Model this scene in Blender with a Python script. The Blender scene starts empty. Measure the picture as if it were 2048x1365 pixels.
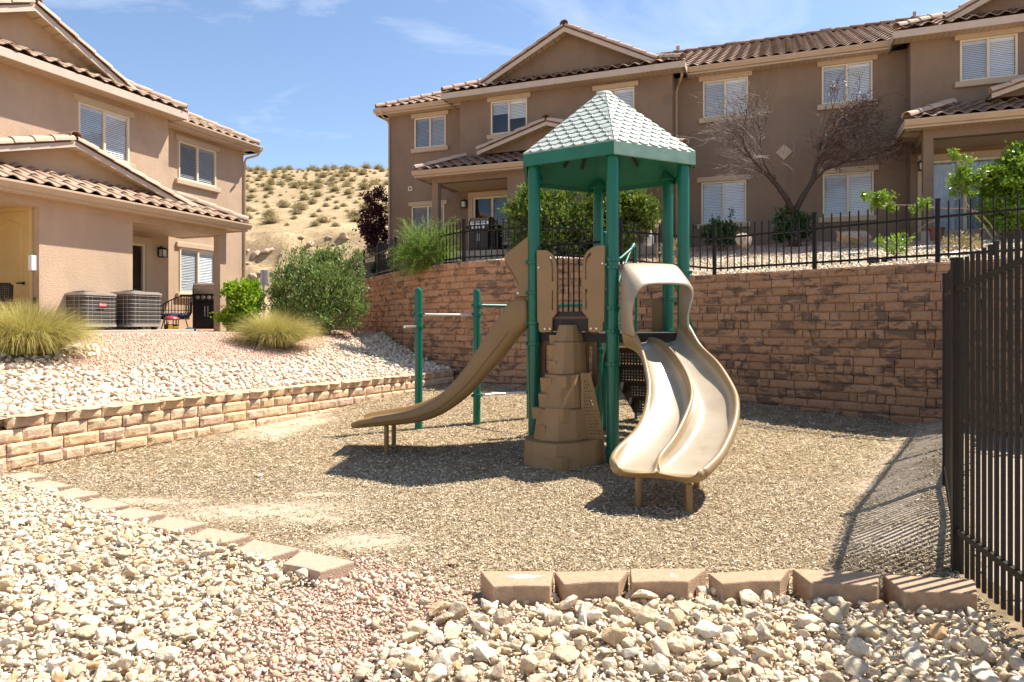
import bpy, bmesh, math, random
import numpy as np
from mathutils import Vector, Matrix, noise

S = bpy.context.scene
R = math.radians
rng = np.random.default_rng(7)
random.seed(7)

# ------------------------------------------------------------------ camera, sky, sun, exposure
FPX, CX, HY, CAMZ = 1365.33, 1024.0, 648.0, 1.46
cam = bpy.data.objects.new('camera', bpy.data.cameras.new('camera'))
S.collection.objects.link(cam)
cam.location = (0, 0, CAMZ)
cam.rotation_euler = (R(90), 0, 0)
cam.data.lens = 24.0
cam.data.sensor_width = 36.0
cam.data.shift_y = -(682.5 - HY) / 2048.0
cam.data.clip_start = 0.05
cam.data.clip_end = 2000
S.camera = cam

SUN_AZ = math.atan2(0.906, 0.423)      # clockwise from +Y
SUN_EL = R(57)
W = bpy.data.worlds.new('World'); S.world = W; W.use_nodes = True
wn = W.node_tree.nodes; wl = W.node_tree.links; wn.clear()
sky = wn.new('ShaderNodeTexSky'); sky.sky_type = 'NISHITA'; sky.sun_disc = False
sky.sun_elevation = SUN_EL; sky.sun_rotation = SUN_AZ
sky.air_density = 1.0; sky.dust_density = 1.0; sky.ozone_density = 1.5; sky.altitude = 900
bg = wn.new('ShaderNodeBackground'); bg.inputs['Strength'].default_value = 0.10
wo = wn.new('ShaderNodeOutputWorld')
tc = wn.new('ShaderNodeTexCoord')
mp = wn.new('ShaderNodeMapping'); mp.inputs['Rotation'].default_value = (0.25, 0.35, 0.5); mp.inputs['Scale'].default_value = (1.3, 5.5, 7.0)
nz = wn.new('ShaderNodeTexNoise'); nz.inputs['Scale'].default_value = 1.3; nz.inputs['Detail'].default_value = 9; nz.inputs['Roughness'].default_value = 0.62; nz.inputs['Distortion'].default_value = 0.6
rp = wn.new('ShaderNodeValToRGB'); rp.color_ramp.elements[0].position = 0.51; rp.color_ramp.elements[1].position = 0.80
rp.color_ramp.elements[0].color = (0, 0, 0, 1); rp.color_ramp.elements[1].color = (0.6, 0.6, 0.6, 1)
mx = wn.new('ShaderNodeMix'); mx.data_type = 'RGBA'
wl.new(tc.outputs['Generated'], mp.inputs['Vector']); wl.new(mp.outputs['Vector'], nz.inputs['Vector'])
wl.new(nz.outputs['Fac'], rp.inputs['Fac']); wl.new(rp.outputs['Color'], mx.inputs['Factor'])
wl.new(sky.outputs['Color'], mx.inputs[6]); mx.inputs[7].default_value = (5.6, 6.0, 6.6, 1)
wl.new(mx.outputs[2], bg.inputs['Color']); wl.new(bg.outputs['Background'], wo.inputs['Surface'])

sd = bpy.data.lights.new('sun', 'SUN'); sd.energy = 5.0; sd.angle = R(0.53); sd.color = (1.0, 0.945, 0.86)
so = bpy.data.objects.new('sun', sd); S.collection.objects.link(so)
sv = Vector((math.sin(SUN_AZ) * math.cos(SUN_EL), math.cos(SUN_AZ) * math.cos(SUN_EL), math.sin(SUN_EL)))
so.rotation_euler = sv.to_track_quat('Z', 'Y').to_euler()
so.location = (20, 12, 34)

S.view_settings.view_transform = 'Standard'; S.view_settings.look = 'None'
S.view_settings.exposure = 1.06; S.view_settings.gamma = 1.0
S.cycles.use_denoising = True
S.cycles.max_bounces = 8; S.cycles.transparent_max_bounces = 12

# ------------------------------------------------------------------ helpers
COL = S.collection
def gp(px, py, z=0.0):
    """ground point seen at a pixel of the photograph, on the level z"""
    d = (CAMZ - z) * FPX / (py - HY)
    return Vector(((px - CX) / FPX * d, d, z))
def at(px, py, d):
    return Vector(((px - CX) / FPX * d, d, CAMZ + (HY - py) / FPX * d))
def sstep(a, b, x):
    t = np.clip((x - a) / (b - a), 0, 1)
    return t * t * (3 - 2 * t)

def tag(o, label=None, cat=None, group=None, kind=None):
    if label: o['label'] = label
    if cat: o['category'] = cat
    if group: o['group'] = group
    if kind: o['kind'] = kind
    return o
def empty(name, loc=(0, 0, 0), rz=0.0, label=None, cat=None, group=None):
    o = bpy.data.objects.new(name, None); COL.objects.link(o)
    o.location = loc; o.rotation_euler = (0, 0, rz); o.empty_display_size = 0.2
    return tag(o, label, cat, group)
def copy_tree(o, parent=None):
    c = o.copy(); COL.objects.link(c); c.parent = parent
    for ch in list(o.children): copy_tree(ch, c)
    return c
def link_mesh(name, me, mat, parent=None, smooth=False):
    o = bpy.data.objects.new(name, me); COL.objects.link(o)
    if mat is not None: me.materials.append(mat)
    if smooth: me.polygons.foreach_set('use_smooth', [True] * len(me.polygons))
    if parent is not None: o.parent = parent
    return o
def np_mesh(name, V, F, mat, parent=None, smooth=False):
    """mesh from (n,3) vertices and (m,k) faces"""
    V = np.asarray(V, np.float32).reshape(-1, 3); F = np.asarray(F, np.int32)
    me = bpy.data.meshes.new(name)
    m, k = F.shape
    me.vertices.add(len(V)); me.vertices.foreach_set('co', V.ravel())
    me.loops.add(m * k); me.loops.foreach_set('vertex_index', F.ravel())
    me.polygons.add(m); me.polygons.foreach_set('loop_start', np.arange(0, m * k, k, dtype=np.int32))
    me.update(calc_edges=True); me.validate()
    return link_mesh(name, me, mat, parent, smooth)

class MB:
    def __init__(s): s.v = []; s.f = []
    def add(s, vs, fs):
        b = len(s.v); s.v.extend([tuple(v) for v in vs]); s.f.extend([tuple(i + b for i in f) for f in fs])
    def box(s, x0, x1, y0, y1, z0, z1, M=None):
        vs = [(x0, y0, z0), (x1, y0, z0), (x1, y1, z0), (x0, y1, z0), (x0, y0, z1), (x1, y0, z1), (x1, y1, z1), (x0, y1, z1)]
        if M is not None: vs = [M @ Vector(v) for v in vs]
        s.add(vs, [(0, 3, 2, 1), (4, 5, 6, 7), (0, 1, 5, 4), (1, 2, 6, 5), (2, 3, 7, 6), (3, 0, 4, 7)])
    def prism(s, poly, ext, M=None):
        """poly: 3-D points of a planar outline, ext: extrusion vector"""
        n = len(poly); ext = Vector(ext)
        vs = [Vector(p) for p in poly]; vs = vs + [v + ext for v in vs]
        if M is not None: vs = [M @ v for v in vs]
        s.add(vs, [tuple(range(n))[::-1], tuple(range(n, 2 * n))] + [(i, (i + 1) % n, n + (i + 1) % n, n + i) for i in range(n)])
    def tube(s, pts, r, seg=8, cap=True):
        pts = [Vector(p) for p in pts]; n = len(pts)
        rs = r if isinstance(r, (list, tuple)) else [r] * n
        t0 = (pts[1] - pts[0]).normalized()
        up = Vector((0, 0, 1)) if abs(t0.z) < 0.9 else Vector((1, 0, 0))
        a = t0.cross(up).normalized()
        vs = []
        for i, p in enumerate(pts):
            t = (pts[min(i + 1, n - 1)] - pts[max(i - 1, 0)])
            t = t.normalized() if t.length > 1e-9 else t0
            a = (a - t * a.dot(t)); a = a.normalized() if a.length > 1e-6 else t.orthogonal().normalized()
            b = t.cross(a)
            for k in range(seg):
                th = 2 * math.pi * k / seg
                vs.append(p + (a * math.cos(th) + b * math.sin(th)) * rs[i])
        fs = [(i * seg + k, i * seg + (k + 1) % seg, (i + 1) * seg + (k + 1) % seg, (i + 1) * seg + k) for i in range(n - 1) for k in range(seg)]
        if cap: fs += [tuple(range(seg))[::-1], tuple(range((n - 1) * seg, n * seg))]
        s.add(vs, fs)
    def lathe(s, c, prof, seg=24):
        """prof: (r,z) list, axis vertical through c"""
        vs = [(c[0] + r * math.cos(2 * math.pi * k / seg), c[1] + r * math.sin(2 * math.pi * k / seg), c[2] + z) for r, z in prof for k in range(seg)]
        n = len(prof)
        fs = [(i * seg + k, i * seg + (k + 1) % seg, (i + 1) * seg + (k + 1) % seg, (i + 1) * seg + k) for i in range(n - 1) for k in range(seg)]
        fs += [tuple(range(seg))[::-1], tuple(range((n - 1) * seg, n * seg))]
        s.add(vs, fs)
    def build(s, name, mat, parent=None, smooth=False, bevel=0, solid=0, sub=0, auto=False):
        me = bpy.data.meshes.new(name); me.from_pydata(s.v, [], s.f); me.update()
        bm = bmesh.new(); bm.from_mesh(me); bmesh.ops.recalc_face_normals(bm, faces=bm.faces); bm.to_mesh(me); bm.free()
        o = link_mesh(name, me, mat, parent, smooth)
        if solid:
            m = o.modifiers.new('solid', 'SOLIDIFY'); m.thickness = solid; m.offset = 0
        if bevel:
            m = o.modifiers.new('bevel', 'BEVEL'); m.width = bevel; m.segments = 2; m.limit_method = 'ANGLE'; m.angle_limit = R(40)
            m.harden_normals = False
        if sub:
            m = o.modifiers.new('sub', 'SUBSURF'); m.levels = sub; m.render_levels = sub
        if auto:
            me.polygons.foreach_set('use_smooth', [True] * len(me.polygons))
            sharp = math.cos(R(35))
            bm = bmesh.new(); bm.from_mesh(me)
            for e in bm.edges:
                if len(e.link_faces) == 2 and e.link_faces[0].normal.dot(e.link_faces[1].normal) < sharp: e.smooth = False
            bm.to_mesh(me); bm.free()
        return o

def plate(name, outer, holes, M, th, mat, parent, bevel=0.006):
    """flat plate with holes: 2-D outlines, M places its plane"""
    cu = bpy.data.curves.new('tmp', 'CURVE'); cu.dimensions = '2D'; cu.fill_mode = 'BOTH'
    cu.extrude = th / 2; cu.bevel_depth = bevel; cu.bevel_resolution = 1
    for o in [outer] + holes:
        sp = cu.splines.new('POLY'); sp.points.add(len(o) - 1); sp.use_cyclic_u = True
        for p, q in zip(sp.points, o): p.co = (q[0], q[1], 0, 1)
    ob = bpy.data.objects.new('tmp', cu); COL.objects.link(ob)
    dg = bpy.context.evaluated_depsgraph_get(); dg.update()
    me = bpy.data.meshes.new_from_object(ob.evaluated_get(dg))
    bpy.data.objects.remove(ob); bpy.data.curves.remove(cu)
    me.transform(M); me.name = name; me.materials.clear()
    return link_mesh(name, me, mat, parent)

def cr(pts, n):
    """Catmull-Rom through points, n samples, even in parameter"""
    P = np.asarray(pts, float); k = len(P)
    Q = np.vstack([2 * P[0] - P[1], P, 2 * P[-1] - P[-2]])
    out = []
    for u in np.linspace(0, k - 1 - 1e-9, n):
        i = int(u); t = u - i; a, b, c, d = Q[i], Q[i + 1], Q[i + 2], Q[i + 3]
        out.append(0.5 * (2 * b + (c - a) * t + (2 * a - 5 * b + 4 * c - d) * t * t + (3 * b - a - 3 * c + d) * t ** 3))
    return np.array(out)
class Path:
    """arc-length path in plan"""
    def __init__(s, pts):
        s.P = cr(pts, 400); seg = np.linalg.norm(np.diff(s.P, axis=0), axis=1)
        s.S = np.concatenate([[0], np.cumsum(seg)]); s.len = s.S[-1]
    def p(s, t): return np.array([np.interp(t, s.S, s.P[:, 0]), np.interp(t, s.S, s.P[:, 1])])
    def tan(s, t):
        d = s.p(min(t + .05, s.len)) - s.p(max(t - .05, 0)); return d / np.linalg.norm(d)
    def near(s, x, y):
        i = np.argmin((s.P[:, 0] - x) ** 2 + (s.P[:, 1] - y) ** 2); return s.S[i]
    def dist(s, X, Y):
        d = np.full(np.shape(X), 1e9)
        for a in s.P[::4]: d = np.minimum(d, (X - a[0]) ** 2 + (Y - a[1]) ** 2)
        return np.sqrt(d)
def inpoly(X, Y, poly):
    X = np.asarray(X); Y = np.asarray(Y); c = np.zeros(X.shape, bool); n = len(poly)
    for i in range(n):
        x0, y0 = poly[i][:2]; x1, y1 = poly[(i + 1) % n][:2]
        if y0 == y1: continue
        c ^= ((y0 > Y) != (y1 > Y)) & (X < (x1 - x0) * (Y - y0) / (y1 - y0) + x0)
    return c

# ------------------------------------------------------------------ materials
def new_mat(name):
    m = bpy.data.materials.new(name); m.use_nodes = True
    n = m.node_tree.nodes; b = n['Principled BSDF']
    return m, n, m.node_tree.links, b
def node(n, t, **kw):
    o = n.new(t)
    for k, v in kw.items():
        if k in o.inputs: o.inputs[k].default_value = v
        else: setattr(o, k, v)
    return o
def ramp(n, stops):
    r = n.new('ShaderNodeValToRGB'); e = r.color_ramp.elements
    while len(e) < len(stops): e.new(0.5)
    for k, (p, c) in enumerate(stops): e[k].position = p; e[k].color = tuple(c) + (1,)
    return r
def pm(name, c, rough=0.7, var=0.12, scale=4.0, bump=0.0, bscale=60.0, metal=0.0, spec=0.4, coat=0.0, detail=6, c2=None, dirt=None, streak=0.0):
    """plain painted / cast surface with mottling and fine relief"""
    m, n, l, b = new_mat(name)
    t = n.new('ShaderNodeTexCoord')
    z = node(n, 'ShaderNodeTexNoise', Scale=scale, Detail=detail, Roughness=0.6); l.new(t.outputs['Object'], z.inputs['Vector'])
    lo = c2 if c2 else tuple(x * (1 - var) for x in c); hi = tuple(min(1, x * (1 + var)) for x in c)
    r = ramp(n, [(0.32, lo), (0.68, hi)]); l.new(z.outputs['Fac'], r.inputs['Fac'])
    col = r.outputs['Color']
    if dirt:
        z2 = node(n, 'ShaderNodeTexNoise', Scale=dirt[1], Detail=8, Roughness=0.7); l.new(t.outputs['Object'], z2.inputs['Vector'])
        r2 = ramp(n, [(dirt[2], (0, 0, 0)), (dirt[2] + 0.18, (1, 1, 1))]); l.new(z2.outputs['Fac'], r2.inputs['Fac'])
        mx = n.new('ShaderNodeMix'); mx.data_type = 'RGBA'; l.new(r2.outputs['Color'], mx.inputs['Factor']); l.new(col, mx.inputs[6]); mx.inputs[7].default_value = tuple(dirt[0]) + (1,)
        col = mx.outputs[2]
    if streak:
        mpp = n.new('ShaderNodeMapping'); mpp.inputs['Scale'].default_value = (1.5, 1.5, .2); l.new(t.outputs['Object'], mpp.inputs['Vector'])
        z4 = node(n, 'ShaderNodeTexNoise', Scale=1.6, Detail=7, Roughness=0.65); l.new(mpp.outputs['Vector'], z4.inputs['Vector'])
        r4 = ramp(n, [(.36, (1 - streak,) * 3), (.60, (1.03, 1.03, 1.03))]); l.new(z4.outputs['Fac'], r4.inputs['Fac'])
        m4 = n.new('ShaderNodeMix'); m4.data_type = 'RGBA'; m4.blend_type = 'MULTIPLY'; m4.inputs['Factor'].default_value = 1; l.new(col, m4.inputs[6]); l.new(r4.outputs['Color'], m4.inputs[7]); col = m4.outputs[2]
    l.new(col, b.inputs['Base Color'])
    b.inputs['Roughness'].default_value = rough; b.inputs['Metallic'].default_value = metal
    b.inputs['Specular IOR Level'].default_value = spec; b.inputs['Coat Weight'].default_value = coat
    if bump:
        z3 = node(n, 'ShaderNodeTexNoise', Scale=bscale, Detail=4, Roughness=0.6); l.new(t.outputs['Object'], z3.inputs['Vector'])
        bp = node(n, 'ShaderNodeBump', Strength=bump, Distance=0.02); l.new(z3.outputs['Fac'], bp.inputs['Height']); l.new(bp.outputs['Normal'], b.inputs['Normal'])
    return m
def island_mat(name, cols, rough=0.85, blotch=None, bump=0.4, bscale=40, spec=0.2, dscale=14, jit=0.25, obj=False):
    """each loose piece of the mesh gets its own tint; blotch = (colour, scale, threshold)"""
    m, n, l, b = new_mat(name)
    g = n.new('ShaderNodeNewGeometry'); t = n.new('ShaderNodeTexCoord')
    k = len(cols); r = ramp(n, [(i / max(k - 1, 1), c) for i, c in enumerate(cols)])
    rnd = n.new('ShaderNodeObjectInfo').outputs['Random'] if obj else g.outputs['Random Per Island']
    l.new(rnd, r.inputs['Fac'])
    z = node(n, 'ShaderNodeTexNoise', Scale=dscale, Detail=7, Roughness=0.65); l.new(t.outputs['Object'], z.inputs['Vector'])
    mr = node(n, 'ShaderNodeMapRange'); mr.inputs[3].default_value = 1 - jit; mr.inputs[4].default_value = 1 + jit
    mr.inputs[1].default_value = 0.3; mr.inputs[2].default_value = 0.7
    l.new(z.outputs['Fac'], mr.inputs[0])
    mu = n.new('ShaderNodeMix'); mu.data_type = 'RGBA'; mu.blend_type = 'MULTIPLY'; mu.inputs['Factor'].default_value = 1
    l.new(r.outputs['Color'], mu.inputs[6]); l.new(mr.outputs[0], mu.inputs[7]); col = mu.outputs[2]
    if blotch:
        z2 = node(n, 'ShaderNodeTexNoise', Scale=blotch[1], Detail=6, Roughness=0.68, Distortion=0.3)
        mpp = n.new('ShaderNodeMapping'); mpp.inputs['Scale'].default_value = (1, 1, 2.4 if len(blotch) > 3 else 1); l.new(t.outputs['Object'], mpp.inputs['Vector']); l.new(mpp.outputs['Vector'], z2.inputs['Vector'])
        ad = n.new('ShaderNodeMath'); ad.operation = 'ADD'; l.new(z2.outputs['Fac'], ad.inputs[0])
        r3 = node(n, 'ShaderNodeMapRange'); r3.inputs[3].default_value = -0.065; r3.inputs[4].default_value = 0.065
        w = n.new('ShaderNodeTexWhiteNoise'); w.noise_dimensions = '1D'; l.new(rnd, w.inputs['W'])
        l.new(w.outputs['Value'], r3.inputs[0]); l.new(r3.outputs[0], ad.inputs[1])
        r2 = ramp(n, [(blotch[2], (0, 0, 0)), (blotch[2] + 0.035, (1, 1, 1))]); l.new(ad.outputs[0], r2.inputs['Fac'])
        mx = n.new('ShaderNodeMix'); mx.data_type = 'RGBA'; l.new(r2.outputs['Color'], mx.inputs['Factor']); l.new(col, mx.inputs[6]); mx.inputs[7].default_value = tuple(blotch[0]) + (1,)
        col = mx.outputs[2]
    l.new(col, b.inputs['Base Color']); b.inputs['Roughness'].default_value = rough; b.inputs['Specular IOR Level'].default_value = spec
    if bump:
        z3 = node(n, 'ShaderNodeTexNoise', Scale=bscale, Detail=6, Roughness=0.7); l.new(t.outputs['Object'], z3.inputs['Vector'])
        bp = node(n, 'ShaderNodeBump', Strength=bump, Distance=0.02); l.new(z3.outputs['Fac'], bp.inputs['Height']); l.new(bp.outputs['Normal'], b.inputs['Normal'])
    return m
def leaf_mat(name, cols, trans=0.35, rough=0.5, spec=0.35):
    m, n, l, b = new_mat(name)
    g = n.new('ShaderNodeNewGeometry'); k = len(cols)
    r = ramp(n, [(i / max(k - 1, 1), c) for i, c in enumerate(cols)]); l.new(g.outputs['Random Per Island'], r.inputs['Fac'])
    l.new(r.outputs['Color'], b.inputs['Base Color']); b.inputs['Roughness'].default_value = rough; b.inputs['Specular IOR Level'].default_value = spec
    tr = n.new('ShaderNodeBsdfTranslucent'); l.new(r.outputs['Color'], tr.inputs['Color'])
    ms = n.new('ShaderNodeMixShader'); ms.inputs[0].default_value = trans
    out = n['Material Output']; l.new(b.outputs[0], ms.inputs[1]); l.new(tr.outputs[0], ms.inputs[2]); l.new(ms.outputs[0], out.inputs['Surface'])
    return m
def glass_mat(name, tint, refl):
    m, n, l, b = new_mat(name)
    tp = n.new('ShaderNodeBsdfTransparent'); tp.inputs[0].default_value = tuple(tint) + (1,)
    gl = n.new('ShaderNodeBsdfGlossy'); gl.inputs['Roughness'].default_value = 0.015
    fr = n.new('ShaderNodeLayerWeight'); fr.inputs[0].default_value = 0.5
    pw = n.new('ShaderNodeMath'); pw.operation = 'POWER'; l.new(fr.outputs['Facing'], pw.inputs[0]); pw.inputs[1].default_value = 4.5
    ad = n.new('ShaderNodeMath'); ad.operation = 'ADD'; ad.use_clamp = True; l.new(pw.outputs[0], ad.inputs[0]); ad.inputs[1].default_value = refl
    ms = n.new('ShaderNodeMixShader'); l.new(ad.outputs[0], ms.inputs[0]); l.new(tp.outputs[0], ms.inputs[1]); l.new(gl.outputs[0], ms.inputs[2])
    l.new(ms.outputs[0], n['Material Output'].inputs['Surface'])
    return m
def groove_mat(name, c, axis, pitch, rough=0.6, dark=0.45):
    """boards with narrow grooves along an object axis"""
    m, n, l, b = new_mat(name)
    t = n.new('ShaderNodeTexCoord'); sp = n.new('ShaderNodeSeparateXYZ'); l.new(t.outputs['Object'], sp.inputs[0])
    mu = n.new('ShaderNodeMath'); mu.operation = 'MULTIPLY'; mu.inputs[1].default_value = 1 / pitch; l.new(sp.outputs[axis], mu.inputs[0])
    fr = n.new('ShaderNodeMath'); fr.operation = 'FRACT'; l.new(mu.outputs[0], fr.inputs[0])
    r = ramp(n, [(0.0, tuple(x * dark for x in c)), (0.06, tuple(x * dark for x in c)), (0.1, c), (1, c)]); l.new(fr.outputs[0], r.inputs['Fac'])
    l.new(r.outputs['Color'], b.inputs['Base Color']); b.inputs['Roughness'].default_value = rough
    return m

M = {}
M['stucco'] = pm('stucco', (0.268, 0.188, 0.130), 0.95, 0.10, 0.9, 0.7, 50, spec=0.1, streak=.075, dirt=((0.215, 0.15, 0.112), 0.7, 0.56))  # same stucco as the left house, darkened: facade shade put into the colour
M['stucco_sunlit'] = pm('stucco_sunlit', (0.50, 0.36, 0.25), 0.95, 0.09, 0.9, 0.7, 50, spec=0.1, streak=.05, dirt=((0.42, 0.30, 0.21), 0.7, 0.58))  # left house copy, lightened: its sunlight is put into the colour
M['trim'] = pm('trim_stucco', (0.52, 0.40, 0.28), 0.9, 0.06, 3, 0.3, 70, spec=0.15)
M['gutter'] = pm('gutter_paint', (0.50, 0.365, 0.245), 0.45, 0.05, 3)
M['fascia'] = pm('fascia_paint', (0.52, 0.42, 0.33), 0.55, 0.06, 4)
M['soffit_x'] = groove_mat('soffit_boards', (0.52, 0.40, 0.27), 0, 0.13)
M['soffit_y'] = groove_mat('soffit_boards_side', (0.52, 0.40, 0.27), 1, 0.13)
M['frame'] = pm('window_frame', (0.70, 0.60, 0.44), 0.5, 0.04, 3)
M['blind'] = pm('blind_slats', (0.86, 0.86, 0.85), 0.6, 0.04, 6)
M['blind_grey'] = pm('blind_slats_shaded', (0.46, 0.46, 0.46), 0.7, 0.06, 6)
M['glass'] = glass_mat('window_glass', (0.92, 0.94, 0.96), 0.06)
M['glass_dark'] = glass_mat('window_glass_screened', (0.76, 0.79, 0.82), 0.08)
M['room'] = pm('dark_room', (0.05, 0.045, 0.04), 0.9, 0.1, 2)
M['curtain'] = pm('curtain', (0.55, 0.6, 0.66), 0.9, 0.1, 5)
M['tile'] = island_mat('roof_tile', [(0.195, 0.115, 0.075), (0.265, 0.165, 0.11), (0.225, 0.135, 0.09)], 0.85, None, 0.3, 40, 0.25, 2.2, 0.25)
M['ridge_tile'] = island_mat('ridge_tile', [(0.46, 0.325, 0.24), (0.53, 0.39, 0.29), (0.41, 0.285, 0.205)], 0.85, None, 0.35, 45, 0.25, 4, 0.18)
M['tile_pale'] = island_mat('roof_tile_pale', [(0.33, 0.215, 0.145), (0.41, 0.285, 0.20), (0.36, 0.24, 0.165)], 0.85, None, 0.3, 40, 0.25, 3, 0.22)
M['door'] = pm('door_paint', (0.58, 0.42, 0.17), 0.5, 0.05, 3)
M['concrete'] = pm('concrete', (0.44, 0.37, 0.29), 0.9, 0.12, 5, 0.4, 50)
M['path_concrete'] = pm('path_concrete', (0.33, 0.265, 0.205), 0.9, 0.08, 3, 0.3, 60)
M['black_metal'] = pm('black_metal', (0.014, 0.012, 0.011), 0.45, 0.2, 8, spec=0.18)
M['bronze_metal'] = pm('bronze_metal', (0.024, 0.019, 0.015), 0.5, 0.2, 8, spec=0.25)
M['black_plastic'] = pm('black_plastic', (0.022, 0.022, 0.024), 0.5, 0.2, 8)
M['grey_metal'] = pm('grey_metal', (0.34, 0.34, 0.35), 0.4, 0.08, 6, metal=0.6)
M['steel'] = pm('steel', (0.6, 0.58, 0.55), 0.28, 0.05, 6, metal=0.9)
M['green'] = pm('green_paint', (0.001, 0.125, 0.075), 0.30, 0.10, 3, spec=0.4, coat=0.1, bump=0.02, bscale=30)
M['green_roof'] = pm('green_plastic', (0.012, 0.145, 0.092), 0.5, 0.15, 3)
M['green_pale'] = pm('pale_green_plastic', (0.22, 0.36, 0.28), 0.55, 0.18, 5, dirt=((0.06, 0.22, 0.15), 7, 0.56))
M['shingle'] = pm('bleached_shingle', (0.46, 0.50, 0.44), 0.55, 0.09, 5, spec=0.45)
M['shingle_gap'] = pm('shingle_gap', (0.30, 0.37, 0.31), 0.6, 0.1, 5)
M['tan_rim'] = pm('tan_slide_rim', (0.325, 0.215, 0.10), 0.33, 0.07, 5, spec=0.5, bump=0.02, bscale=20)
M['tan'] = pm('tan_plastic', (0.27, 0.155, 0.055), 0.38, 0.06, 4, spec=0.5, bump=0.03, bscale=25)
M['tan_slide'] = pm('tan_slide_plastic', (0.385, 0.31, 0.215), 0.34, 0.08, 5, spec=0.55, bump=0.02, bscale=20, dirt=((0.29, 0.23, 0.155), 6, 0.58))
M['tan_rock'] = pm('climber_plastic', (0.31, 0.185, 0.08), 0.55, 0.07, 5, bump=0.12, bscale=60)
M['brown'] = pm('brown_plastic', (0.105, 0.05, 0.018), 0.5, 0.12, 5)
M['deck'] = pm('deck_rubber', (0.035, 0.028, 0.024), 0.7, 0.15, 8)
M['block'] = island_mat('wall_block', [(0.45, 0.25, 0.145), (0.51, 0.295, 0.175), (0.40, 0.225, 0.13), (0.48, 0.27, 0.155)], 0.95, ((0.225, 0.14, 0.096), 3.6, 0.53, 1), 0.55, 60, 0.12, 18, 0.16)
M['block_low'] = island_mat('low_wall_block', [(0.66, 0.455, 0.27), (0.70, 0.50, 0.31), (0.60, 0.42, 0.29), (0.68, 0.46, 0.26)], 0.95, ((0.52, 0.36, 0.255), 6, 0.575), 0.9, 40, 0.12, 16, 0.2)
M['edging'] = island_mat('edging_block', [(0.47, 0.315, 0.20), (0.51, 0.35, 0.23)], 0.95, None, 0.7, 90, 0.12, 22, 0.18)
M['paver'] = island_mat('paver', [(0.54, 0.385, 0.275), (0.48, 0.33, 0.24), (0.57, 0.42, 0.30)], 0.95, None, 0.6, 90, 0.12, 22, 0.14)
LIME = [(0.72, 0.57, 0.38), (0.81, 0.70, 0.53), (0.60, 0.43, 0.26), (0.78, 0.63, 0.42), (0.55, 0.46, 0.35), (0.76, 0.64, 0.46), (0.60, 0.37, 0.18), (0.82, 0.71, 0.54), (0.68, 0.51, 0.31), (0.84, 0.75, 0.60), (0.50, 0.37, 0.25), (0.74, 0.59, 0.39)]
M['lime'] = island_mat('limestone', LIME, 0.95, ((0.62, 0.44, 0.26), 11, 0.63), 0.9, 30, 0.12, 26, 0.2)
M['lime_big'] = island_mat('limestone_large', LIME, 0.95, ((0.62, 0.44, 0.26), 1.3, 0.62), 0.9, 2.6, 0.12, 2.2, 0.2, True)
M['lime_far'] = island_mat('limestone_far', [(0.76, 0.63, 0.46), (0.84, 0.73, 0.56), (0.64, 0.50, 0.34), (0.80, 0.66, 0.47), (0.60, 0.52, 0.41), (0.83, 0.72, 0.55)], 0.95, None, 0.6, 40, 0.12, 16, 0.2)
M['red_gravel'] = island_mat('red_gravel', [(0.58, 0.34, 0.245), (0.68, 0.45, 0.34), (0.50, 0.28, 0.205), (0.72, 0.56, 0.43), (0.61, 0.38, 0.285), (0.76, 0.63, 0.49), (0.64, 0.41, 0.30)], 0.95, None, 0.4, 60, 0.1, 30, 0.2)
M['chip'] = island_mat('wood_chip', [(0.585, 0.455, 0.295), (0.31, 0.23, 0.145), (0.67, 0.55, 0.38), (0.44, 0.335, 0.205), (0.12, 0.088, 0.06), (0.60, 0.465, 0.28), (0.81, 0.71, 0.55), (0.38, 0.28, 0.165), (0.20, 0.148, 0.096)], 0.95, None, 0, 40, 0.1, 25, 0.15)
M['sign_grey'] = pm('sign_back', (.5, .5, .52), .5, .05, 5)
M['pink_block'] = pm('pink_block', (.56, .39, .29), .95, .08, 9, .5, 60)
M['chalk'] = pm('chalk_dust', (0.72, 0.68, 0.62), 0.95, 0.05, 5)
M['bark'] = pm('bark', (0.075, 0.052, 0.042), 0.95, 0.35, 14, 0.8, 40)
M['twig'] = pm('twig', (0.20, 0.15, 0.125), 0.95, 0.3, 10)
M['twig_pale'] = pm('twig_pale', (0.36, 0.26, 0.17), 0.9, 0.2, 10)
# ------------------------------------------------------------------ plan of the place
BIG = Path([(-7.6, 27.0), (-6.3, 24.2), (-5.0, 21.0), (-3.95, 18.7), (-3.35, 17.4), (-2.6, 15.9), (-1.75, 14.65), (-1.2, 14.05), (-.63, 13.55), (.6, 13.1), (1.6, 12.95), (2.5, 12.65), (3.2, 12.1), (3.84, 11.5), (4.97, 10.35), (5.93, 9.4), (7.5, 7.8), (9.5, 5.8)])
LOW = Path([(-6.3, 5.2), (-5.5, 6.0), (-5.0, 6.72), (-4.72, 7.4), (-4.25, 8.25), (-3.5, 9.6), (-2.68, 10.95), (-1.95, 12.2), (-1.4, 13.2), (-1.12, 13.85)])
FENCE = [(2.12, 2.2), (2.585, 3.97), (3.56, 5.6), (6.15, 9.2)]
COURSE = 0.1357
def seg_dist(X, Y, a, b):
    ax, ay = a; bx, by = b; dx, dy = bx - ax, by - ay
    t = np.clip(((X - ax) * dx + (Y - ay) * dy) / (dx * dx + dy * dy), 0, 1)
    return np.hypot(X - ax - t * dx, Y - ay - t * dy)
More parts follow.
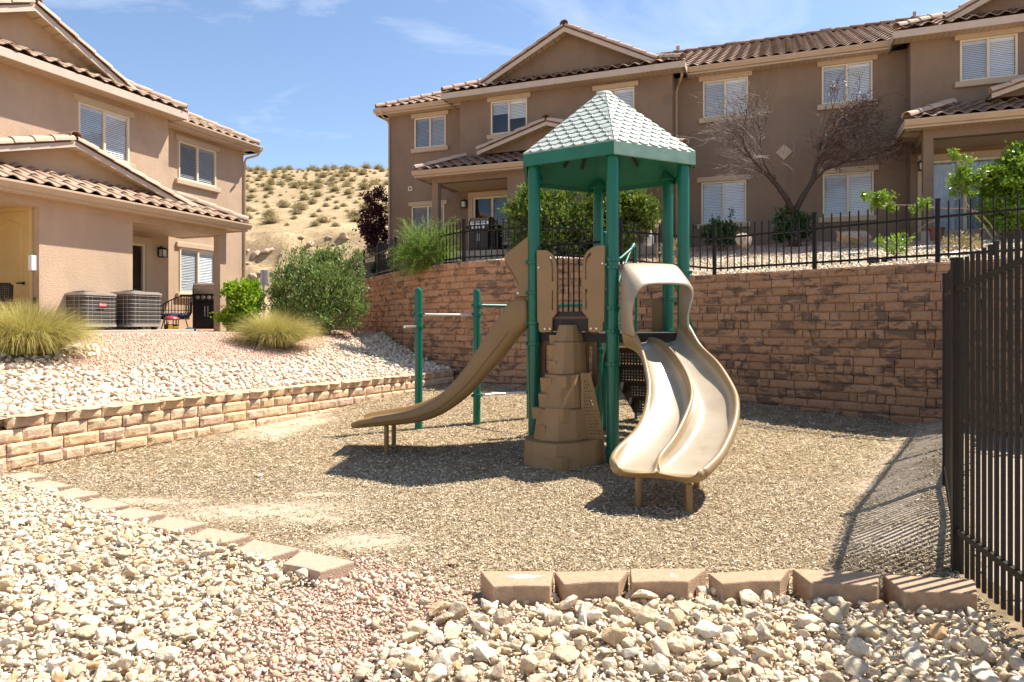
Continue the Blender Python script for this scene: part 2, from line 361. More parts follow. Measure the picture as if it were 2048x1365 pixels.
def h_play(X, Y):
    X = np.asarray(X, float); Y = np.asarray(Y, float)
    h = .25 * sstep(8.7, 13.4, Y)
    d = np.minimum(seg_dist(X, Y, FENCE[1], FENCE[2]), seg_dist(X, Y, FENCE[2], FENCE[3]))
    h = h + .15 * np.exp(-(d / .5) ** 2) * sstep(3.7, 4.8, Y)
    h = h + .012 * np.sin(X * 2.1 + 1) * np.cos(Y * 1.7)
    # rise of the gravel in front of the stone edging
    return h
def h_left(X, Y):
    d = LOW.dist(X, Y)
    return .50 + .76 * sstep(-.4, 4.6, d) + .01 * np.sin(X * 3) * np.cos(Y * 2.3)
HOUSE0 = (5.774, 18.5); UM = np.array([.931, -.365]); NM = np.array([-.365, -.931])
def big_top(t):
    x = BIG.p(t)[0]
    return 2.32 + COURSE * (float(x < 2.9) + float(x < 2.25) + float(x < 1.6))
def big_top_s(X):
    return 2.32 + .40 * (1 - sstep(1.4, 3.1, X))
def h_up(X, Y):
    dw = BIG.dist(X, Y); n = (X - HOUSE0[0]) * NM[0] + (Y - HOUSE0[1]) * NM[1]
    dh = np.maximum(n - .2, 0)
    w = dw / (dw + dh + 1e-6)
    a = big_top_s(X) - .06
    return a + (3.50 - a) * np.clip(w * 1.04, 0, 1) * (1 - .35 * sstep(-4.2, -7, X)) + .012 * np.sin(X * 4 + Y * 2)
def h_hill(X, Y):
    Yp = Y + .10 * X
    z = np.interp(Yp, [22, 25, 28.5, 32.0, 34, 75, 90, 160], [1.0, 1.7, 2.6, 5.6, 6.3, 18.9, 20.5, 17])
    return z

def sheet(name, x0, x1, y0, y1, step, hf, mat, inside=None, dz=0.0, rough=0.0):
    nx = int((x1 - x0) / step) + 1; ny = int((y1 - y0) / step) + 1
    xs = np.linspace(x0, x1, nx); ys = np.linspace(y0, y1, ny)
    X, Y = np.meshgrid(xs, ys); Z = hf(X, Y) + dz
    if rough:
        Z = Z + np.array([noise.noise(Vector((x * 1.7, y * 1.7, 3))) for x, y in zip(X.ravel(), Y.ravel())]).reshape(X.shape) * rough
    I = np.arange(nx * ny).reshape(ny, nx)
    F = np.stack([I[:-1, :-1], I[:-1, 1:], I[1:, 1:], I[1:, :-1]], -1).reshape(-1, 4)
    if inside is not None:
        cx = ((X[:-1, :-1] + X[1:, 1:]) / 2).ravel(); cy = ((Y[:-1, :-1] + Y[1:, 1:]) / 2).ravel()
        F = F[inside(cx, cy)]
    V = np.stack([X, Y, Z], -1).reshape(-1, 3)
    used = np.unique(F); mp_ = np.full(len(V), -1); mp_[used] = np.arange(len(used))
    o = np_mesh(name, V[used], mp_[F], mat, None, True)
    return tag(o, kind='structure')

def ground_mat(name, c1, c2, c3, scale, bump, bscale=90, extra=None):
    m, n, l, b = new_mat(name); t = n.new('ShaderNodeTexCoord')
    z = node(n, 'ShaderNodeTexNoise', Scale=scale, Detail=9, Roughness=0.68); l.new(t.outputs['Object'], z.inputs['Vector'])
    r = ramp(n, [(.3, c1), (.5, c2), (.7, c3)]); l.new(z.outputs['Fac'], r.inputs['Fac'])
    z2 = node(n, 'ShaderNodeTexNoise', Scale=bscale, Detail=5, Roughness=0.75); l.new(t.outputs['Object'], z2.inputs['Vector'])
    r2 = ramp(n, [(.3, (.55, .55, .55)), (.65, (1.15, 1.12, 1.08))]); l.new(z2.outputs['Fac'], r2.inputs['Fac'])
    mu = n.new('ShaderNodeMix'); mu.data_type = 'RGBA'; mu.blend_type = 'MULTIPLY'; mu.inputs['Factor'].default_value = 1
    l.new(r.outputs['Color'], mu.inputs[6]); l.new(r2.outputs['Color'], mu.inputs[7]); col = mu.outputs[2]
    if extra:   # bare sandy spots: (x, y, rx, ry)
        at_ = n.new('ShaderNodeAttribute'); at_.attribute_name = 'sand'
        mx = n.new('ShaderNodeMix'); mx.data_type = 'RGBA'; l.new(at_.outputs['Fac'], mx.inputs['Factor']); l.new(col, mx.inputs[6]); mx.inputs[7].default_value = tuple(extra) + (1,)
        col = mx.outputs[2]
    l.new(col, b.inputs['Base Color']); b.inputs['Roughness'].default_value = 0.95; b.inputs['Specular IOR Level'].default_value = 0.1
    bp = node(n, 'ShaderNodeBump', Strength=bump, Distance=0.03); l.new(z2.outputs['Fac'], bp.inputs['Height']); l.new(bp.outputs['Normal'], b.inputs['Normal'])
    return m
M['mulch'] = ground_mat('mulch_ground', (.21, .15, .085), (.39, .29, .17), (.50, .385, .24), 5, .8, 110, (.66, .53, .38))
M['sand'] = ground_mat('sandy_ground', (.44, .31, .2), (.52, .38, .26), (.58, .44, .31), 4, .6, 80)
M['red_ground'] = ground_mat('red_gravel_ground', (.50, .32, .24), (.60, .42, .32), (.66, .50, .39), 6, .7, 90)
M['hill'] = ground_mat('hill_sand', (.33, .235, .125), (.43, .32, .185), (.51, .395, .245), .5, .9, 6)

# far ground to the horizon, then the sheets laid on it
mb = MB(); mb.add([(-900, -900, -.6), (900, -900, -.6), (900, 900, -.6), (-900, 900, -.6)], [(0, 1, 2, 3)])
tag(mb.build('ground', M['sand']), kind='structure')
big_poly = [tuple(BIG.p(t)) for t in np.linspace(0, BIG.len, 120)]
low_poly = [tuple(LOW.p(t)) for t in np.linspace(0, LOW.len, 60)]
t_join = BIG.near(-1.1, 13.95)
big_r = [tuple(BIG.p(t)) for t in np.linspace(t_join, BIG.len, 90)]
play_in = lambda x, y: inpoly(x, y, low_poly + [(-1.1, 13.95)] + [q for q in big_r if q[0] < 6.2] + [(6.3, 9.2), (3.66, 5.56), (2.72, 3.95), (1.9, .2), (-9, .2), (-9, 4.5)])
pg = sheet('playground_ground', -9, 9.6, .2, 14.3, .1, h_play, M['mulch'], lambda x, y: play_in(x, y) | (LOW.dist(x, y) < .12) | (BIG.dist(x, y) < .12))
# bare sandy spots in the wood chips, a mask on the ground mesh
SPOTS = [(*gp(520, 1022)[:2], .78, .30), (*gp(728, 1083)[:2], .38, .20), (*gp(300, 1000)[:2], .5, .12), (*gp(610, 1040)[:2], .35, .12), (*gp(1790, 985)[:2], .4, .5), (*gp(1770, 1090)[:2], .3, .25), (-3.3, 9.4, .5, .8), (-3.0, 10.0, .4, .5), (*gp(640, 990)[:2], .25, .1)]
def sandmask(X, Y):
    s = np.zeros(np.shape(X))
    for a, b, c, d in SPOTS: s = np.maximum(s, np.exp(-(((X - a) / c) ** 2 + ((Y - b) / d) ** 2) ** 1.3))
    md = np.minimum(seg_dist(X, Y, FENCE[1], FENCE[2]), seg_dist(X, Y, FENCE[2], FENCE[3]))
    s = np.maximum(s, .85 * np.exp(-((md - .35) / .32) ** 2) * sstep(4.0, 4.6, Y))
    return s
me = pg.data; co = np.zeros(len(me.vertices) * 3, np.float32); me.vertices.foreach_get('co', co); co = co.reshape(-1, 3)
nzv = np.array([noise.noise(Vector((a * 3.1, b * 3.1, 0))) for a, b in co[:, :2]])
left_in = lambda x, y: inpoly(x, y, low_poly + [(-1.1, 13.95)] + [tuple(BIG.p(t)) for t in np.linspace(t_join, 0, 60)] + [(-9, 30), (-34, 30), (-34, 4), (-9, 4)])
sheet('left_terrace', -34, -1.0, 4.0, 30, .125, h_left, M['red_ground'], lambda x, y: left_in(x, y) & (LOW.dist(x, y) > .03))
up_in = lambda x, y: inpoly(x, y, big_poly + [(30, 5.8), (30, 34), (-7.6, 34)])
sheet('upper_terrace', -8, 26, 6.5, 34, .25, h_up, M['sand'], lambda x, y: up_in(x, y) & (BIG.dist(x, y) > .15))
sheet('walkway', 1.5, 12, .2, 9.8, .1, lambda x, y: .0 * x - .004, M['path_concrete'], lambda x, y: (x > np.interp(y, [.2, 3.95, 5.56, 9.2, 12], [1.9, 2.66, 3.62, 6.25, 8.0])) & ~up_in(x, y))

# hillside with a weathered rock cut at its foot
def hill():
    xs = np.linspace(-90, 70, 321); ys = np.concatenate([np.linspace(22, 36, 71), np.linspace(36.5, 95, 118), np.linspace(97, 170, 30)])
    X, Y = np.meshgrid(xs, ys); Z = h_hill(X, Y)
    N1 = np.array([noise.fractal(Vector((x * .12, y * .12, 0)), 1, 2, 5) for x, y in zip(X.ravel(), Y.ravel())]).reshape(X.shape)
    N2 = np.array([noise.ridged_multi_fractal(Vector((x * .55, y * .55, 5)), .8, 2.3, 6, 1.0, 2.0) - 1.2 for x, y in zip(X.ravel(), Y.ravel())]).reshape(X.shape)
    Yp = Y + .10 * X
    cut = np.exp(-((Yp - 31.0) / 2.6) ** 2)
    Z = Z + N1 * .45 * sstep(24, 40, Yp) + N2 * (.05 + .55 * cut)
    ny, nx = X.shape; I = np.arange(nx * ny).reshape(ny, nx)
    F = np.stack([I[:-1, :-1], I[:-1, 1:], I[1:, 1:], I[1:, :-1]], -1).reshape(-1, 4)
    o = np_mesh('hillside', np.stack([X, Y, Z], -1), F, M['hill'], None, False)
    tag(o, kind='structure')
    return xs, ys, Z
HX, HYY, HZ = hill()
def hill_z(x, y):
    i = np.clip(np.searchsorted(HX, x) - 1, 0, len(HX) - 2); j = np.clip(np.searchsorted(HYY, y) - 1, 0, len(HYY) - 2)
    u = (x - HX[i]) / (HX[i + 1] - HX[i]); v = (y - HYY[j]) / (HYY[j + 1] - HYY[j])
    return (HZ[j, i] * (1 - u) + HZ[j, i + 1] * u) * (1 - v) + (HZ[j + 1, i] * (1 - u) + HZ[j + 1, i + 1] * u) * v

# ------------------------------------------------------------------ block retaining walls
def block_wall(name, path, z0, ncourse, mat, lens, rough, start, label, cat, setback=.0, cap=.3, nx=7, nz_=6, rnd=.019, gapx=.0045):
    """split-face blocks laid in courses along a plan path; face toward the right of the path"""
    VV, FF, off = [], [], 0
    for k in range(ncourse(0, True)):
        t = start(k); j = 0
        while t < path.len - .02:
            L = lens[(j * 7 + k * 3 + int(rng.integers(0, 2))) % len(lens)] * rng.uniform(.93, 1.07); j += 1
            t1 = min(t + L, path.len)
            if t1 - t < .05: break
            tm = (t + t1) / 2
            if k >= ncourse(tm): t = t1; continue
            top = (k == ncourse(tm) - 1)
            a, b = path.p(t + gapx), path.p(t1 - gapx); T = (b - a) / np.linalg.norm(b - a); Nn = np.array([T[1], -T[0]])
            zz0 = z0 + k * COURSE + .002; zz1 = z0 + (k + 1) * COURSE - .004 + rng.uniform(-.002, .002)
            push = -k * setback + rng.uniform(-.006, .006) * (1 + 8 * rough); tilt = rng.uniform(-.008, .008); ph = rng.uniform(0, 99)
            us = np.linspace(0, 1, nx); ws = np.linspace(0, 1, nz_)
            U, Wv = np.meshgrid(us, ws)
            Lw = np.linalg.norm(b - a)
            eu = np.minimum(U, 1 - U) * Lw; ew = np.minimum(Wv, 1 - Wv) * (zz1 - zz0)
            e = np.minimum(eu, ew)
            inset = rnd * (1 - np.clip(e / (rnd * 1.4), 0, 1)) ** 1.6
            nzv = np.array([noise.fractal(Vector((u * Lw * 9 + ph, w * 1.6, k * 1.3)), 1, 2, 3) for u, w in zip(U.ravel(), Wv.ravel())]).reshape(U.shape)
            out = push + tilt * (U - .5) - inset + rough * nzv
            P = a[None, None] + (b - a)[None, None] * U[..., None] + Nn[None, None] * out[..., None]
            Z = zz0 + (zz1 - zz0) * Wv
            V = np.concatenate([P, Z[..., None]], -1).reshape(-1, 3)
            dep = cap
            B0, B1 = a - Nn * dep, b - Nn * dep
            back = [[*B0, zz0], [*B1, zz0], [*B1, zz1], [*B0, zz1]]
            I = np.arange(nx * nz_).reshape(nz_, nx); nb = nx * nz_
            F = [(I[r, c], I[r, c + 1], I[r + 1, c + 1], I[r + 1, c]) for r in range(nz_ - 1) for c in range(nx - 1)]
            tp = [int(v) for v in I[-1]]; bt = [int(v) for v in I[0]]; lf = [int(v) for v in I[:, 0]]; rt = [int(v) for v in I[:, -1]]
            F += [tuple(tp + [nb + 2, nb + 3]), tuple(bt[::-1] + [nb, nb + 1]), tuple(lf[::-1] + [nb + 3, nb][::-1][::-1]), tuple(rt + [nb + 2, nb + 1])]
            VV.extend(V.tolist()); VV.extend(back); FF.extend([tuple(int(i) + off for i in f) for f in F]); off += nb + 4
            t = t1
    ts = np.linspace(start(ncourse(0, True) - 1) + .1, path.len, 160)   # core behind the joints
    for t in ts:
        a = path.p(t); T = path.tan(t); q = a - np.array([T[1], -T[0]]) * .11; zt = z0 + ncourse(t) * COURSE - .03
        VV.extend([[q[0], q[1], z0], [q[0], q[1], zt]])
    FF.extend([(off + 2 * i, off + 2 * i + 2, off + 2 * i + 3, off + 2 * i + 1) for i in range(len(ts) - 1)])
    me = bpy.data.meshes.new(name); me.from_pydata([tuple(map(float, v)) for v in VV], [], FF); me.update()
    bm = bmesh.new(); bm.from_mesh(me); bmesh.ops.recalc_face_normals(bm, faces=bm.faces); bm.to_mesh(me); bm.free()
    return tag(link_mesh(name, me, mat), label, cat)
def nc_big(t, count=False):
    if count: return 21
    x = BIG.p(t)[0]
    return 18 + int(x < 2.9) + int(x < 2.25) + int(x < 1.6)
block_wall('retaining_wall', BIG, 2.32 - 18 * COURSE, nc_big, M['block'], [.40, .27, .13, .40, .26, .14, .38], .0045,
           lambda k: 2.0 + [0, .2, .33, .07, .26, .12][k % 6], 'tall curved brown block retaining wall behind the playground', 'retaining wall', .003, .25)
t_end = LOW.near(-5.0, 6.72)
block_wall('low_retaining_wall', LOW, -.005, lambda t, c=False: 4, M['block_low'], [.38, .36, .30, .40, .24, .36], .011,
           lambda k: t_end + [-.62, -.36, -.16, .06][k], 'low four course wall of rough tan blocks holding the gravel slope', 'retaining wall', .018, .24, 9, 6, .022, .004)

mb = MB(); mb.box(-.21, .21, -.13, .13, -.05, .14); o = mb.build('wall_block', M['pink_block'], None, bevel=.012); o.location = (-5.07, 6.42, 0); o.rotation_euler = (0, 0, .9)
tag(o, 'smooth pinkish block at the foot of the low wall end, left edge', 'block')
# ------------------------------------------------------------------ loose edging: pavers at the left, blocks in front
pav = [(46, 951), (91, 970), (144, 987), (202, 1008), (267, 1027), (345, 1048), (429, 1073), (524, 1099), (629, 1123)]
pl = ['flat tan paver at the low wall end of the sunken row', 'flat tan paver second from the low wall in the curved row', 'flat tan paver third from the low wall in the curved row',
      'flat tan paver fourth from the low wall in the curved row', 'flat tan paver in the middle of the curved sunken row', 'flat tan paver just past the middle of the row, away from the low wall',
      'pinkish grey paver, third from the open end of the row', 'flat tan paver second from the open end of the row', 'raised paver with exposed sides at the open end of the row']
for i, (px, py) in enumerate(pav):
    z = .045 if i < 8 else .075
    c = gp(px, py, z)
    c0 = gp(*pav[max(i - 1, 0)], .045); c1 = gp(*pav[min(i + 1, 8)], .045)
    d = (c1 - c0); ang = math.atan2(d.y, d.x) + rng.uniform(-.06, .06) + .10
    Lb, Lf, Wd = .40, .27, .235
    mb = MB(); n_ = 8
    poly = [(-Lb / 2, Wd / 2, 0), (-Lf / 2, -Wd / 2, 0), (0.0, -Wd / 2 + .012, 0), (Lf / 2, -Wd / 2, 0), (Lb / 2, Wd / 2, 0)]
    mb.prism([(a, b, -.12) for a, b, _ in poly], (0, 0, .12))
    o = mb.build('paver', M['paver'], None, bevel=.009)
    o.location = (c.x, c.y, z); o.rotation_euler = (rng.uniform(-.025, .025), rng.uniform(-.025, .025), ang)
    tag(o, pl[i], 'paver', 'pavers edging the wood chips')
blk = [[(960, 1142), (1107, 1142), (1100, 1172), (986, 1173)], [(1109, 1144), (1257, 1139), (1237, 1163), (1127, 1168)], [(1260, 1137), (1413, 1137), (1376, 1163), (1263, 1164)],
       [(1416, 1146), (1579, 1137), (1560, 1161), (1443, 1167)], [(1584, 1137), (1760, 1145), (1755, 1172), (1623, 1167)], [(1764, 1148), (1950, 1159), (1955, 1188), (1807, 1183)]]
bl = ['concrete edging block at the open end, dusty white smear on top', 'concrete edging block second from the open end of the front row', 'concrete edging block with a small chalk mark on top, third in the row',
      'concrete edging block left of the one the fence post shadow crosses', 'concrete edging block with broad fence shadow across its top', 'concrete edging block nearest the black fence, striped by picket shadows']
for i, q in enumerate(blk):
    z = .125
    P = [gp(x, y, z) for x, y in q]
    c = sum(P, Vector()) / 4
    m = (P[2] + P[3]) / 2; inn = (c - m).normalized() * .012
    mb = MB(); poly = [p - c for p in (P[0], P[1], P[2])] + [m + inn - c] + [P[3] - c]
    poly = [Vector((p.x, p.y, -.2)) for p in poly]
    mb.prism(poly, (0, 0, .2))
    o = mb.build('edging_block', M['edging'], None, bevel=.008); o.location = c
    tag(o, bl[i], 'edging block', 'blocks edging the gravel in front')
    if i == 0:
        ch = MB()
        n_ = 60; pts = []
        for k in range(n_):
            th = 2 * math.pi * k / n_; q = .55 + .45 * noise.noise(Vector((math.cos(th) * 2.2, math.sin(th) * 2.2, k * .21))) + rng.uniform(-.12, .12)
            pts.append((.03 + .13 * q * math.cos(th), .02 + .045 * q * math.sin(th), .0015))
        ch.add([(.03, .02, .0015)] + pts, [(0, 1 + k, 1 + (k + 1) % n_) for k in range(n_)])
        ch.build('dust_smear', M['chalk'] if 'chalk' in M else M['blind'], o)
    if i == 2:
        ch = MB()
        pts = [(.035, -.035), (.037, .01), (.045, .012), (.052, .004), (.056, -.035)]
        for (x0, y0), (x1, y1) in zip(pts[:-1], pts[1:]):
            d = Vector((x1 - x0, y1 - y0, 0)).normalized() * .003; nn = Vector((-d.y, d.x, 0))
            ch.add([Vector((x0, y0, .0015)) + nn, Vector((x0, y0, .0015)) - nn, Vector((x1, y1, .0015)) - nn, Vector((x1, y1, .0015)) + nn], [(0, 1, 2, 3)])
        ch.build('chalk_mark', M['blind'], o)

# ------------------------------------------------------------------ rocks and gravel
def hull_rock(npts, seed, flat=.7, bev=0.0):
    r_ = np.random.default_rng(seed); bm = bmesh.new()
    for _ in range(npts):
        v = r_.normal(size=3); v /= np.linalg.norm(v); v *= r_.uniform(.8, 1.0)
        bm.verts.new((v[0] * 1.0, v[1] * r_.uniform(.62, .85), v[2] * flat))
    res = bmesh.ops.convex_hull(bm, input=bm.verts)
    junk = [g for g in res['geom_interior'] + res['geom_unused'] if isinstance(g, bmesh.types.BMVert)]
    bmesh.ops.delete(bm, geom=list(set(junk)), context='VERTS')
    bmesh.ops.triangulate(bm, faces=bm.faces)
    if bev:
        bmesh.ops.bevel(bm, geom=list(bm.edges), offset=bev, segments=1, affect='EDGES', profile=.5)
        bmesh.ops.triangulate(bm, faces=bm.faces)
        bmesh.ops.subdivide_edges(bm, edges=[e for e in bm.edges if e.calc_length() > .22], cuts=1, use_grid_fill=True)
        bmesh.ops.triangulate(bm, faces=bm.faces)
        for v in bm.verts:
            nn = v.co.normalized()
            v.co += nn * (noise.fractal(v.co * 2.6 + Vector((seed * 7.3, 0, 0)), 1, 2, 4) * .06)
    bmesh.ops.recalc_face_normals(bm, faces=bm.faces)
    me = bpy.data.meshes.new('rock'); bm.to_mesh(me); bm.free()
    return me
def mesh_arrays(me):
    V = np.zeros(len(me.vertices) * 3, np.float32); me.vertices.foreach_get('co', V)
    F = np.array([tuple(p.vertices) for p in me.polygons], np.int32)
    return V.reshape(-1, 3), F
def rand_rot(n, r_, lean=.5):
    yaw = r_.uniform(0, 2 * np.pi, n); p = r_.normal(0, lean, n); q = r_.normal(0, lean, n)
    cy, sy, cp, sp_, cq, sq = np.cos(yaw), np.sin(yaw), np.cos(p), np.sin(p), np.cos(q), np.sin(q)
    Z = np.zeros(n); O = np.ones(n)
    Rz = np.stack([np.stack([cy, -sy, Z], -1), np.stack([sy, cy, Z], -1), np.stack([Z, Z, O], -1)], -2)
    Rx = np.stack([np.stack([O, Z, Z], -1), np.stack([Z, cp, -sp_], -1), np.stack([Z, sp_, cp], -1)], -2)
    Ry = np.stack([np.stack([cq, Z, sq], -1), np.stack([Z, O, Z], -1), np.stack([-sq, Z, cq], -1)], -2)
    return Rz @ Rx @ Ry
def scatter(name, variants, P, size, mat, r_, lean=.5, kind='stuff', label=None):
    Vs, Fs, off = [], [], 0
    which = r_.integers(0, len(variants), len(P))
    for k, (V, F) in enumerate(variants):
        s = which == k
        if not s.any(): continue
        n = s.sum(); Rm = rand_rot(n, r_, lean)
        W_ = np.einsum('nij,vj->nvi', Rm, V) * size[s][:, None, None] + P[s][:, None, :]
        Vs.append(W_.reshape(-1, 3)); Fs.append((F[None] + (np.arange(n) * len(V))[:, None, None] + off).reshape(-1, F.shape[1])); off += n * len(V)
    o = np_mesh(name, np.concatenate(Vs), np.concatenate(Fs), mat)
    return tag(o, label=label, kind=kind)
def jgrid(x0, x1, y0, y1, step, r_):
    xs = np.arange(x0, x1, step); ys = np.arange(y0, y1, step * .9)
    X, Y = np.meshgrid(xs, ys); X = X + (np.arange(len(ys)) % 2)[:, None] * step / 2
    X = X + r_.uniform(-.38, .38, X.shape) * step; Y = Y + r_.uniform(-.38, .38, Y.shape) * step
    return X.ravel(), Y.ravel()
V_LO = [mesh_arrays(hull_rock(13, 100 + i, .62)) for i in range(10)]
V_PEB = [mesh_arrays(hull_rock(9, 200 + i, .65)) for i in range(6)]
HERO = [hull_rock(15, 300 + i, [.5, .62, .45, .7][i % 4], .055) for i in range(14)]
V_HI = [mesh_arrays(me) for me in HERO]
for me in HERO:
    me.materials.append(M['lime_big'])
g0 = lambda px, py: tuple(gp(px, py)[:2])
edge_l = [g0(x, y) for x, y in [(-40, 955), (60, 966), (110, 990), (170, 1012), (240, 1035), (320, 1060), (400, 1085), (490, 1112), (600, 1145), (660, 1172)]]
WHITE_L = edge_l + [g0(x, y) for x, y in [(560, 1190), (470, 1250), (400, 1310), (370, 1365)]] + [(-1.35, 2.2), (-7.5, 2.2), (-7.5, 6.6)]
RED = [g0(x, y) for x, y in [(650, 1170), (720, 1120), (800, 1130), (930, 1185), (1010, 1215), (880, 1250), (780, 1300), (720, 1365)]] + [(-.6, 1.9), (-1.5, 1.9)] + [g0(x, y) for x, y in [(370, 1365), (400, 1310), (470, 1250), (560, 1195)]]
WHITE_R = [g0(x, y) for x, y in [(985, 1222), (1100, 1196), (1250, 1192), (1400, 1196), (1500, 1196), (1620, 1215), (1780, 1225), (1960, 1240), (2000, 1290), (2040, 1340)]] + [(2.2, 2.0), (-.7, 2.0)] + [g0(x, y) for x, y in [(700, 1365), (790, 1290), (880, 1240)]]
r1 = np.random.default_rng(21)
def front_rocks(poly, step, size, box):
    X, Y = jgrid(*box, step, r1); k = inpoly(X, Y, poly); X, Y = X[k], Y[k]
    return X, Y, r1.uniform(*size, len(X))
# bare sand and pale grit, a mask on the ground mesh
me = pg.data; grit = np.where(inpoly(co[:, 0], co[:, 1], WHITE_L) | inpoly(co[:, 0], co[:, 1], WHITE_R) | inpoly(co[:, 0], co[:, 1], RED), .8, 0)
at_ = me.attributes.new('sand', 'FLOAT', 'POINT'); at_.data.foreach_set('value', np.maximum(grit, np.clip(sandmask(co[:, 0], co[:, 1]) * (1 + 1.1 * nzv), 0, .9)).astype(np.float32))
BOXL = (-7.5, -.7, 1.9, 6.8); BOXR = (-1.2, 2.6, 1.9, 3.8)
Xa, Ya, Sa = front_rocks(WHITE_L, .047, (.016, .041), BOXL)
Xb, Yb, Sb = front_rocks(WHITE_R, .049, (.016, .044), BOXR)
keep = Yb < 3.6
X = np.concatenate([Xa, Xb[keep]]); Y = np.concatenate([Ya, Yb[keep]]); Sz = np.concatenate([Sa, Sb[keep]])
k = r1.uniform(size=len(X)) < .93
k &= ~(inpoly(X + .18 * np.sin(Y * 9), Y + .14 * np.cos(X * 8), RED) & (r1.uniform(size=len(X)) < .8))
X, Y, Sz = X[k], Y[k], Sz[k]
P = np.stack([X, Y, .012 + Sz * .25 + r1.uniform(0, .02, len(X))], -1)
scatter('limestone_gravel', V_HI, P, Sz, M['lime'], r1, .5)
# the largest rocks, each an object of its own
HX_, HY_, HS_, zone = [], [], [], []
for poly, box, n_, smin, smax, zn in ((WHITE_L, BOXL, 150, .040, .058, 0), (WHITE_R, BOXR, 140, .042, .072, 1)):
    X, Y = jgrid(*box, .125, r1); kk = inpoly(X, Y, poly) & (np.abs(X) < Y * .80) & (Y > 2.66) & (Y < 4.9)
    X, Y = X[kk], Y[kk]; sel = r1.permutation(len(X))[:n_]
    HX_ += list(X[sel]); HY_ += list(Y[sel]); HS_ += list(r1.uniform(smin, smax, len(sel)) * r1.choice([.85, 1, 1.15], len(sel))); zone += [zn] * len(sel)
Rm = rand_rot(len(HX_), r1, .3)
ZL = ['pale limestone rock lying in the gravel bed beside the pavers', 'pale limestone rock lying in the gravel in front of the edging blocks']
for i in range(len(HX_)):
    o = bpy.data.objects.new('limestone_rock', HERO[i % len(HERO)]); COL.objects.link(o)
    s = HS_[i]; o.scale = (s, s * r1.uniform(.85, 1.1), s * r1.uniform(.85, 1.1)); o.location = (HX_[i], HY_[i], .03 + s * .42)
    o.rotation_euler = Matrix(Rm[i].tolist()).to_euler()
    tag(o, ZL[zone[i]], 'rock', ['limestone rocks beside the pavers', 'limestone rocks in front of the edging blocks'][zone[i]])
# small fines filling the gaps between the rocks
for nm, poly, bx in (('limestone_fines', WHITE_L, BOXL), ('limestone_fines', WHITE_R, BOXR)):
    X, Y = jgrid(*bx, .027, r1); kk = inpoly(X, Y, poly) & (np.abs(X) < Y * .95 + .4) & (Y > 2.4) & (Y < 6); X, Y = X[kk], Y[kk]; Sz = r1.uniform(.007, .02, len(X))
    scatter(nm, V_PEB, np.stack([X, Y, .008 + Sz * .5 + r1.uniform(0, .02, len(X))], -1), Sz, M['lime_far'], r1, .5)
# red gravel in front
X, Y = jgrid(-2.4, .6, 1.9, 4.6, .0225, r1); dn = np.array([noise.noise(Vector((a * 2.4, b * 2.4, 1))) for a, b in zip(X, Y)])
kk = (inpoly(X + dn * .35, Y + dn * .3, RED) | (inpoly(X + r1.normal(0, .16, len(X)), Y + r1.normal(0, .16, len(X)), RED) & (r1.uniform(size=len(X)) < .45))) & (r1.uniform(size=len(X)) < .92); X, Y = X[kk], Y[kk]
Sz = r1.uniform(.008, .019, len(X)) * r1.choice([.8, 1, 1.3], len(X))
scatter('red_gravel', V_PEB + V_LO[:3], np.stack([X, Y, .006 + Sz * .5], -1), Sz, M['red_gravel'], r1, .6)
kk = inpoly(X, Y, RED) & (r1.uniform(size=len(X)) < .09 + .10 * np.array([noise.noise(Vector((a * 3, b * 3, 6))) for a, b in zip(X, Y)])); X, Y = X[kk], Y[kk]
Sz = r1.uniform(.014, .036, len(X)); scatter('mixed_white_gravel', V_LO, np.stack([X, Y, .012 + Sz * .4], -1), Sz, M['lime'], r1, .5)
# left slope: pale rocks by the wall, red gravel by the house
X, Y = jgrid(-13, -1.0, 5.2, 20, .095, r1); kk = left_in(X, Y); X, Y = X[kk], Y[kk]
dl = LOW.dist(X, Y); dn = np.array([noise.noise(Vector((a * .9, b * .9, 8))) for a, b in zip(X, Y)])
lim = 1.75 + dn * .55 + 3.5 * sstep(-4.6, -2.2, X) + 1.6 * sstep(-5.2, -7, X)
kk = (dl > .17) & (dl < lim) & (BIG.dist(X, Y) > .1); X1, Y1 = X[kk], Y[kk]
Sz = r1.uniform(.035, .066, len(X1)) * r1.choice([.8, 1, 1.25], len(X1)); Z = h_left(X1, Y1)
scatter('slope_limestone_gravel', V_LO, np.stack([X1, Y1, Z + Sz * .3], -1), Sz, M['lime_far'], r1, .5)
X, Y = jgrid(-13, -1.5, 7.0, 18, .05, r1); kk = left_in(X, Y); X, Y = X[kk], Y[kk]
dl = LOW.dist(X, Y); dn = np.array([noise.noise(Vector((a * .9, b * .9, 8))) for a, b in zip(X, Y)])
lim = 1.55 + dn * .6 + 3.3 * sstep(-4.6, -2.2, X) + 1.6 * sstep(-5.2, -7, X)
kk = (dl > lim) & (dl < 7.5) & (BIG.dist(X, Y) > .15) & (r1.uniform(size=len(X)) < .8); X, Y = X[kk], Y[kk]
Sz = r1.uniform(.014, .03, len(X)); Z = h_left(X, Y)
scatter('slope_red_gravel', V_PEB, np.stack([X, Y, Z + Sz * .4], -1), Sz, M['red_gravel'], r1, .5)
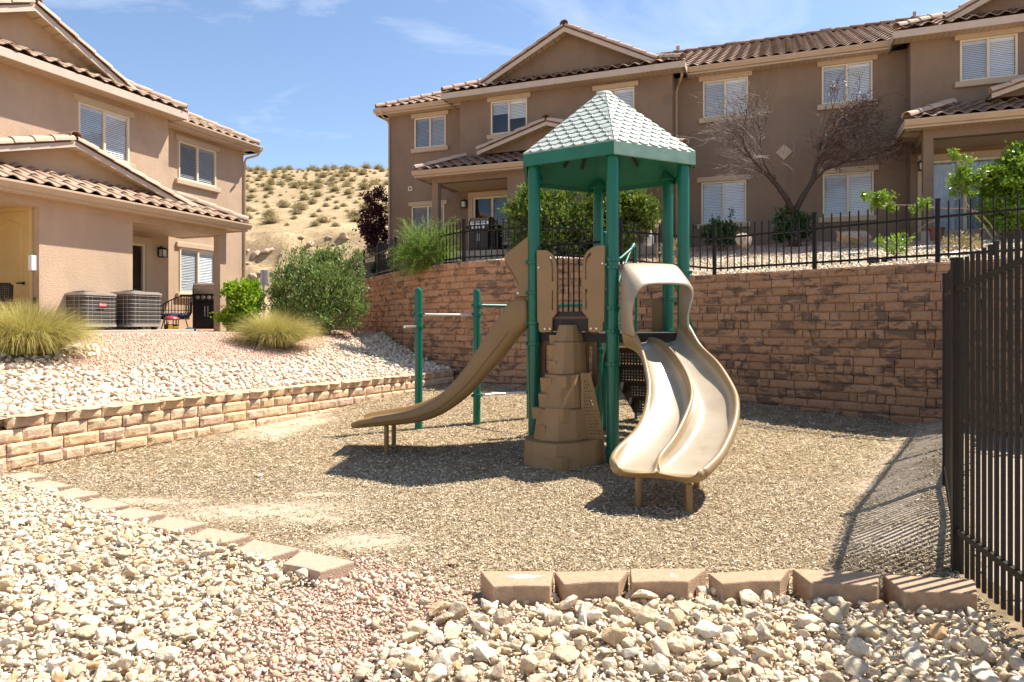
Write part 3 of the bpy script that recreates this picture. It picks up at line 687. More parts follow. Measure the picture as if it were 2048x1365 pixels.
# upper terrace gravel
X, Y = jgrid(-4.5, 12, 8.0, 20, .07, r1); n = (X - HOUSE0[0]) * NM[0] + (Y - HOUSE0[1]) * NM[1]
kk = up_in(X, Y) & (n > 0.1) & (BIG.dist(X, Y) > .2); X, Y, n = X[kk], Y[kk], n[kk]
pink = (n + np.array([noise.noise(Vector((a * .8, b * .8, 2))) for a, b in zip(X, Y)]) * 1.2) < 3.2
Sz = r1.uniform(.022, .045, len(X)); Z = h_up(X, Y)
scatter('terrace_limestone_gravel', V_PEB, np.stack([X, Y, Z + Sz * .35], -1)[~pink], Sz[~pink], M['lime_far'], r1, .5)
scatter('terrace_pink_gravel', V_PEB, np.stack([X, Y, Z + Sz * .3], -1)[pink], Sz[pink] * .8, M['red_gravel'], r1, .5)
# wood chips on the play ground, thick near the camera
def chips(n, box, L, seed, dens=None):
    r_ = np.random.default_rng(seed)
    X = r_.uniform(box[0], box[1], n); Y = r_.uniform(box[2], box[3], n)
    k = play_in(X, Y) & (np.abs(X) < Y * .85 + .3) & ~inpoly(X, Y, WHITE_L) & ~inpoly(X, Y, WHITE_R)
    k &= (r_.uniform(size=n) > sandmask(X, Y) * .97 * (1 + .6 * np.sin(X * 23) * np.cos(Y * 31)))
    red = inpoly(X, Y, RED); k &= ~red | (r_.uniform(size=n) < .25)
    mound = np.minimum(seg_dist(X, Y, FENCE[1], FENCE[2]), seg_dist(X, Y, FENCE[2], FENCE[3])); k &= (mound > .1) | (r_.uniform(size=n) < .5) | (Y < 4.2)
    k &= ~((X > np.interp(Y, [3, 3.97, 5.6, 9.2], [2.3, 2.585, 3.56, 6.15])))
    X, Y = X[k], Y[k]; m = len(X)
    Z = h_play(X, Y) + r_.uniform(.002, .016, m)
    th = r_.uniform(0, 2 * np.pi, m); el = r_.normal(0, .28, m); ro = r_.normal(0, .45, m)
    l_ = L * r_.uniform(.4, 1.3, m) / 2; w_ = L * r_.uniform(.10, .30, m) / 2
    d = np.stack([np.cos(th) * np.cos(el), np.sin(th) * np.cos(el), np.sin(el)], -1)
    s_ = np.stack([-np.sin(th) * np.cos(ro), np.cos(th) * np.cos(ro), np.sin(ro)], -1)
    C = np.stack([X, Y, Z], -1)
    a = C - d * l_[:, None] - s_ * w_[:, None] * .7; b = C + d * l_[:, None] * .9 - s_ * w_[:, None]; c = C + d * l_[:, None] + s_ * w_[:, None] * .5; e = C - d * l_[:, None] * .9 + s_ * w_[:, None]
    return np.stack([a, b, c, e], 1).reshape(-1, 3), m
V1, m1 = chips(230000, (-5.2, 4.2, 3.0, 6.6), .027, 31)
V2, m2 = chips(140000, (-5.2, 6.2, 6.6, 14), .038, 32)
o = np_mesh('wood_chips', np.concatenate([V1, V2]), np.arange((m1 + m2) * 4).reshape(-1, 4), M['chip']); tag(o, kind='stuff')
# a few stray stones on the chips, each one seen by itself
for px, py, s, lb in ((907, 1133, .05, 'single pale stone lying on the chips by the front edging blocks'), (520, 955, .045, 'flat white stone alone on the chips near the pavers'), (1500, 857 + 90, .03, 'small white stone on the chips beside the double slide'),
                      (625, 1160, .055, 'pale stone lying just in front of the raised end paver'), (582, 935, .03, 'small orange stone on the chips left of the slide shadow'), (1510, 858, .04, 'light stone at the foot of the tall block wall')):
    p = gp(px, py); o = bpy.data.objects.new('stray_stone', HERO[int(px) % 14]); COL.objects.link(o); o.location = (p.x, p.y, float(h_play(p.x, p.y)) + s * .4); o.scale = (s, s, s)
    o.rotation_euler = (.2, .1, px); tag(o, lb, 'stone')
# ------------------------------------------------------------------ houses
class Frame:
    """local axes of a facade: x along it to the right, y into the building, z up from the floor"""
    def __init__(s, o, u, n, z0): s.o = np.array(o); s.u = np.array(u); s.n = np.array(n); s.z0 = z0
    def L(s, px, py, n=0.0):
        """facade position seen at a pixel, on the plane n metres in front of the main wall"""
        k = (px - CX) / FPX; o = s.o + s.n * n
        # o.x + t u.x = k (o.y + t u.y)
        t = (k * o[1] - o[0]) / (s.u[0] - k * s.u[1]); d = o[1] + t * s.u[1]
        return t, CAMZ + (HY - py) / FPX * d - s.z0
    def s(s, px, n=0.0): return s.L(px, 0, n)[0]
FM = Frame(HOUSE0, UM, NM, 3.50)
FL = Frame((-8.36, 18.0), (.365, .931), (.931, -.365), 1.27)

def tiles(name, parent, s0, s1, n0, z0, run, pitch, mat='tile', per=.30, amp=.042, course=.36, flip=False, taper=None):
    """sheet of S-tiles; eave from s0 to s1 at y=-n0, rising backwards by pitch over run. taper(v): s-limits at v of the run"""
    nc = max(1, int(round(run / course))); nw = int((s1 - s0) / per * 8) + 1
    xs = np.linspace(s0, s1, nw); ph = ((xs - s0) / per) % 1.0
    prof = amp * np.where(ph < .62, np.sin(ph / .62 * np.pi), -.55 * np.sin((ph - .62) / .38 * np.pi))
    V, F = [], []; off = 0
    for c in range(nc):
        v0, v1 = c * run / nc, (c + 1) * run / nc + .03
        rows = []
        jit = np.repeat(rng.normal(0, .005, int(nw / 8) + 2), 8)[:nw]
        for v, lift, am in ((v0, .030, 1.06), (v0 + .02, .034, 1.06), (v1, .0, .94)):
            rows.append(np.stack([xs, np.full(nw, -n0 + v) + jit, z0 + v * pitch + lift + prof * am + jit * .4], -1))
        V.append(np.concatenate(rows)); I = np.arange(nw * 3).reshape(3, nw) + off
        F.append(np.stack([I[:-1, :-1], I[:-1, 1:], I[1:, 1:], I[1:, :-1]], -1).reshape(-1, 4)); off += nw * 3
    V = np.concatenate(V); F = np.concatenate(F)
    if taper is not None:
        v = (V[:, 1] + n0) / run; lo, hi = taper(v); V[:, 0] = np.clip(V[:, 0], lo, hi)
    # break every course into single tiles so that each one can have its own tint
    tile_id = ((V[F].mean(1)[:, 0] - s0) / per).astype(int)
    Vn = V[F].reshape(-1, 3)
    o = np_mesh(name, V, F, M[mat], parent, True)
    bm = bmesh.new(); bm.from_mesh(o.data); bm.faces.ensure_lookup_table()
    ed = [e for e in bm.edges if len(e.link_faces) == 2 and tile_id[e.link_faces[0].index] != tile_id[e.link_faces[1].index]]
    bmesh.ops.split_edges(bm, edges=ed); bm.to_mesh(o.data); bm.free()
    m = o.modifiers.new('solid', 'SOLIDIFY'); m.thickness = .016; m.offset = -1
    return o
def barrels(name, parent, p0, p1, up=(0, 0, 1), r=.105, step=.40, mat='ridge_tile', over=.05, mbs=None):
    """row of overlapping half-round tiles from p0 up to p1"""
    mb = mbs or MB(); p0, p1 = Vector(p0), Vector(p1); L = (p1 - p0).length; d = (p1 - p0) / L; up = Vector(up)
    sd_ = d.cross(up).normalized(); up2 = sd_.cross(d).normalized()
    n = max(1, int(round(L / step))); st = L / n
    for i in range(n):
        a = p0 + d * (i * st - (.0 if i == 0 else over)); b = p0 + d * ((i + 1) * st)
        ra, rb = r * 1.06, r * .90; sh = up2 * .004
        vs = []
        for q, rr, o2 in ((a, ra, sh * 3), (b, rb, sh * 0)):
            for rad in (rr, rr - .018):
                for k in range(9):
                    th = math.pi * (k / 8) * 1.06 - .09
                    vs.append(q + o2 + sd_ * (rad * math.cos(th)) + up2 * (rad * math.sin(th) * .92))
        fs = []
        for k in range(8):
            fs += [(k, k + 1, 18 + k + 1, 18 + k), (9 + k + 1, 9 + k, 27 + k, 27 + k + 1), (k + 1, k, 9 + k, 9 + k + 1), (18 + k, 18 + k + 1, 27 + k + 1, 27 + k)]
        fs += [(0, 18, 27, 9), (8, 17, 35, 26)]
        mb.add(vs, fs)
    if mbs is None: return mb.build(name, M[mat], parent, auto=True)
def gutter(parent, s0, s1, n, ztop, returns=()):
    """K-style gutter; its back lies on the plane n"""
    mb = MB(); prof = [(0, -.005), (0, -.125), (.075, -.125), (.085, -.10), (.105, -.07), (.125, -.035), (.125, 0), (.112, 0), (.112, -.03), (.09, -.1), (.012, -.112), (.012, -.005)]
    n_ = len(prof)
    va = [(s0, -(n + a), ztop + b) for a, b in prof]; vb = [(s1, -(n + a), ztop + b) for a, b in prof]
    mb.add(va + vb, [(i, (i + 1) % n_, n_ + (i + 1) % n_, n_ + i) for i in range(n_)])
    for x in (s0, s1): mb.add([(x, -(n + a), ztop + b) for a, b in prof[:7]] , [tuple(range(7))])
    for x, y1 in returns: mb.box(x - .06, x + .06, -(n + .12), y1, ztop - .125, ztop)
    return mb.build('gutter', M['gutter'], parent, bevel=.004)
OPEN = []
def front_wall(mb, s0, s1, n, z0, z1, key):
    """front face of a wall with its window and door openings left out"""
    ops = [o for o in OPEN if o[0] == key and abs(o[1] - n) < .01]
    xs = sorted({s0, s1} | {v for o in ops for v in o[2:4] if s0 < v < s1}); zs = sorted({z0, z1} | {v for o in ops for v in o[4:6] if z0 < v < z1})
    for a, b in zip(xs[:-1], xs[1:]):
        for c, d in zip(zs[:-1], zs[1:]):
            m, q = (a + b) / 2, (c + d) / 2
            if any(o[2] < m < o[3] and o[4] < q < o[5] for o in ops): continue
            mb.add([(a, -n, c), (b, -n, c), (b, -n, d), (a, -n, d)], [(0, 1, 2, 3)])
def solid_wall(name, parent, s0, s1, n, back, z0, z1):
    mb = MB(); front_wall(mb, s0, s1, n, z0, z1, parent.name)
    v = [(s0, -n, z0), (s1, -n, z0), (s1, back, z0), (s0, back, z0), (s0, -n, z1), (s1, -n, z1), (s1, back, z1), (s0, back, z1)]
    mb.add(v, [(4, 5, 6, 7), (1, 2, 6, 5), (2, 3, 7, 6), (3, 0, 4, 7)])
    me = bpy.data.meshes.new(name); me.from_pydata(mb.v, [], mb.f); me.update()
    return link_mesh(name, me, M['stucco_sunlit' if parent.name == 'apartment_house' else 'stucco'], parent)
def window(parent, f, px0, py0, px1, py1, n, blind='blind', open_=None, sill=True, screen=True, lintel=True, H=None):
    """sliding window whose frame corners are seen at the given pixels (left edge top / bottom)"""
    s0, zt = f.L(px0, py0, n); _, zb = f.L(px0, py1, n); s1 = f.s(px1, n)
    y = -n; fr = .045
    OPEN.append((parent.name, n, s0 + .004, s1 - .004, zb + .004, zt - .004))
    mb = MB()
    mb.box(s0, s0 + fr, y - .022, y + .05, zb, zt); mb.box(s1 - fr, s1, y - .022, y + .05, zb, zt)
    mb.box(s0 + fr, s1 - fr, y - .021, y + .05, zt - fr, zt); mb.box(s0 + fr, s1 - fr, y - .021, y + .05, zb, zb + fr)
    sm = (s0 + s1) / 2; mb.box(sm - .028, sm + .028, y - .012, y + .04, zb + fr, zt - fr)
    w = mb.build('window', M['frame'], parent, bevel=.005)
    for a, b, mt, dy in ((s0 + fr, sm - .028, 'glass_dark' if screen else 'glass', .02), (sm + .028, s1 - fr, 'glass', .004)):
        p = MB(); tl = rng.uniform(-.004, .004)
        p.add([(a, y + dy, zb + fr), (b, y + dy + tl, zb + fr), (b, y + dy + tl, zt - fr), (a, y + dy, zt - fr)], [(0, 1, 2, 3)]); p.build('pane', M[mt], w)
    rb = MB(); rb.add([(s0, y + .42, zb), (s1, y + .42, zb), (s1, y + .42, zt), (s0, y + .42, zt)], [(0, 1, 2, 3)])
    for x in (s0 + .01, s1 - .01): rb.add([(x, y + .05, zb), (x, y + .42, zb), (x, y + .42, zt), (x, y + .05, zt)], [(0, 1, 2, 3)])
    for z in (zb + .01, zt - .01): rb.add([(s0, y + .05, z), (s1, y + .05, z), (s1, y + .42, z), (s0, y + .42, z)], [(0, 1, 2, 3)])
    rb.build('dark_interior', M['room'], w)
    if blind:
        for a, b, gap in ((s0 + fr + .01, sm - .01, open_[0] if open_ else 0), (sm + .01, s1 - fr - .01, open_[1] if open_ else 0)):
            bm_ = MB(); z = zt - fr - .05; bot = zb + fr + .02 + (zt - zb - 2 * fr) * gap
            bm_.box(a, b, y + .034, y + .07, zt - fr - .05, zt - fr)
            while z > bot:
                sl = rng.normal(0, .0015)
                bm_.add([(a, y + .036 + sl, z - .040), (b, y + .036, z - .040 + sl), (b, y + .052, z - .002 + sl), (a, y + .052 + sl, z - .002)], [(0, 1, 2, 3)]); z -= .042
            bm_.build('blind', M[blind], w)
    if lintel: 
        mb = MB(); mb.box(s0 - .11, s1 + .11, y - .055, y + .01, zt + .002, zt + .14); mb.build('window_head', M['trim'], w, bevel=.014)
    if sill:
        mb = MB(); mb.box(s0 - .11, s1 + .11, y - .085, y + .01, zb - .14, zb - .002); mb.build('sill', M['trim'], w, bevel=.02)
    return w
def lantern(parent, s, y, z, lit=False):
    """small wall lantern, fixed to the wall at y"""
    mb = MB(); mb.box(s - .05, s + .05, y - .02, y, z - .08, z + .12)
    mb.tube([(s, y - .01, z + .09), (s, y - .07, z + .14), (s, y - .12, z + .12)], .012, 6)
    mb.prism([(s - .085, y - .205, z + .06), (s + .085, y - .205, z + .06), (s + .085, y - .035, z + .06), (s - .085, y - .035, z + .06)], (0, 0, .014))
    mb.prism([(s - .055, y - .175, z + .074), (s + .055, y - .175, z + .074), (s + .055, y - .065, z + .074), (s - .055, y - .065, z + .074)], (0, 0, .03))
    for dx in (-.07, .06):
        for dy in (-.19, -.06): mb.box(s + dx, s + dx + .012, y + dy, y + dy + .012, z - .11, z + .06)
    mb.box(s - .07, s + .072, y - .19, y - .048, z - .125, z - .11)
    o = mb.build('wall_lantern', M['black_metal'], parent)
    g = MB(); g.box(s - .055, s + .055, y - .175, y - .065, z - .108, z + .058); g.build('lamp_glass', M['lamp_glass'], o)
M['lamp_glass'] = pm('frosted_glass', (.6, .58, .5), .3, .05, 8)
def slab(mb, s0, s1, y0, y1, z0, z1): mb.box(s0, s1, y0, y1, z0, z1)

def gable(parent, sc, hw, zc, pitch, n_wall, n_front, depth, ztop_wall, thick=.13, tail=.0):
    """gable roof with its ridge pointing out of the facade. sc, zc: ridge top at the front; hw: half width to the rake ends"""
    y_f = -n_front
    tri_h = hw * pitch
    # plastered triangle
    t = .10 + thick
    zb = zc - tri_h - .05
    mb = MB(); q = hw - .05
    zt_ = zc - .085
    mb.prism([(sc - (zt_ - zb) / pitch, -n_wall, zb), (sc + (zt_ - zb) / pitch, -n_wall, zb), (sc, -n_wall, zt_)], (0, .15, 0))
    mb.build('gable_wall', M['stucco_sunlit' if parent.name == 'apartment_house' else 'stucco'], parent)
    for sg in (-1, 1):
        e = (sc + sg * hw, zc - tri_h)
        # roof slab running back
        mb = MB()
        mb.prism([(sc, y_f + .03, zc), (e[0], y_f + .03, e[1]), (e[0], y_f + .03, e[1] - .05), (sc, y_f + .03, zc - .05)], (0, depth, 0))
        mb.build('gable_roof', M['tile'], parent)
        # rake board
        mb = MB()
        mb.prism([(sc, y_f, zc - .045), (e[0], y_f, e[1] - .045), (e[0], y_f, e[1] - thick - .045), (sc, y_f, zc - thick - .045)], (0, .035, 0))
        mb.build('rake_board', M['fascia'], parent)
        mb = MB(); nl = 14
        a0 = Vector((sc, y_f + .036, zc - .10)); a1 = Vector((e[0], y_f + .036, e[1] - .10)); dp = n_front - n_wall - .03
        for i in range(nl):
            p, q2 = a0.lerp(a1, i / nl + .004), a0.lerp(a1, (i + 1) / nl - .004)
            mb.add([p, q2, q2 + Vector((0, dp, 0)), p + Vector((0, dp, 0)), p + Vector((0, 0, .03)), q2 + Vector((0, 0, .03)), q2 + Vector((0, dp, .03)), p + Vector((0, dp, .03))],
                   [(0, 1, 2, 3), (4, 7, 6, 5), (0, 4, 5, 1), (1, 5, 6, 2), (2, 6, 7, 3), (3, 7, 4, 0)])
        mb.build('rake_soffit', M['soffit_flat'], parent)
        nrm = Vector((sg * pitch, 0, 1)).normalized()
        barrels('rake_tile_row', parent, (e[0], y_f + .06, e[1] - .01), (sc + sg * .02, y_f + .06, zc - .01), nrm, .115, .40)
    mb = MB(); barrels('', None, (sc, y_f - .02, zc + .03), (sc, y_f + depth, zc + .03), (0, 0, 1), .12, .42, mbs=mb); mb.build('ridge_tile_row', M['tile'], parent, auto=True)
M['soffit_flat'] = pm('soffit_board', (0.50, 0.385, 0.255), 0.6, 0.05, 4)

def eave(parent, s0, s1, n_wall, n_out, z, kind, axis='soffit_x', gut=True, gx=0.12):
    """closed eave: soffit between wall and fascia, then a gutter or a plain board. z: top of the board"""
    mb = MB(); mb.add([(s0, -n_wall + .02, z - .15), (s1, -n_wall + .02, z - .15), (s1, -n_out, z - .15), (s0, -n_out, z - .15),
                       (s0, -n_wall + .02, z - .13), (s1, -n_wall + .02, z - .13), (s1, -n_out, z - .13), (s0, -n_out, z - .13)],
                      [(0, 1, 2, 3), (4, 7, 6, 5), (0, 4, 5, 1), (1, 5, 6, 2), (2, 6, 7, 3), (3, 7, 4, 0)])
    mb.build('soffit', M[axis], parent)
    mb = MB(); mb.box(s0, s1, -n_out - .025, -n_out + .02, z - .165, z - .004); mb.build('fascia_board', M['fascia'], parent, bevel=.004)
    if gut: gutter(parent, s0 - .02, s1 + .02, n_out + .026, z + .005)
def downspout(parent, pts, r=.036):
    mb = MB(); mb.tube(pts, r, 8); return mb.build('downspout', M['gutter'], parent, auto=True)

def hip(parent, s0, s1, n, z, run, pitch, ends=(True, True), depth=None, mat='tile', ridge='ridge_tile'):
    """hipped ends of a lean-to or main roof slope: hip tiles and the sloping side face"""
    for on, x, sg in ((ends[0], s0, 1), (ends[1], s1, -1)):
        if not on: continue
        d = depth or run * 1.6
        mb = MB(); v = [(x, -n, z - .01), (x + sg * run, -n + run, z + run * pitch - .01), (x + sg * run, -n + d, z + run * pitch - .01), (x, -n + d, z - .01)]
        mb.add(v + [(a, b, c - .03) for a, b, c in v], [(0, 1, 2, 3), (4, 7, 6, 5), (0, 4, 5, 1), (1, 5, 6, 2), (2, 6, 7, 3), (3, 7, 4, 0)]); mb.build('hip_slope', M[mat], parent)
        barrels('hip_tile_row', parent, (x + sg * .03, -n + .03, z + .045), (x + sg * run, -n + run, z + run * pitch + .045), (-sg * pitch * .7, -pitch * .7, 1), .11, .40)
        mb = MB(); mb.box(x - .02, x + .02, -n + .08, -n + d, z - .20, z - .03); mb.build('side_board', M['fascia'], parent)
# ================= main building
mb_root = empty('apartment_building', (HOUSE0[0], HOUSE0[1], 3.50), math.atan2(UM[1], UM[0]),
                'long two storey tan stucco apartment block with brown tile roofs, above the retaining wall', 'apartment building')
A = mb_root
NWO = 1.0
NW = .60      # gabled bays stand this far in front of the main wall
sL = FM.s(778, 0); sG0 = FM.s(920, NW); sG1 = FM.s(1345, NW); sH0 = FM.s(1821, NW); sH1 = sH0 + (sG1 - sG0)
sEnd = sH1 + 2.5
zM = FM.L(1580, 110, .4)[1]          # top of the main gutter
zG = FM.L(1130, 154, NWO)[1]      # top of the bay's eave board
zG2 = FM.L(1900, 50, NWO)[1]
zG = (zG + zG2) / 2
PIT = .47
# walls
# closing gable at the left end of the block
# main roof: front and back slope with ridge
nO = .34; run = 4.3 + nO; s_l = FM.s(752, nO)
RUN = run + .07
tiles('roof_slope', A, s_l, sEnd + .3, nO + .07, zM + .035, RUN, PIT, taper=lambda v: (s_l + v * RUN, sEnd + .3 + 0 * v))
hip(A, s_l, sEnd, nO + .07, zM + .035, RUN, PIT, (True, False), 9.3)
mb = MB(); mb.box(s_l, sL + .02, -nO, 9.1, zM - .15, zM - .13); mb.build('side_soffit', M['soffit_y'], A)
gutter(A, s_l, s_l + .01, nO, zM + .005)
mb = MB(); zr = zM + .03 + (run + .09) * PIT
mb.prism([(s_l + RUN, 4.3, zr - .02), (s_l + RUN, 9.2, zr - .02 - 4.9 * PIT), (s_l + RUN, 9.2, zr - .08 - 4.9 * PIT), (s_l + RUN, 4.3, zr - .08)], (sEnd + .3 - s_l - RUN, 0, 0)); mb.build('rear_roof_slope', M['tile'], A)
mb = MB(); barrels('', None, (s_l + RUN, 4.3, zr + .0), (sEnd + .3, 4.3, zr + .0), (0, 0, 1), .12, .42, mbs=mb); mb.build('ridge_tile_row', M['tile'], A, auto=True)
eave(A, s_l, sG0 - .02, 0, nO, zM, 'g')
eave(A, sG1 + .36, sH0 - .40, 0, nO, zM, 'g')
# bays
sc1 = (FM.s(1128, NW + .1)); zc1 = FM.L(1128, 51, NW + .1)[1]
for k, (a, b) in enumerate(((sG0, sG1), (sH0, sH1))):
    e0, e1 = a - .40, b + .36
    eave(A, e0, e1, NW, NWO, zG, 'g', gut=False)
    mb = MB(); mb.box(e0 - .03, e1 + .03, -(NWO + .05), -(NWO + .026), zG - .17, zG + .0); mb.build('eave_board', M['fascia'], A, bevel=.004)
    for x in (e0, e1 - .03):
        mb = MB(); mb.box(x, x + .03, -NWO, .0, zG - .165, zG - .01); mb.build('side_board', M['fascia'], A)
    tiles('pent_roof', A, e0, e1, NWO + .07, zG + .035, 1.15, PIT, taper=lambda v: (e0 + v * 1.15, e1 - v * 1.15))
    hip(A, e0, e1, NWO + .07, zG + .035, 1.15, PIT, (True, True), 1.5)
    sc = sc1 if k == 0 else sc1 + (sH0 - sG0)
    hw = 2.62
    pit = (zc1 - FM.L(962, 166, NW + .1)[1]) / (sc1 - FM.s(962, NW + .1))
    gable(A, sc, hw, zc1, pit, .32, NW + .1, 5.2, 0)
# downspouts
def ds(px, n, s=None, z0=-.3, zt=None):
    pass
x = FM.s(1352, .1)
downspout(A, [(x + .22, -.56, zM - .10), (x + .21, -.50, zM - .22), (x + .05, -.12, zM - .36), (x + .0, -.045, zM - .5), (x + .0, -.045, -.2)])
downspout(A, [(sL + .02, -.56, zM - .10), (sL + .02, -.50, zM - .22), (sL + .03, -.12, zM - .32), (sL + .03, -.045, zM - .42), (sL + .03, -.045, -.2)], .03)
# windows: upper floor, then lower floor
window(A, FM, 829.5, 238, 892, 299, 0, 'blind_grey', (0, 0), screen=True)
window(A, FM, 982, 205, 1054.5, 271, NW, 'blind', (.62, .42), screen=True)
window(A, FM, 1193, 183, 1269, 250, NW, 'blind', None, screen=True)
window(A, FM, 1406, 164.5, 1496, 238, 0, 'blind', None)
window(A, FM, 1643.5, 134, 1745, 211, 0, 'blind', None)
window(A, FM, 1919.5, 82, 2035, 165, NW, 'blind', None)
window(A, FM, 824, 414, 889, 484, 0, 'blind_grey', (.0, .2))
window(A, FM, 1402.5, 366.5, 1492.5, 449, 0, 'blind', None)
window(A, FM, 1645.5, 349.5, 1747.5, 436, 0, 'blind', None)
# dryer vent, plaster diamond, roof vents
s_, z_ = FM.L(821, 378, 0); mb = MB(); mb.box(s_ - .075, s_ + .075, -.03, 0, z_ - .075, z_ + .075); o = mb.build('wall_vent', M['frame'], A, bevel=.004)
mb = MB(); mb.tube([(s_, -.035, z_), (s_, -.028, z_)], .032, 12); mb.build('vent_hole', M['black_metal'], o)
s_, z_ = FM.L(1568, 305, 0); mb = MB(); r_ = .21; mb.prism([(s_ - r_, -.03, z_), (s_, -.03, z_ - r_), (s_ + r_, -.03, z_), (s_, -.03, z_ + r_)], (0, .03, 0)); mb.build('plaster_diamond', M['trim'], A, bevel=.006)
def slope_pt(px, py):
    """point of the main roof slope seen at a pixel"""
    best = None
    for v in np.linspace(.1, run, 200):
        s_, z_ = FM.L(px, py, nO - v)
        e = abs(z_ - (zM + .05 + v * PIT))
        if best is None or e < best[0]: best = (e, s_, -nO + v, zM + .05 + v * PIT)
    return best[1:]
for px, py, kind in ((1356, 92, 'pipe'), (1463, 82, 'flat'), (1651, 58, 'flat'), (1829, 18, 'pipe')):
    s_, y_, z_ = slope_pt(px, py)
    mb = MB()
    if kind == 'pipe':
        mb.tube([(s_, y_, z_ - .2), (s_, y_, z_ + .26)], .045, 10); mb.tube([(s_, y_, z_ + .20), (s_, y_, z_ + .28)], .07 if px < 1500 else .05, 10)
    else: mb.box(s_ - .17, s_ + .17, y_ - .1, y_ + .25, z_ - .05, z_ + .13)
    mb.build('roof_vent', M['ridge_tile'], A, bevel=.008)

# porches of the main building
def porch(f, A, sc, s_l, s_r, n_p, zg, zc, pit, hw, post_s, post_w, beam_z, block, back_n, door=None, post2=None, side='soffit_y'):
    n_o = n_p + .28
    tiles('porch_roof', A, s_l, s_r, n_o + .07, zg + .035, n_o - back_n + .0 if False else 1.12, PIT, 'tile_pale' if f is FL else 'tile', taper=lambda v: (s_l + v * 1.12, s_r - v * 1.12))
    hip(A, s_l, s_r, n_o + .07, zg + .035, 1.12, PIT, (True, True), n_o - back_n + .05)
    mb = MB(); mb.prism([(s_l + 1.2, -n_o, zg - .03), (s_l + 1.2, -back_n, zg - .03), (s_l + 1.2, -back_n, zg + (n_o - back_n) * PIT - .04)], (s_r - s_l - 2.4, 0, 0)); mb.build('porch_roof_deck', M['tile'], A)
    eave(A, s_l, s_r, n_p - .14, n_o, zg, 'g')
    for x0, x1 in ((s_l, s_l + .02), (s_r - .02, s_r)):
        mb = MB(); mb.box(x0, x1, -n_o, -back_n, zg - .165, zg - .005); mb.build('side_board', M['fascia'], A)
    for x0, x1 in ((s_l + .02, min(post_s) - .05), (max(post_s) + .05, s_r - .02)):
        mb = MB(); mb.box(x0, x1, -n_p + .1, -back_n, zg - .15, zg - .13); mb.build('side_soffit', M[side], A)
    gable(A, sc, hw, zc, pit, n_o - .82, n_o - .48, n_o - .48 - back_n, 0, .10)
    # beam, posts, ceiling
    a, b = min(post_s) - post_w / 2, max(post_s) + post_w / 2
    mb = MB(); mb.box(a, b, -n_p, -n_p + post_w, beam_z, zg - .14); mb.box(a, a + post_w, -n_p + post_w, -back_n, beam_z, zg - .142); mb.box(b - post_w, b, -n_p + post_w, -back_n, beam_z, zg - .142)
    mb.build('porch_beam', M['stucco_sunlit' if f is FL else 'stucco'], A)
    for s_ in post_s:
        mb = MB(); mb.box(s_ - post_w / 2, s_ + post_w / 2, -n_p, -n_p + post_w, -.35, beam_z + .002); mb.build('porch_post', M['stucco_sunlit' if f is FL else 'stucco'], A, bevel=.012)
    mb = MB(); mb.box(a + .05, b - .05, -n_p + .08, -back_n, zg - .30, zg - .27); mb.build('porch_ceiling', M['soffit_flat'], A)
    if block:
        mb = MB(); mb.box(block[0], block[1], -n_p - .004, -back_n, -.35, beam_z + .02); mb.build('store_wall', M['stucco_sunlit' if f is FL else 'stucco'], A)
    mb = MB(); mb.box(a - .05, b + .05, -n_p - .06, -back_n, -.30, -.004); mb.build('porch_slab', M['concrete'], A, bevel=.01)
def slider(A, s0, s1, zt, y, curtains=False, trim=True):
    """sliding glass door"""
    fr = .06; mb = MB()
    OPEN.append((A.name, -y, s0 + .004, s1 - .004, -.002, zt - .004))
    mb.box(s0, s0 + fr, y - .03, y + .05, 0, zt); mb.box(s1 - fr, s1, y - .03, y + .05, 0, zt); mb.box(s0 + fr, s1 - fr, y - .03, y + .05, zt - fr, zt); mb.box(s0 + fr, s1 - fr, y - .03, y + .05, 0, .05)
    sm = (s0 + s1) / 2; mb.box(sm - .035, sm + .035, y - .025, y + .045, .05, zt - fr)
    d = mb.build('sliding_door', M['frame'], A, bevel=.005)
    for a, b, m_, dy in ((s0 + fr, sm - .035, 'glass', .0), (sm + .035, s1 - fr, 'glass_dark', .02)):
        p = MB(); p.add([(a, y + dy, .05), (b, y + dy, .05), (b, y + dy, zt - fr), (a, y + dy, zt - fr)], [(0, 1, 2, 3)]); p.build('pane', M[m_], d)
    rb = MB(); rb.add([(s0, y + .55, 0), (s1, y + .55, 0), (s1, y + .55, zt), (s0, y + .55, zt)], [(0, 1, 2, 3)]); rb.add([(s0, y + .05, 0), (s1, y + .05, 0), (s1, y + .55, 0), (s0, y + .55, 0)], [(0, 1, 2, 3)])
    for x in (s0 + .005, s1 - .005): rb.add([(x, y + .05, 0), (x, y + .55, 0), (x, y + .55, zt), (x, y + .05, zt)], [(0, 1, 2, 3)])
    rb.build('dark_interior', M['room'], d)
    if curtains:
        V = []; xs = np.linspace(s0 + fr, s1 - fr, 120); ys = y + .12 + .03 * np.sin(xs * 42) + .012 * np.sin(xs * 97)
        V = np.concatenate([np.stack([xs, ys, np.full(120, .03)], -1), np.stack([xs, ys, np.full(120, zt - fr)], -1)]); I = np.arange(120)
        np_mesh('curtain', V, np.stack([I[:-1], I[1:], I[1:] + 120, I[:-1] + 120], -1), M['curtain'], d, True)
    if trim:
        mb = MB(); mb.box(s0 - .16, s1 + .16, y - .06, y + .01, zt + .002, zt + .15); mb.box(s0 - .16, s0 - .002, y - .058, y + .01, 0, zt + .002); mb.box(s1 + .002, s1 + .16, y - .058, y + .01, 0, zt + .002); mb.build('door_trim', M['trim'], d, bevel=.008)
    return d
NP = 2.0; PW = .20
sP0, zP = FM.L(829, 345, NP + .28)
scP = FM.s(1092, NP - .2); zcP = FM.L(1092, 240, NP - .2)[1]
pitP = (zcP - FM.L(912, 318, NP - .2)[1]) / (scP - FM.s(912, NP - .2))
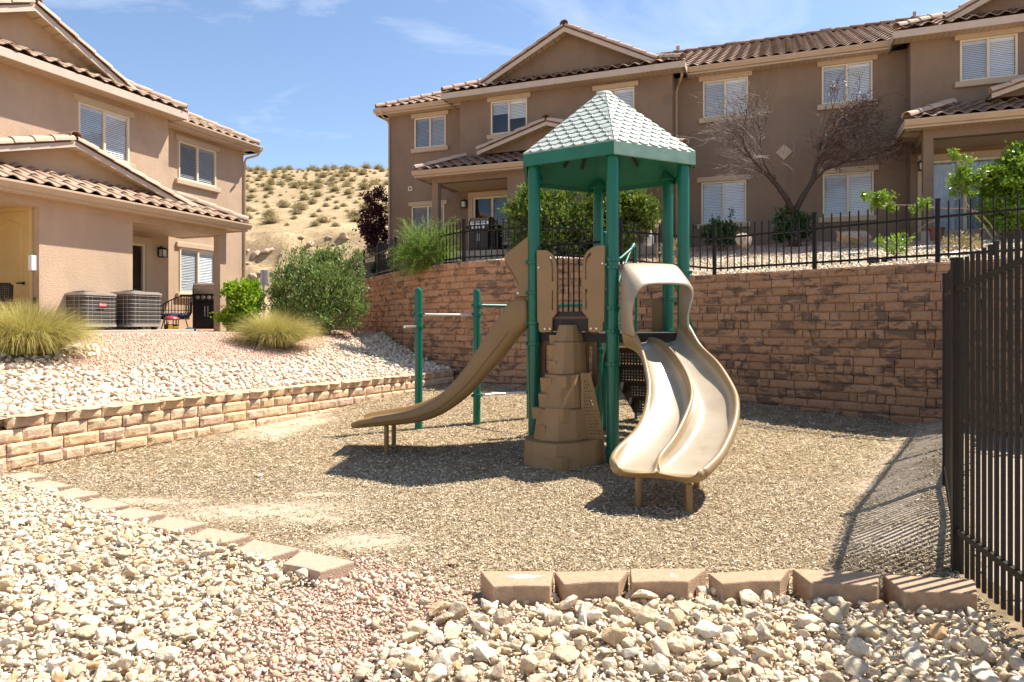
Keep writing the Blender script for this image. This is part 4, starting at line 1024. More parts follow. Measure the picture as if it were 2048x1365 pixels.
sp_post = FM.s(873, NP - .1); PWID = 2 * (scP - sP0)
bz = FM.L(873, 367, NP)[1]
porch(FM, A, scP, sP0, sP0 + PWID, NP, zP, zcP, pitP, 2.05, (sp_post, 2 * scP - sp_post), PW, bz, (FM.s(1015, NP), FM.s(1200, NP)), NW)
sA, zA = FM.L(947, 396, NW); slider(A, sA, sA + 1.25, zA, -NW)
s_, z_ = FM.L(931, 409, NW); lantern(A, s_, -NW, z_)
# second porch, right
sQ0, zQ = FM.L(1814, 243, NP + .28); zQ = (zQ + zP) / 2 if abs(zQ - zP) < .0 else zQ
sq_post = FM.s(1855, NP - .1); dq = sq_post - sp_post
porch(FM, A, scP + dq, sP0 + dq, sP0 + dq + PWID, NP, zQ, zcP + (zQ - zP), pitP, 2.05, (sq_post, sq_post + 2 * (scP - sp_post)), PW, FM.L(1855, 278, NP)[1], (FM.s(1015, NP) + dq + 1.2, FM.s(1200, NP) + dq + 1.2), NW)
sB, zB = FM.L(1862, 327, NW); s3 = FM.s(2000, NW)
slider(A, sB - .12, s3 + .12, FM.L(1960, 316, NW)[1], -NW, True)
s_, z_ = FM.L(1842, 333, NW); lantern(A, s_, -NW, z_)

solid_wall('wall', A, sL, sEnd, 0, 8.6, -.5, zM - .10)
for a, b in ((sG0, sG1), (sH0, sH1)): solid_wall('bay_wall', A, a, b, NW, .003, -.5, zG - .12)
# ================= left house
lh_root = empty('apartment_house', (-8.36, 18.0, 1.27), math.atan2(.931, .365),
                'sunlit tan two storey house with tiled porch, beside the left gravel slope', 'house')
B = lh_root
bG1 = FL.s(337, NW); bR = FL.s(487, 0); wG = sG1 - sG0
zU = FL.L(440, 268, .4)[1]; zUG = FL.L(340, 215, NWO)[1]
s_r = FL.s(521, .4)
tiles('roof_slope', B, bG1 - .1, s_r, nO + .07, zU + .035, RUN, PIT, 'tile_pale', taper=lambda v: (bG1 - .1 + 0 * v, np.maximum(s_r - v * RUN, bG1 - .1)))
hip(B, bG1, s_r, nO + .07, zU + .035, RUN, PIT, (False, True), 9.3, 'tile_pale')
mb = MB(); mb.box(bR - .02, s_r, -nO, 9.0, zU - .15, zU - .13); mb.build('side_soffit', M['soffit_y'], B)
zr2 = zU + .03 + (run + .09) * PIT
mb = MB(); mb.prism([(s_r - RUN, 4.3, zr2 - .02), (s_r - RUN, 9.2, zr2 - .02 - 4.9 * PIT), (s_r - RUN, 9.2, zr2 - .08 - 4.9 * PIT), (s_r - RUN, 4.3, zr2 - .08)], (-10, 0, 0)); mb.build('rear_roof_slope', M['tile'], B)
mb = MB(); mb.prism([(bG1 - wG - 4.5, -.3, zU - .02), (bG1 - wG - 4.5, 4.3, zr2 - .05), (bG1 - wG - 4.5, 4.3, zr2 - .1), (bG1 - wG - 4.5, -.3, zU - .07)], (wG + 4.5 - max(0, RUN - (s_r - bG1)), 0, 0)); mb.build('front_roof_slope', M['tile'], B)
eave(B, bG1 + .1, s_r, 0, nO, zU, 'g')
e0, e1 = bG1 - wG - .4, FL.s(372, NWO)
eave(B, e0, e1, NW, NWO, zUG, 'g', gut=False)
mb = MB(); mb.box(e0 - .03, e1 + .03, -(NWO + .05), -(NWO + .026), zUG - .17, zUG); mb.build('eave_board', M['fascia'], B, bevel=.004)
mb = MB(); mb.box(e1 - .03, e1, -(NWO), 0, zUG - .165, zUG - .01); mb.build('side_board', M['fascia'], B)
tiles('pent_roof', B, e0, e1, NWO + .07, zUG + .035, 1.15, PIT, 'tile_pale', taper=lambda v: (e0 + v * 1.15, e1 - v * 1.15))
hip(B, e0, e1, NWO + .07, zUG + .035, 1.15, PIT, (True, True), 1.5, 'tile_pale')
scL = e1 - ((sG1 + .36) - sc1); scL2 = scL
f1 = FL.L(265, 178, NW + .1); f0 = FL.L(75, 8, NW + .1); pitL = (f0[1] - f1[1]) / (f1[0] - f0[0]); zcL = f1[1] + (f1[0] - scL) * pitL
gable(B, scL, 2.72, zcL, pitL, .32, NW + .1, 5.2, 0)
downspout(B, [(bR + .10, -.56, zU - .10), (bR + .10, -.42, zU - .26), (bR + .02, -.08, zU - .34), (bR + .01, -.035, zU - .44), (bR + .01, -.035, -.2)], .03)
window(B, FL, 156, 203, 258, 303, NW, 'blind', None)
window(B, FL, 356.5, 281, 431.5, 358, 0, 'blind_grey', None)
window(B, FL, 358.5, 495, 432, 586, 0, 'blind', None)
zPL = FL.L(250, 405, NP + .28)[1]; sPr = FL.s(494, NP + .28)
pk = FL.L(152, 279, NP - .2); ft = FL.L(375, 408, NP - .2); pitPL = (pk[1] - ft[1]) / (ft[0] - pk[0])
sLpost = FL.s(440, NP - .1); bzL = FL.L(445, 472, NP)[1]
sb0, sb1 = FL.s(78, NP), FL.s(265, NP)
porch(FL, B, pk[0], 2 * pk[0] - sPr, sPr, NP, zPL, pk[1], pitPL, ft[0] - pk[0] + .25, (sLpost, 2 * pk[0] - sLpost), PW, bzL, (sb0, sb1), NW)
sA2 = FL.s(265, NW)
slider(B, FL.s(262, NW) - .75, FL.s(289, NW), FL.L(285, 488, NW)[1], -NW)
s_, z_ = FL.L(318, 505, NW); lantern(B, s_, -NW, z_)
solid_wall('wall', B, bG1 - wG - 4.5, bR, 0, 8.0, -.6, zU - .10)
solid_wall('bay_wall', B, bG1 - wG, bG1, NW, .003, -.6, zUG - .12)
# store-room door on the side of the block, its frame, panels and handle
dy0 = -NP + .25; dz = FL.L(78, 418, NP)[1]
mb = MB(); mb.box(sb0 - .05, sb0 - .006, dy0, dy0 + .92, .0, dz - .03); d = mb.build('store_door', M['door'], B, bevel=.006)
for z0, z1 in ((.15, .78), (.95, dz - .22)):
    mb = MB(); y0, y1 = dy0 + .16, dy0 + .76
    pts = [(y0, z0), (y1, z0), (y1, z1 - .1)] + ([(y1 - .1, z1 - .02), ((y0 + y1) / 2, z1 + .04), (y0 + .1, z1 - .02)] if z0 > .5 else []) + [(y0, z1 - .1)]
    for (a, b), (c, e) in zip(pts, pts[1:] + pts[:1]): mb.tube([(sb0 - .052, a, b), (sb0 - .052, c, e)], .012, 6)
    mb.build('door_panel', M['door'], d)
mb = MB(); mb.tube([(sb0 - .05, dy0 + .07, .92), (sb0 - .10, dy0 + .07, .92), (sb0 - .10, dy0 + .19, .92)], .014, 8); mb.tube([(sb0 - .055, dy0 + .07, .92), (sb0 - .06, dy0 + .07, .92)], .03, 10); mb.build('handle', M['black_metal'], d)
mb = MB(); mb.box(sb0 - .06, sb0 - .004, dy0 - .10, dy0 - .004, 0, dz + .07); mb.box(sb0 - .06, sb0 - .004, dy0 + .924, dy0 + 1.02, 0, dz + .07); mb.box(sb0 - .06, sb0 - .004, dy0 - .003, dy0 + .923, dz - .028, dz + .07); mb.build('door_frame', M['door'], d, bevel=.006)
mb = MB(); zb_ = FL.L(78, 526, NP)[1]; mb.box(sb0 - .11, sb0 - .005, -NP + .03, -NP + .13, zb_ - .14, zb_ + .13); mb.build('utility_box', M['blind'], B, bevel=.01)
mb = MB(); zb_ = FL.L(78, 602, NP)[1]; mb.box(sb0 - .03, sb0 - .005, -NP + .06, -NP + .12, zb_ - .06, zb_ + .06); mb.build('outlet_cover', M['black_plastic'], B, bevel=.004)
M['tan_dark'] = pm('tan_dark', (.17, .10, .04), .5, .1, 5)
# ------------------------------------------------------------------ play structure
PC = Vector((1.089, 8.035, 0)); A0 = R(-92.7); RP = .95
def hexv(r, k, z=0): a = A0 + k * math.pi / 3; return Vector((PC.x + r * math.cos(a), PC.y + r * math.sin(a), z))
# k: 0 front, 1 right, 2 back right, 3 back, 4 back left, 5 front left
play = empty('play_structure', PC, 0, 'green and tan six sided play tower with slides, climber and shingled roof', 'play structure')
play['group'] = 'playground equipment'; del play['group']
def PB(mb, name, mat, parent=None, **kw):
    mb.v = [(v[0] - PC.x, v[1] - PC.y, v[2]) for v in mb.v]
    return mb.build(name, M[mat], parent or play, **kw)
def ring(mb, p, r, z, h=.045, seg=18): mb.lathe((p.x, p.y, z), [(r + .001, 0), (r + .012, .004), (r + .012, h - .004), (r + .001, h)], seg)
def clampr(parent, p, r, zs, ang=0.0):
    for z in zs:
        mb = MB(); ring(mb, p, r, z)
        for a in (ang, ang + math.pi):
            c = Vector((p.x + (r + .02) * math.cos(a), p.y + (r + .02) * math.sin(a), z + .0225)); t = Vector((-math.sin(a), math.cos(a), 0)) * .022
            mb.tube([c - t, c + t], .012, 6)
            mb.tube([c + Vector((0, 0, -.018)), c + Vector((0, 0, .018))], .016, 6)
        PB(mb, 'clamp', 'green', parent, auto=True)
zs_all = {0: [.12, 1.02, 1.36, 1.60, 2.02, 2.1], 1: [1.1, 1.66, 2.0], 2: [1.35, 1.75, 2.05], 3: [1.1, 1.5, 2.1], 4: [.6, 1.2], 5: [1.22, 1.45, 1.78, 2.12]}
for k in range(6):
    p = hexv(RP, k); gz = float(h_play(p.x, p.y)) - .05
    mb = MB(); mb.tube([(p.x, p.y, gz), (p.x, p.y, 3.27 if k in (0, 1, 5) else 3.24)], .0655, 24)
    o = PB(mb, 'post', 'green', auto=True)
    clampr(o, p, .0655, zs_all[k], A0 + k)
# roof
def build_roof():
    zb, zt, zap, Rr, rt = 3.195, 3.325, 4.13, 1.083, .10
    V0 = [hexv(Rr, k, zt) for k in range(6)]
    shell = MB()
    top = [hexv(rt, k, zap) for k in range(6)]
    for k in range(6): shell.add([V0[k], V0[(k + 1) % 6], top[(k + 1) % 6], top[k]], [(0, 1, 2, 3)])
    shell.add([hexv(Rr - .05, k, zb + .05) for k in range(6)] + [hexv(rt * .6, k, zap - .05) for k in range(6)], [(k, 6 + k, 6 + (k + 1) % 6, (k + 1) % 6) for k in range(6)])
    roof = PB(shell, 'canopy', 'green_roof'); roof.data.materials.append(M['shingle_gap'])
    for p_ in list(roof.data.polygons)[:6]: p_.material_index = 1
    cap = MB(); cap.lathe((PC.x, PC.y, 0), [(rt * 1.10, zap - .01), (rt * 1.02, zap + .022), (rt * .78, zap + .048), (rt * .4, zap + .062), (.005, zap + .066)], 24)
    PB(cap, 'canopy_cap', 'shingle', roof, smooth=True)
    for k in range(6):
        mb = MB(); a, b = k, (k + 1) % 6
        o_, i_ = (lambda k, z, r=Rr: hexv(r + .005, k, z)), (lambda k, z: hexv(Rr - .035, k, z))
        q = [o_(a, zb), o_(b, zb), o_(b, zt), o_(a, zt)]
        mb.add(q + [i_(a, zb), i_(b, zb), i_(b, zt), i_(a, zt)], [(0, 1, 2, 3), (5, 4, 7, 6), (0, 4, 5, 1)])
        PB(mb, 'fascia', 'green_pale' if k == 0 else 'green_roof', roof)  # front right fascia gets a paler green than the other five
        # fish-scale shingles on each face
        e0, e1 = V0[a], V0[b]; mid = (e0 + e1) / 2; tp = (top[a] + top[b]) / 2
        eu = (e1 - e0).normalized(); ev = (tp - mid); Lv = ev.length; ev.normalize(); nn = eu.cross(ev).normalized()
        if nn.z < 0: nn = -nn
        hw0 = (e1 - e0).length / 2; hw1 = (top[b] - top[a]).length / 2
        hwf = lambda v: hw0 + (hw1 - hw0) * v / Lv
        mb = MB(); NR = 12; rh = Lv / NR; wd = .134
        for r in range(NR):
            v0 = r * rh + .012; n_c = int(hw0 / wd) + 2
            for c in range(-n_c, n_c + 1):
                uc = (c + (.5 if r % 2 else 0)) * wd
                if abs(uc) - wd * .5 > hwf(v0 + rh * .4) - .01: continue
                pts = []
                for j in range(9):
                    th = math.pi + math.pi * j / 8
                    pts.append((uc + wd * .495 * math.cos(th), v0 + rh * .62 + rh * .66 * math.sin(th)))
                pts.append((uc + wd * .495, v0 + rh * 1.08)); pts.append((uc - wd * .495, v0 + rh * 1.08))
                pts = [(max(-hwf(v) + .002, min(hwf(v) - .002, u)), v) for u, v in pts]
                if max(p[0] for p in pts) - min(p[0] for p in pts) < .02: continue
                lift = [(.015 if j < 9 else .003) for j in range(11)]
                base = [mid + eu * u + ev * v for u, v in pts]
                tpv = [p + nn * l for p, l in zip(base, lift)]; n_ = len(tpv)
                mb.add(tpv + base, [tuple(range(n_))] + [(i, n_ + i, n_ + i + 1, i + 1) for i in range(8)])
        o = PB(mb, 'shingles', 'shingle', roof)
        if k in (5, 0, 1, 4):
            pass
        # ribs pressed into the underside
    for k in range(6):
        for f_ in (.33, .67):
            rib = MB()
            p = hexv(Rr - .30, k).lerp(hexv(Rr - .30, k + 1), f_); p.z = zb + .05 + .30 / Rr * (zap - .1 - zb) * .82
            q = p.lerp(Vector((PC.x, PC.y, zap - .08)), .42); q.z -= .015; p.z -= .01
            rib.tube([p, q], .016, 6); PB(rib, 'underside_rib', 'deck', roof)
    for k in range(6):
        p = hexv(RP, k); mb = MB(); mb.lathe((p.x, p.y, 0), [(.105, 3.235), (.105, 3.25), (.09, 3.30), (.05, 3.37)], 16); PB(mb, 'post_socket', 'green_roof', roof)
build_roof()
# deck
mb = MB(); mb.prism([hexv(.90, k, 1.26) for k in range(6)], (0, 0, .10)); PB(mb, 'deck', 'deck', bevel=.008)
def edge_frame(k):
    a, b = hexv(RP, k), hexv(RP, k + 1); m = (a + b) / 2; u = (b - a).normalized(); n = Vector((m.x - PC.x, m.y - PC.y, 0)).normalized()
    return Frame((m.x, m.y), (u.x, u.y), (n.x, n.y), 0.0)
F50 = edge_frame(5)      # front left edge: climber side
def PL(f, name, pts, holes, n, th, mat, zoom, parent=None):
    cv = lambda q: f.L(zoom[0] + q[0] / zoom[2], zoom[1] + q[1] / zoom[2], n)
    Mx = Matrix(((f.u[0], 0, f.n[0], f.o[0] + f.n[0] * n - PC.x), (f.u[1], 0, f.n[1], f.o[1] + f.n[1] * n - PC.y), (0, 1, 0, 0), (0, 0, 0, 1)))
    o = plate(name, [cv(p) for p in pts], [[cv(p) for p in h] for h in holes], Mx, th, M[mat], parent or play, .005)
    return o
Z5 = (1020, 360, 4.014)
lp = [(222, 570), (285, 567), (318, 580), (350, 608), (368, 650), (376, 710), (376, 1070), (340, 1112), (338, 1205), (330, 1220), (250, 1221), (238, 1205), (238, 1150), (226, 1140)]
lh = [[(311, 612), (322, 606), (340, 625), (355, 655), (359, 700), (356, 815), (345, 820), (337, 812), (338, 700), (330, 655), (316, 632)], [(346, 884), (355, 890), (352, 1045), (344, 1052), (337, 1044), (338, 890)]]
rpn = [(762, 530), (700, 531), (655, 552), (615, 590), (596, 640), (590, 700), (590, 1062), (634, 1112), (634, 1205), (645, 1220), (733, 1221), (745, 1205), (745, 1145), (757, 1138)]
rh_ = [[(657, 588), (650, 580), (632, 592), (612, 625), (604, 680), (605, 800), (618, 803), (626, 790), (624, 690), (632, 640), (655, 605)], [(616, 868), (606, 880), (605, 1040), (618, 1047), (626, 1038), (626, 880)]]
for nm, pp, hh in (('climber_panel', lp, lh), ('climber_panel', rpn, rh_)):
    o = PL(F50, nm, pp, hh, .075, .02, 'tan', Z5)
    mb = MB()
    bx = [(230, 705), (280, 1197), (322, 1197)] if pp is lp else [(743, 672), (650, 1195), (695, 1195)]
    for q in bx:
        s_, z_ = F50.L(Z5[0] + q[0] / Z5[2], Z5[1] + q[1] / Z5[2], .095); c = F50.o + F50.u * s_ + F50.n * .095
        mb.tube([(c[0], c[1], z_), (c[0] + F50.n[0] * .006, c[1] + F50.n[1] * .006, z_)], .011, 10)
    PB(mb, 'bolts', 'steel', o)
for pts, hl in (([(250, 1222), (340, 1222), (340, 1600), (330, 1640), (262, 1640), (250, 1610)], [[(285, 1222), (322, 1222), (322, 1280), (304, 1300), (285, 1280)], [(285, 1345), (304, 1325), (322, 1345), (322, 1530), (304, 1550), (285, 1530)]]),
                ([(612, 1222), (702, 1222), (702, 1640), (690, 1660), (612, 1650)], [[(630, 1222), (667, 1222), (667, 1280), (648, 1298), (630, 1280)], [(630, 1345), (648, 1325), (667, 1345), (667, 1560), (648, 1580), (630, 1560)]])):
    PL(F50, 'under_panel', pts, hl, -.06, .022, 'brown', Z5)
bars = MB()
for px in (1115, 1126, 1137, 1147.5, 1158.5):
    s_, zt = F50.L(px, 492, -.03); _, zb = F50.L(px, 624, -.03); c = F50.o + F50.u * s_ - F50.n * .03; bars.tube([(c[0], c[1], zb), (c[0], c[1], zt)], .0085, 8)
pts = []
for px, py in ((1083, 498), (1095, 492), (1140, 489), (1185, 486), (1200, 484)):
    s_, z_ = F50.L(px, py, -.03); c = F50.o + F50.u * s_ - F50.n * .03; pts.append((c[0], c[1], z_))
bars.tube(pts, .013, 8); PB(bars, 'baluster_rail', 'black_metal', auto=True)
s0, z1 = F50.L(1105, 624, .02); s1, z0 = F50.L(1179, 657, .02)
mb = MB(); P_ = [F50.o + F50.u * s + F50.n * n for s, n in ((s0, .05), (s1, .05), (s1, -.10), (s0, -.10))]; mb.prism([(p[0], p[1], z0 - .03) for p in P_], (0, 0, z1 - z0 + .03)); PB(mb, 'threshold', 'deck', bevel=.012)
mb = MB(); P_ = [F50.o + F50.u * s + F50.n * n for s, n in ((s0, .062), (s1, .062), (s1, .05), (s0, .05))]; zm_ = z0 + (z1 - z0) * .55; mb.prism([(p[0], p[1], zm_) for p in P_], (0, 0, .028)); PB(mb, 'threshold_strip', 'brown')
# climber: stacked tapering tiers with toe pockets
def climber():
    f = F50; cu = -.015
    T = [(-.06, .265, .385, .375, .66, .63), (.265, .585, .29, .262, .53, .48), (.585, .935, .232, .206, .44, .37), (.935, 1.27, .176, .148, .34, .27), (1.27, 1.45, .135, .095, .24, .17)]
    W3 = lambda u, n, z: (f.o[0] + f.u[0] * (u + cu) + f.n[0] * n, f.o[1] + f.u[1] * (u + cu) + f.n[1] * n, z)
    mb = MB()
    prof = lambda w, nf: [(-w, -.05), (-w, nf * .50), (-w * .66, nf * .86), (-w * .22, nf), (w * .42, nf * .97), (w * .86, nf * .66), (w, nf * .28), (w, -.05)]
    for i, (z0, z1, w0, w1, n0, n1) in enumerate(T):
        a, b = prof(w0, n0), prof(w1, n1); k = len(a)
        zz = [z0 - (.03 if i == 0 else 0)] * k
        if i == 0: zz = [-.06, -.05, -.10, -.06, -.10, -.05, -.08, -.06]
        vs = [W3(u, n, z) for (u, n), z in zip(a, zz)] + [W3(u, n, z1) for u, n in b]
        mb.add(vs, [tuple(range(k)), tuple(range(k, 2 * k))] + [(j, (j + 1) % k, k + (j + 1) % k, k + j) for j in range(k)])
    body = PB(mb, 'climbing_tower', 'tan_rock', bevel=.012)
    # toe holds: wedges standing proud, flat on top
    for u, z, w, nf, d, h in ((-.07, 1.235, .075, .285, .055, .16), (-.085, .90, .085, .395, .06, .15), (.09, .925, .07, .385, .05, .13), (-.05, 1.075, .06, .325, .05, .14), (-.10, .735, .075, .42, .055, .15), (.06, .60, .13, .475, .05, .15), (-.18, .59, .07, .43, .05, .12), (-.06, .43, .05, .53, .045, .12), (.14, .14, .13, .64, .05, .16), (-.1, 1.34, .075, .20, .045, .10)):
        m2 = MB(); d = d * .45; nf = nf - .025; tp = [(u - w, nf - .06, z), (u + w, nf - .06, z), (u + w * .82, nf + d, z), (u - w * .82, nf + d, z)]; bt = [(u - w, nf - .06, z - h), (u + w, nf - .06, z - h), (u + w * .7, nf + .012, z - h), (u - w * .7, nf + .012, z - h)]
        m2.add([W3(*q) for q in bt + tp], [(0, 3, 2, 1), (4, 5, 6, 7), (0, 1, 5, 4), (1, 2, 6, 5), (2, 3, 7, 6), (3, 0, 4, 7)])
        PB(m2, 'toe_hold', 'tan_rock', body, bevel=.007)
    # perforated side net plate
    o_ = Vector(W3(.27, .16, 0)); ax = Vector((f.u[0], f.u[1], 0)) * .75 + Vector((-f.n[0], -f.n[1], 0)) * .66; ax.normalize(); nrm = Vector((0, 0, 1)).cross(ax)
    Mx = Matrix(((ax.x, 0, nrm.x, o_.x - PC.x), (ax.y, 0, nrm.y, o_.y - PC.y), (0, 1, 0, 0), (0, 0, 0, 1)))
    holes = []
    for r in range(17):
        z = .31 + r * .034; wmax = .215 - r * .0085
        for c in range(int((wmax - .02) / .026)):
            x = -.05 + .02 + c * .026 + (r % 2) * .012; holes.append([(x, z), (x + .013, z), (x + .013, z + .019), (x, z + .019)])
    plate('perforated_side', [(-.06, .26), (.20, .26), (.04, .95), (-.06, .95)], holes, Mx, .012, M['tan_rock'], body, .001)
climber()
# ---- slides
def loft_slide(name, Lr, Mr, Rr_, dep, mat, skirt, n=40, mid=True):
    """double chute: outer rails, middle ridge, two beds"""
    Lr, Mr, Rr_ = cr(Lr, n), cr(Mr, n), cr(Rr_, n); dep = np.interp(np.linspace(0, 1, n), np.linspace(0, 1, len(dep)), dep); skirt = np.interp(np.linspace(0, 1, n), np.linspace(0, 1, len(skirt)), skirt)
    rows = []
    for i in range(n):
        l, m, r = Lr[i], Mr[i], Rr_[i]; zb = m[2] - dep[i]
        row = []
        for a, b, left in ((l, m, True), (m, r, False)):
            for t, h in ((0.0, 1), (.045, .92), (.085, .52), (.135, .14), (.21, 0), (.5, -.06), (.79, 0), (.865, .14), (.915, .52), (.955, .92)):
                p = a * (1 - t) + b * t
                top = a[2] if t < .5 else b[2]
                p = p.copy(); p[2] = zb + (top - zb) * h
                wl = max(0, (i - (n - 5)) / 4) ** 1.6; fw = Mr[-1] - Mr[-4]; fw = fw * [1, 1, 0]; fw /= np.linalg.norm(fw); bul = math.sin(math.pi * t) ** .7 * wl
                p = p + fw * .11 * bul; p[2] -= .022 * bul
                row.append(p)
        row.append(r.copy())
        ac = (r - l) * [1, 1, 0]; ac /= np.linalg.norm(ac)
        # outside skin and underside
        s = skirt[i]; z_l = min(zb, l[2]) - s; z_r = min(zb, r[2]) - s
        row += [r + ac * .028 + [0, 0, -.012], r + ac * .034 + [0, 0, -.05], np.array([*(r + ac * .015)[:2], z_r + .03]), np.array([*(r - ac * .06)[:2], z_r]),
                np.array([*m[:2], zb - s + .02]), np.array([*(l + ac * .06)[:2], z_l]), np.array([*(l - ac * .015)[:2], z_l + .03]), l - ac * .034 + [0, 0, -.05], l - ac * .028 + [0, 0, -.012]]
        rows.append(row)
    A_ = np.array(rows); k = A_.shape[1]
    # rounded front lip: shrink the last row
    cen = A_[-1].mean(0); dirv = (Mr[-1] - Mr[-3]); dirv[2] = 0; dirv /= np.linalg.norm(dirv)
    lip = A_[-1].copy(); lip = cen + (lip - cen) * [.97, .97, .55] + dirv * .03; lip2 = cen + (lip - cen) * [.9, .9, .1] + dirv * .012
    A_ = np.concatenate([A_, lip[None], lip2[None]]); n2 = len(A_)
    I = np.arange(n2 * k).reshape(n2, k)
    F = [(I[i, j], I[i, (j + 1) % k], I[i + 1, (j + 1) % k], I[i + 1, j]) for i in range(n2 - 1) for j in range(k)]
    mb = MB(); mb.add(A_.reshape(-1, 3), [tuple(int(q) for q in f) for f in F] + [tuple(int(q) for q in I[-1][::-1])])
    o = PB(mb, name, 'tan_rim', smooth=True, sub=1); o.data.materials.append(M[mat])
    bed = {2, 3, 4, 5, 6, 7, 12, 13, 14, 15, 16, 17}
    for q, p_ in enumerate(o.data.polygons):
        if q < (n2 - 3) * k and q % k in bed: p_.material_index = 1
    return o
P3 = lambda px, py, d: tuple(at(px, py, d))
Ls = [(1.15, 7.02, 1.50)] + [P3(*q) for q in ((1266, 654, 6.93), (1284, 693, 6.80), (1296, 741, 6.60), (1299, 777, 6.42), (1290, 825, 6.15), (1269, 861, 5.92), (1238, 891, 5.68), (1226, 912, 5.52), (1231, 924, 5.44))]
Ms = [(1.46, 7.28, 1.31)] + [P3(*q) for q in ((1308, 675, 7.12), (1329, 684, 7.0), (1354, 711, 6.78), (1375, 747, 6.5), (1384, 783, 6.25), (1375, 819, 6.0), (1351, 867, 5.72), (1321, 906, 5.5), (1316, 924, 5.36))]
Rs = [(1.83, 7.40, 1.56)] + [P3(*q) for q in ((1375, 645, 7.2), (1399, 687, 6.98), (1435, 723, 6.7), (1465, 771, 6.35), (1473, 801, 6.1), (1468, 843, 5.8), (1443, 898, 5.45), (1413, 930, 5.22), (1400, 938, 5.18))]
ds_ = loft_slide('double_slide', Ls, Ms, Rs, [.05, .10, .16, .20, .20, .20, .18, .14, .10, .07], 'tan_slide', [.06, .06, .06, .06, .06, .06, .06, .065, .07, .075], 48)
for px, py, zt in ((1277, 1015, .25), (1378, 1028, .23), (1393, 978, .25)):
    p = gp(px, py); mb = MB(); mb.tube([(p.x, p.y, -.04), (p.x, p.y, zt)], .026, 14); PB(mb, 'slide_leg', 'tan', ds_, auto=True)
# hood over the slide mouth
def loft_rings(rings, name, mat, parent, solid=.02, sub=1):
    A_ = np.array(rings); n_, k = A_.shape[:2]; I = np.arange(n_ * k).reshape(n_, k); mb = MB()
    mb.add(A_.reshape(-1, 3), [(int(I[i, j]), int(I[i, j + 1]), int(I[i + 1, j + 1]), int(I[i + 1, j])) for i in range(n_ - 1) for j in range(k - 1)])
    return PB(mb, name, mat, parent, smooth=True, solid=solid, sub=sub)
F01 = edge_frame(0)
def ring3(pts, n):
    out = []
    for px, py in pts:
        s_, z_ = F01.L(px, py, n); c = F01.o + F01.u * s_ + F01.n * n; out.append((c[0], c[1], z_))
    return out
rA = ring3([(1243, 668), (1241, 620), (1241, 570), (1242, 543), (1244, 529), (1249, 525.5), (1270, 525), (1300, 525.5), (1330, 527), (1346, 528), (1353, 530.5), (1357, 540), (1358, 575), (1357, 615), (1356, 650)], .07)
rB = ring3([(1250, 672), (1247, 640), (1246, 600), (1250, 566), (1256, 550), (1264, 545), (1288, 545), (1318, 546), (1343, 547), (1362, 548), (1371, 553), (1374, 568), (1371, 598), (1366, 628), (1367, 655)], .24)
rC = ring3([(1268, 676), (1263, 650), (1260, 620), (1265, 594), (1278, 571), (1294, 565), (1320, 564), (1345, 564), (1366, 565), (1381, 568), (1389, 579), (1389, 596), (1380, 622), (1377, 645), (1383, 668)], .40)
rC2 = ring3([(1271, 676), (1266, 650), (1264, 621), (1269, 597), (1281, 576), (1296, 570), (1320, 569), (1344, 569), (1363, 570), (1376, 573), (1383, 583), (1383, 596), (1374, 622), (1372, 645), (1379, 668)], .405)
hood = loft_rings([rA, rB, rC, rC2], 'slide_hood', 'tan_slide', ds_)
for q in ((1238, 645), (1244, 645)):
    pass
# straight double slide on the left
dz_ = 7.63
cx = lambda px, py: (float((px - CX) / FPX * dz_), float(CAMZ + (HY - py) / FPX * dz_))
topE = [(1058, 597), (1022, 600), (998, 631), (971, 672), (939, 722), (907, 762), (875, 794), (843, 812), (802, 825), (725, 838), (703, 846)]
botE = [(1061, 652), (1034, 683), (1012, 712), (980, 748), (946, 786), (912, 814), (878, 834), (845, 845), (806, 851), (740, 856), (706, 859)]
n_s = 44; TE = cr([cx(*p) for p in topE], n_s); BE = cr([cx(*p) for p in botE], n_s)
rows = []
Y0, Y1, Y2 = 7.63, 7.96, 8.29
for i in range(n_s):
    T, Bt = TE[i], BE[i]; bed = T * .38 + Bt * .62; md = T * .78 + Bt * .22; row = []
    for ya, yb, ta, tb in ((Y0, Y1, T, md), (Y1, Y2, md, T)):
        for t, h in ((0, 1), (.07, .93), (.13, .55), (.21, .14), (.32, 0), (.5, -.05), (.68, 0), (.79, .14), (.87, .55), (.93, .93)):
            q = (ta if t < .5 else tb) * h + bed * (1 - h); row.append((q[0], ya + (yb - ya) * t, q[1]))
    row.append((T[0], Y2, T[1])); c1 = T * .93 + Bt * .07; c2 = T * .5 + Bt * .5; c3 = Bt * .93 + T * .07; dn = (Bt - T)
    row += [(c1[0], Y2 + .022, c1[1]), (c2[0], Y2 + .026, c2[1]), (c3[0], Y2 + .012, c3[1]), (Bt[0], Y2 - .05, Bt[1]), (Bt[0], Y1, Bt[1]), (Bt[0], Y0 + .05, Bt[1]), (c3[0], Y0 - .012, c3[1]), (c2[0], Y0 - .026, c2[1]), (c1[0], Y0 - .022, c1[1])]
    rows.append(row)
A_ = np.array(rows); k = A_.shape[1]; cen = A_[-1].mean(0); lip = cen + (A_[-1] - cen) * [1, .97, .6] + np.array([-.02, 0, -.008]); A_ = np.concatenate([A_, lip[None]]); n2 = len(A_); I = np.arange(n2 * k).reshape(n2, k)
mb = MB(); mb.add(A_.reshape(-1, 3), [(int(I[i, j]), int(I[i, (j + 1) % k]), int(I[i + 1, (j + 1) % k]), int(I[i + 1, j])) for i in range(n2 - 1) for j in range(k)] + [tuple(int(q) for q in I[-1][::-1]), tuple(int(q) for q in I[0])])
ss = PB(mb, 'straight_slide', 'tan', smooth=True, sub=1)
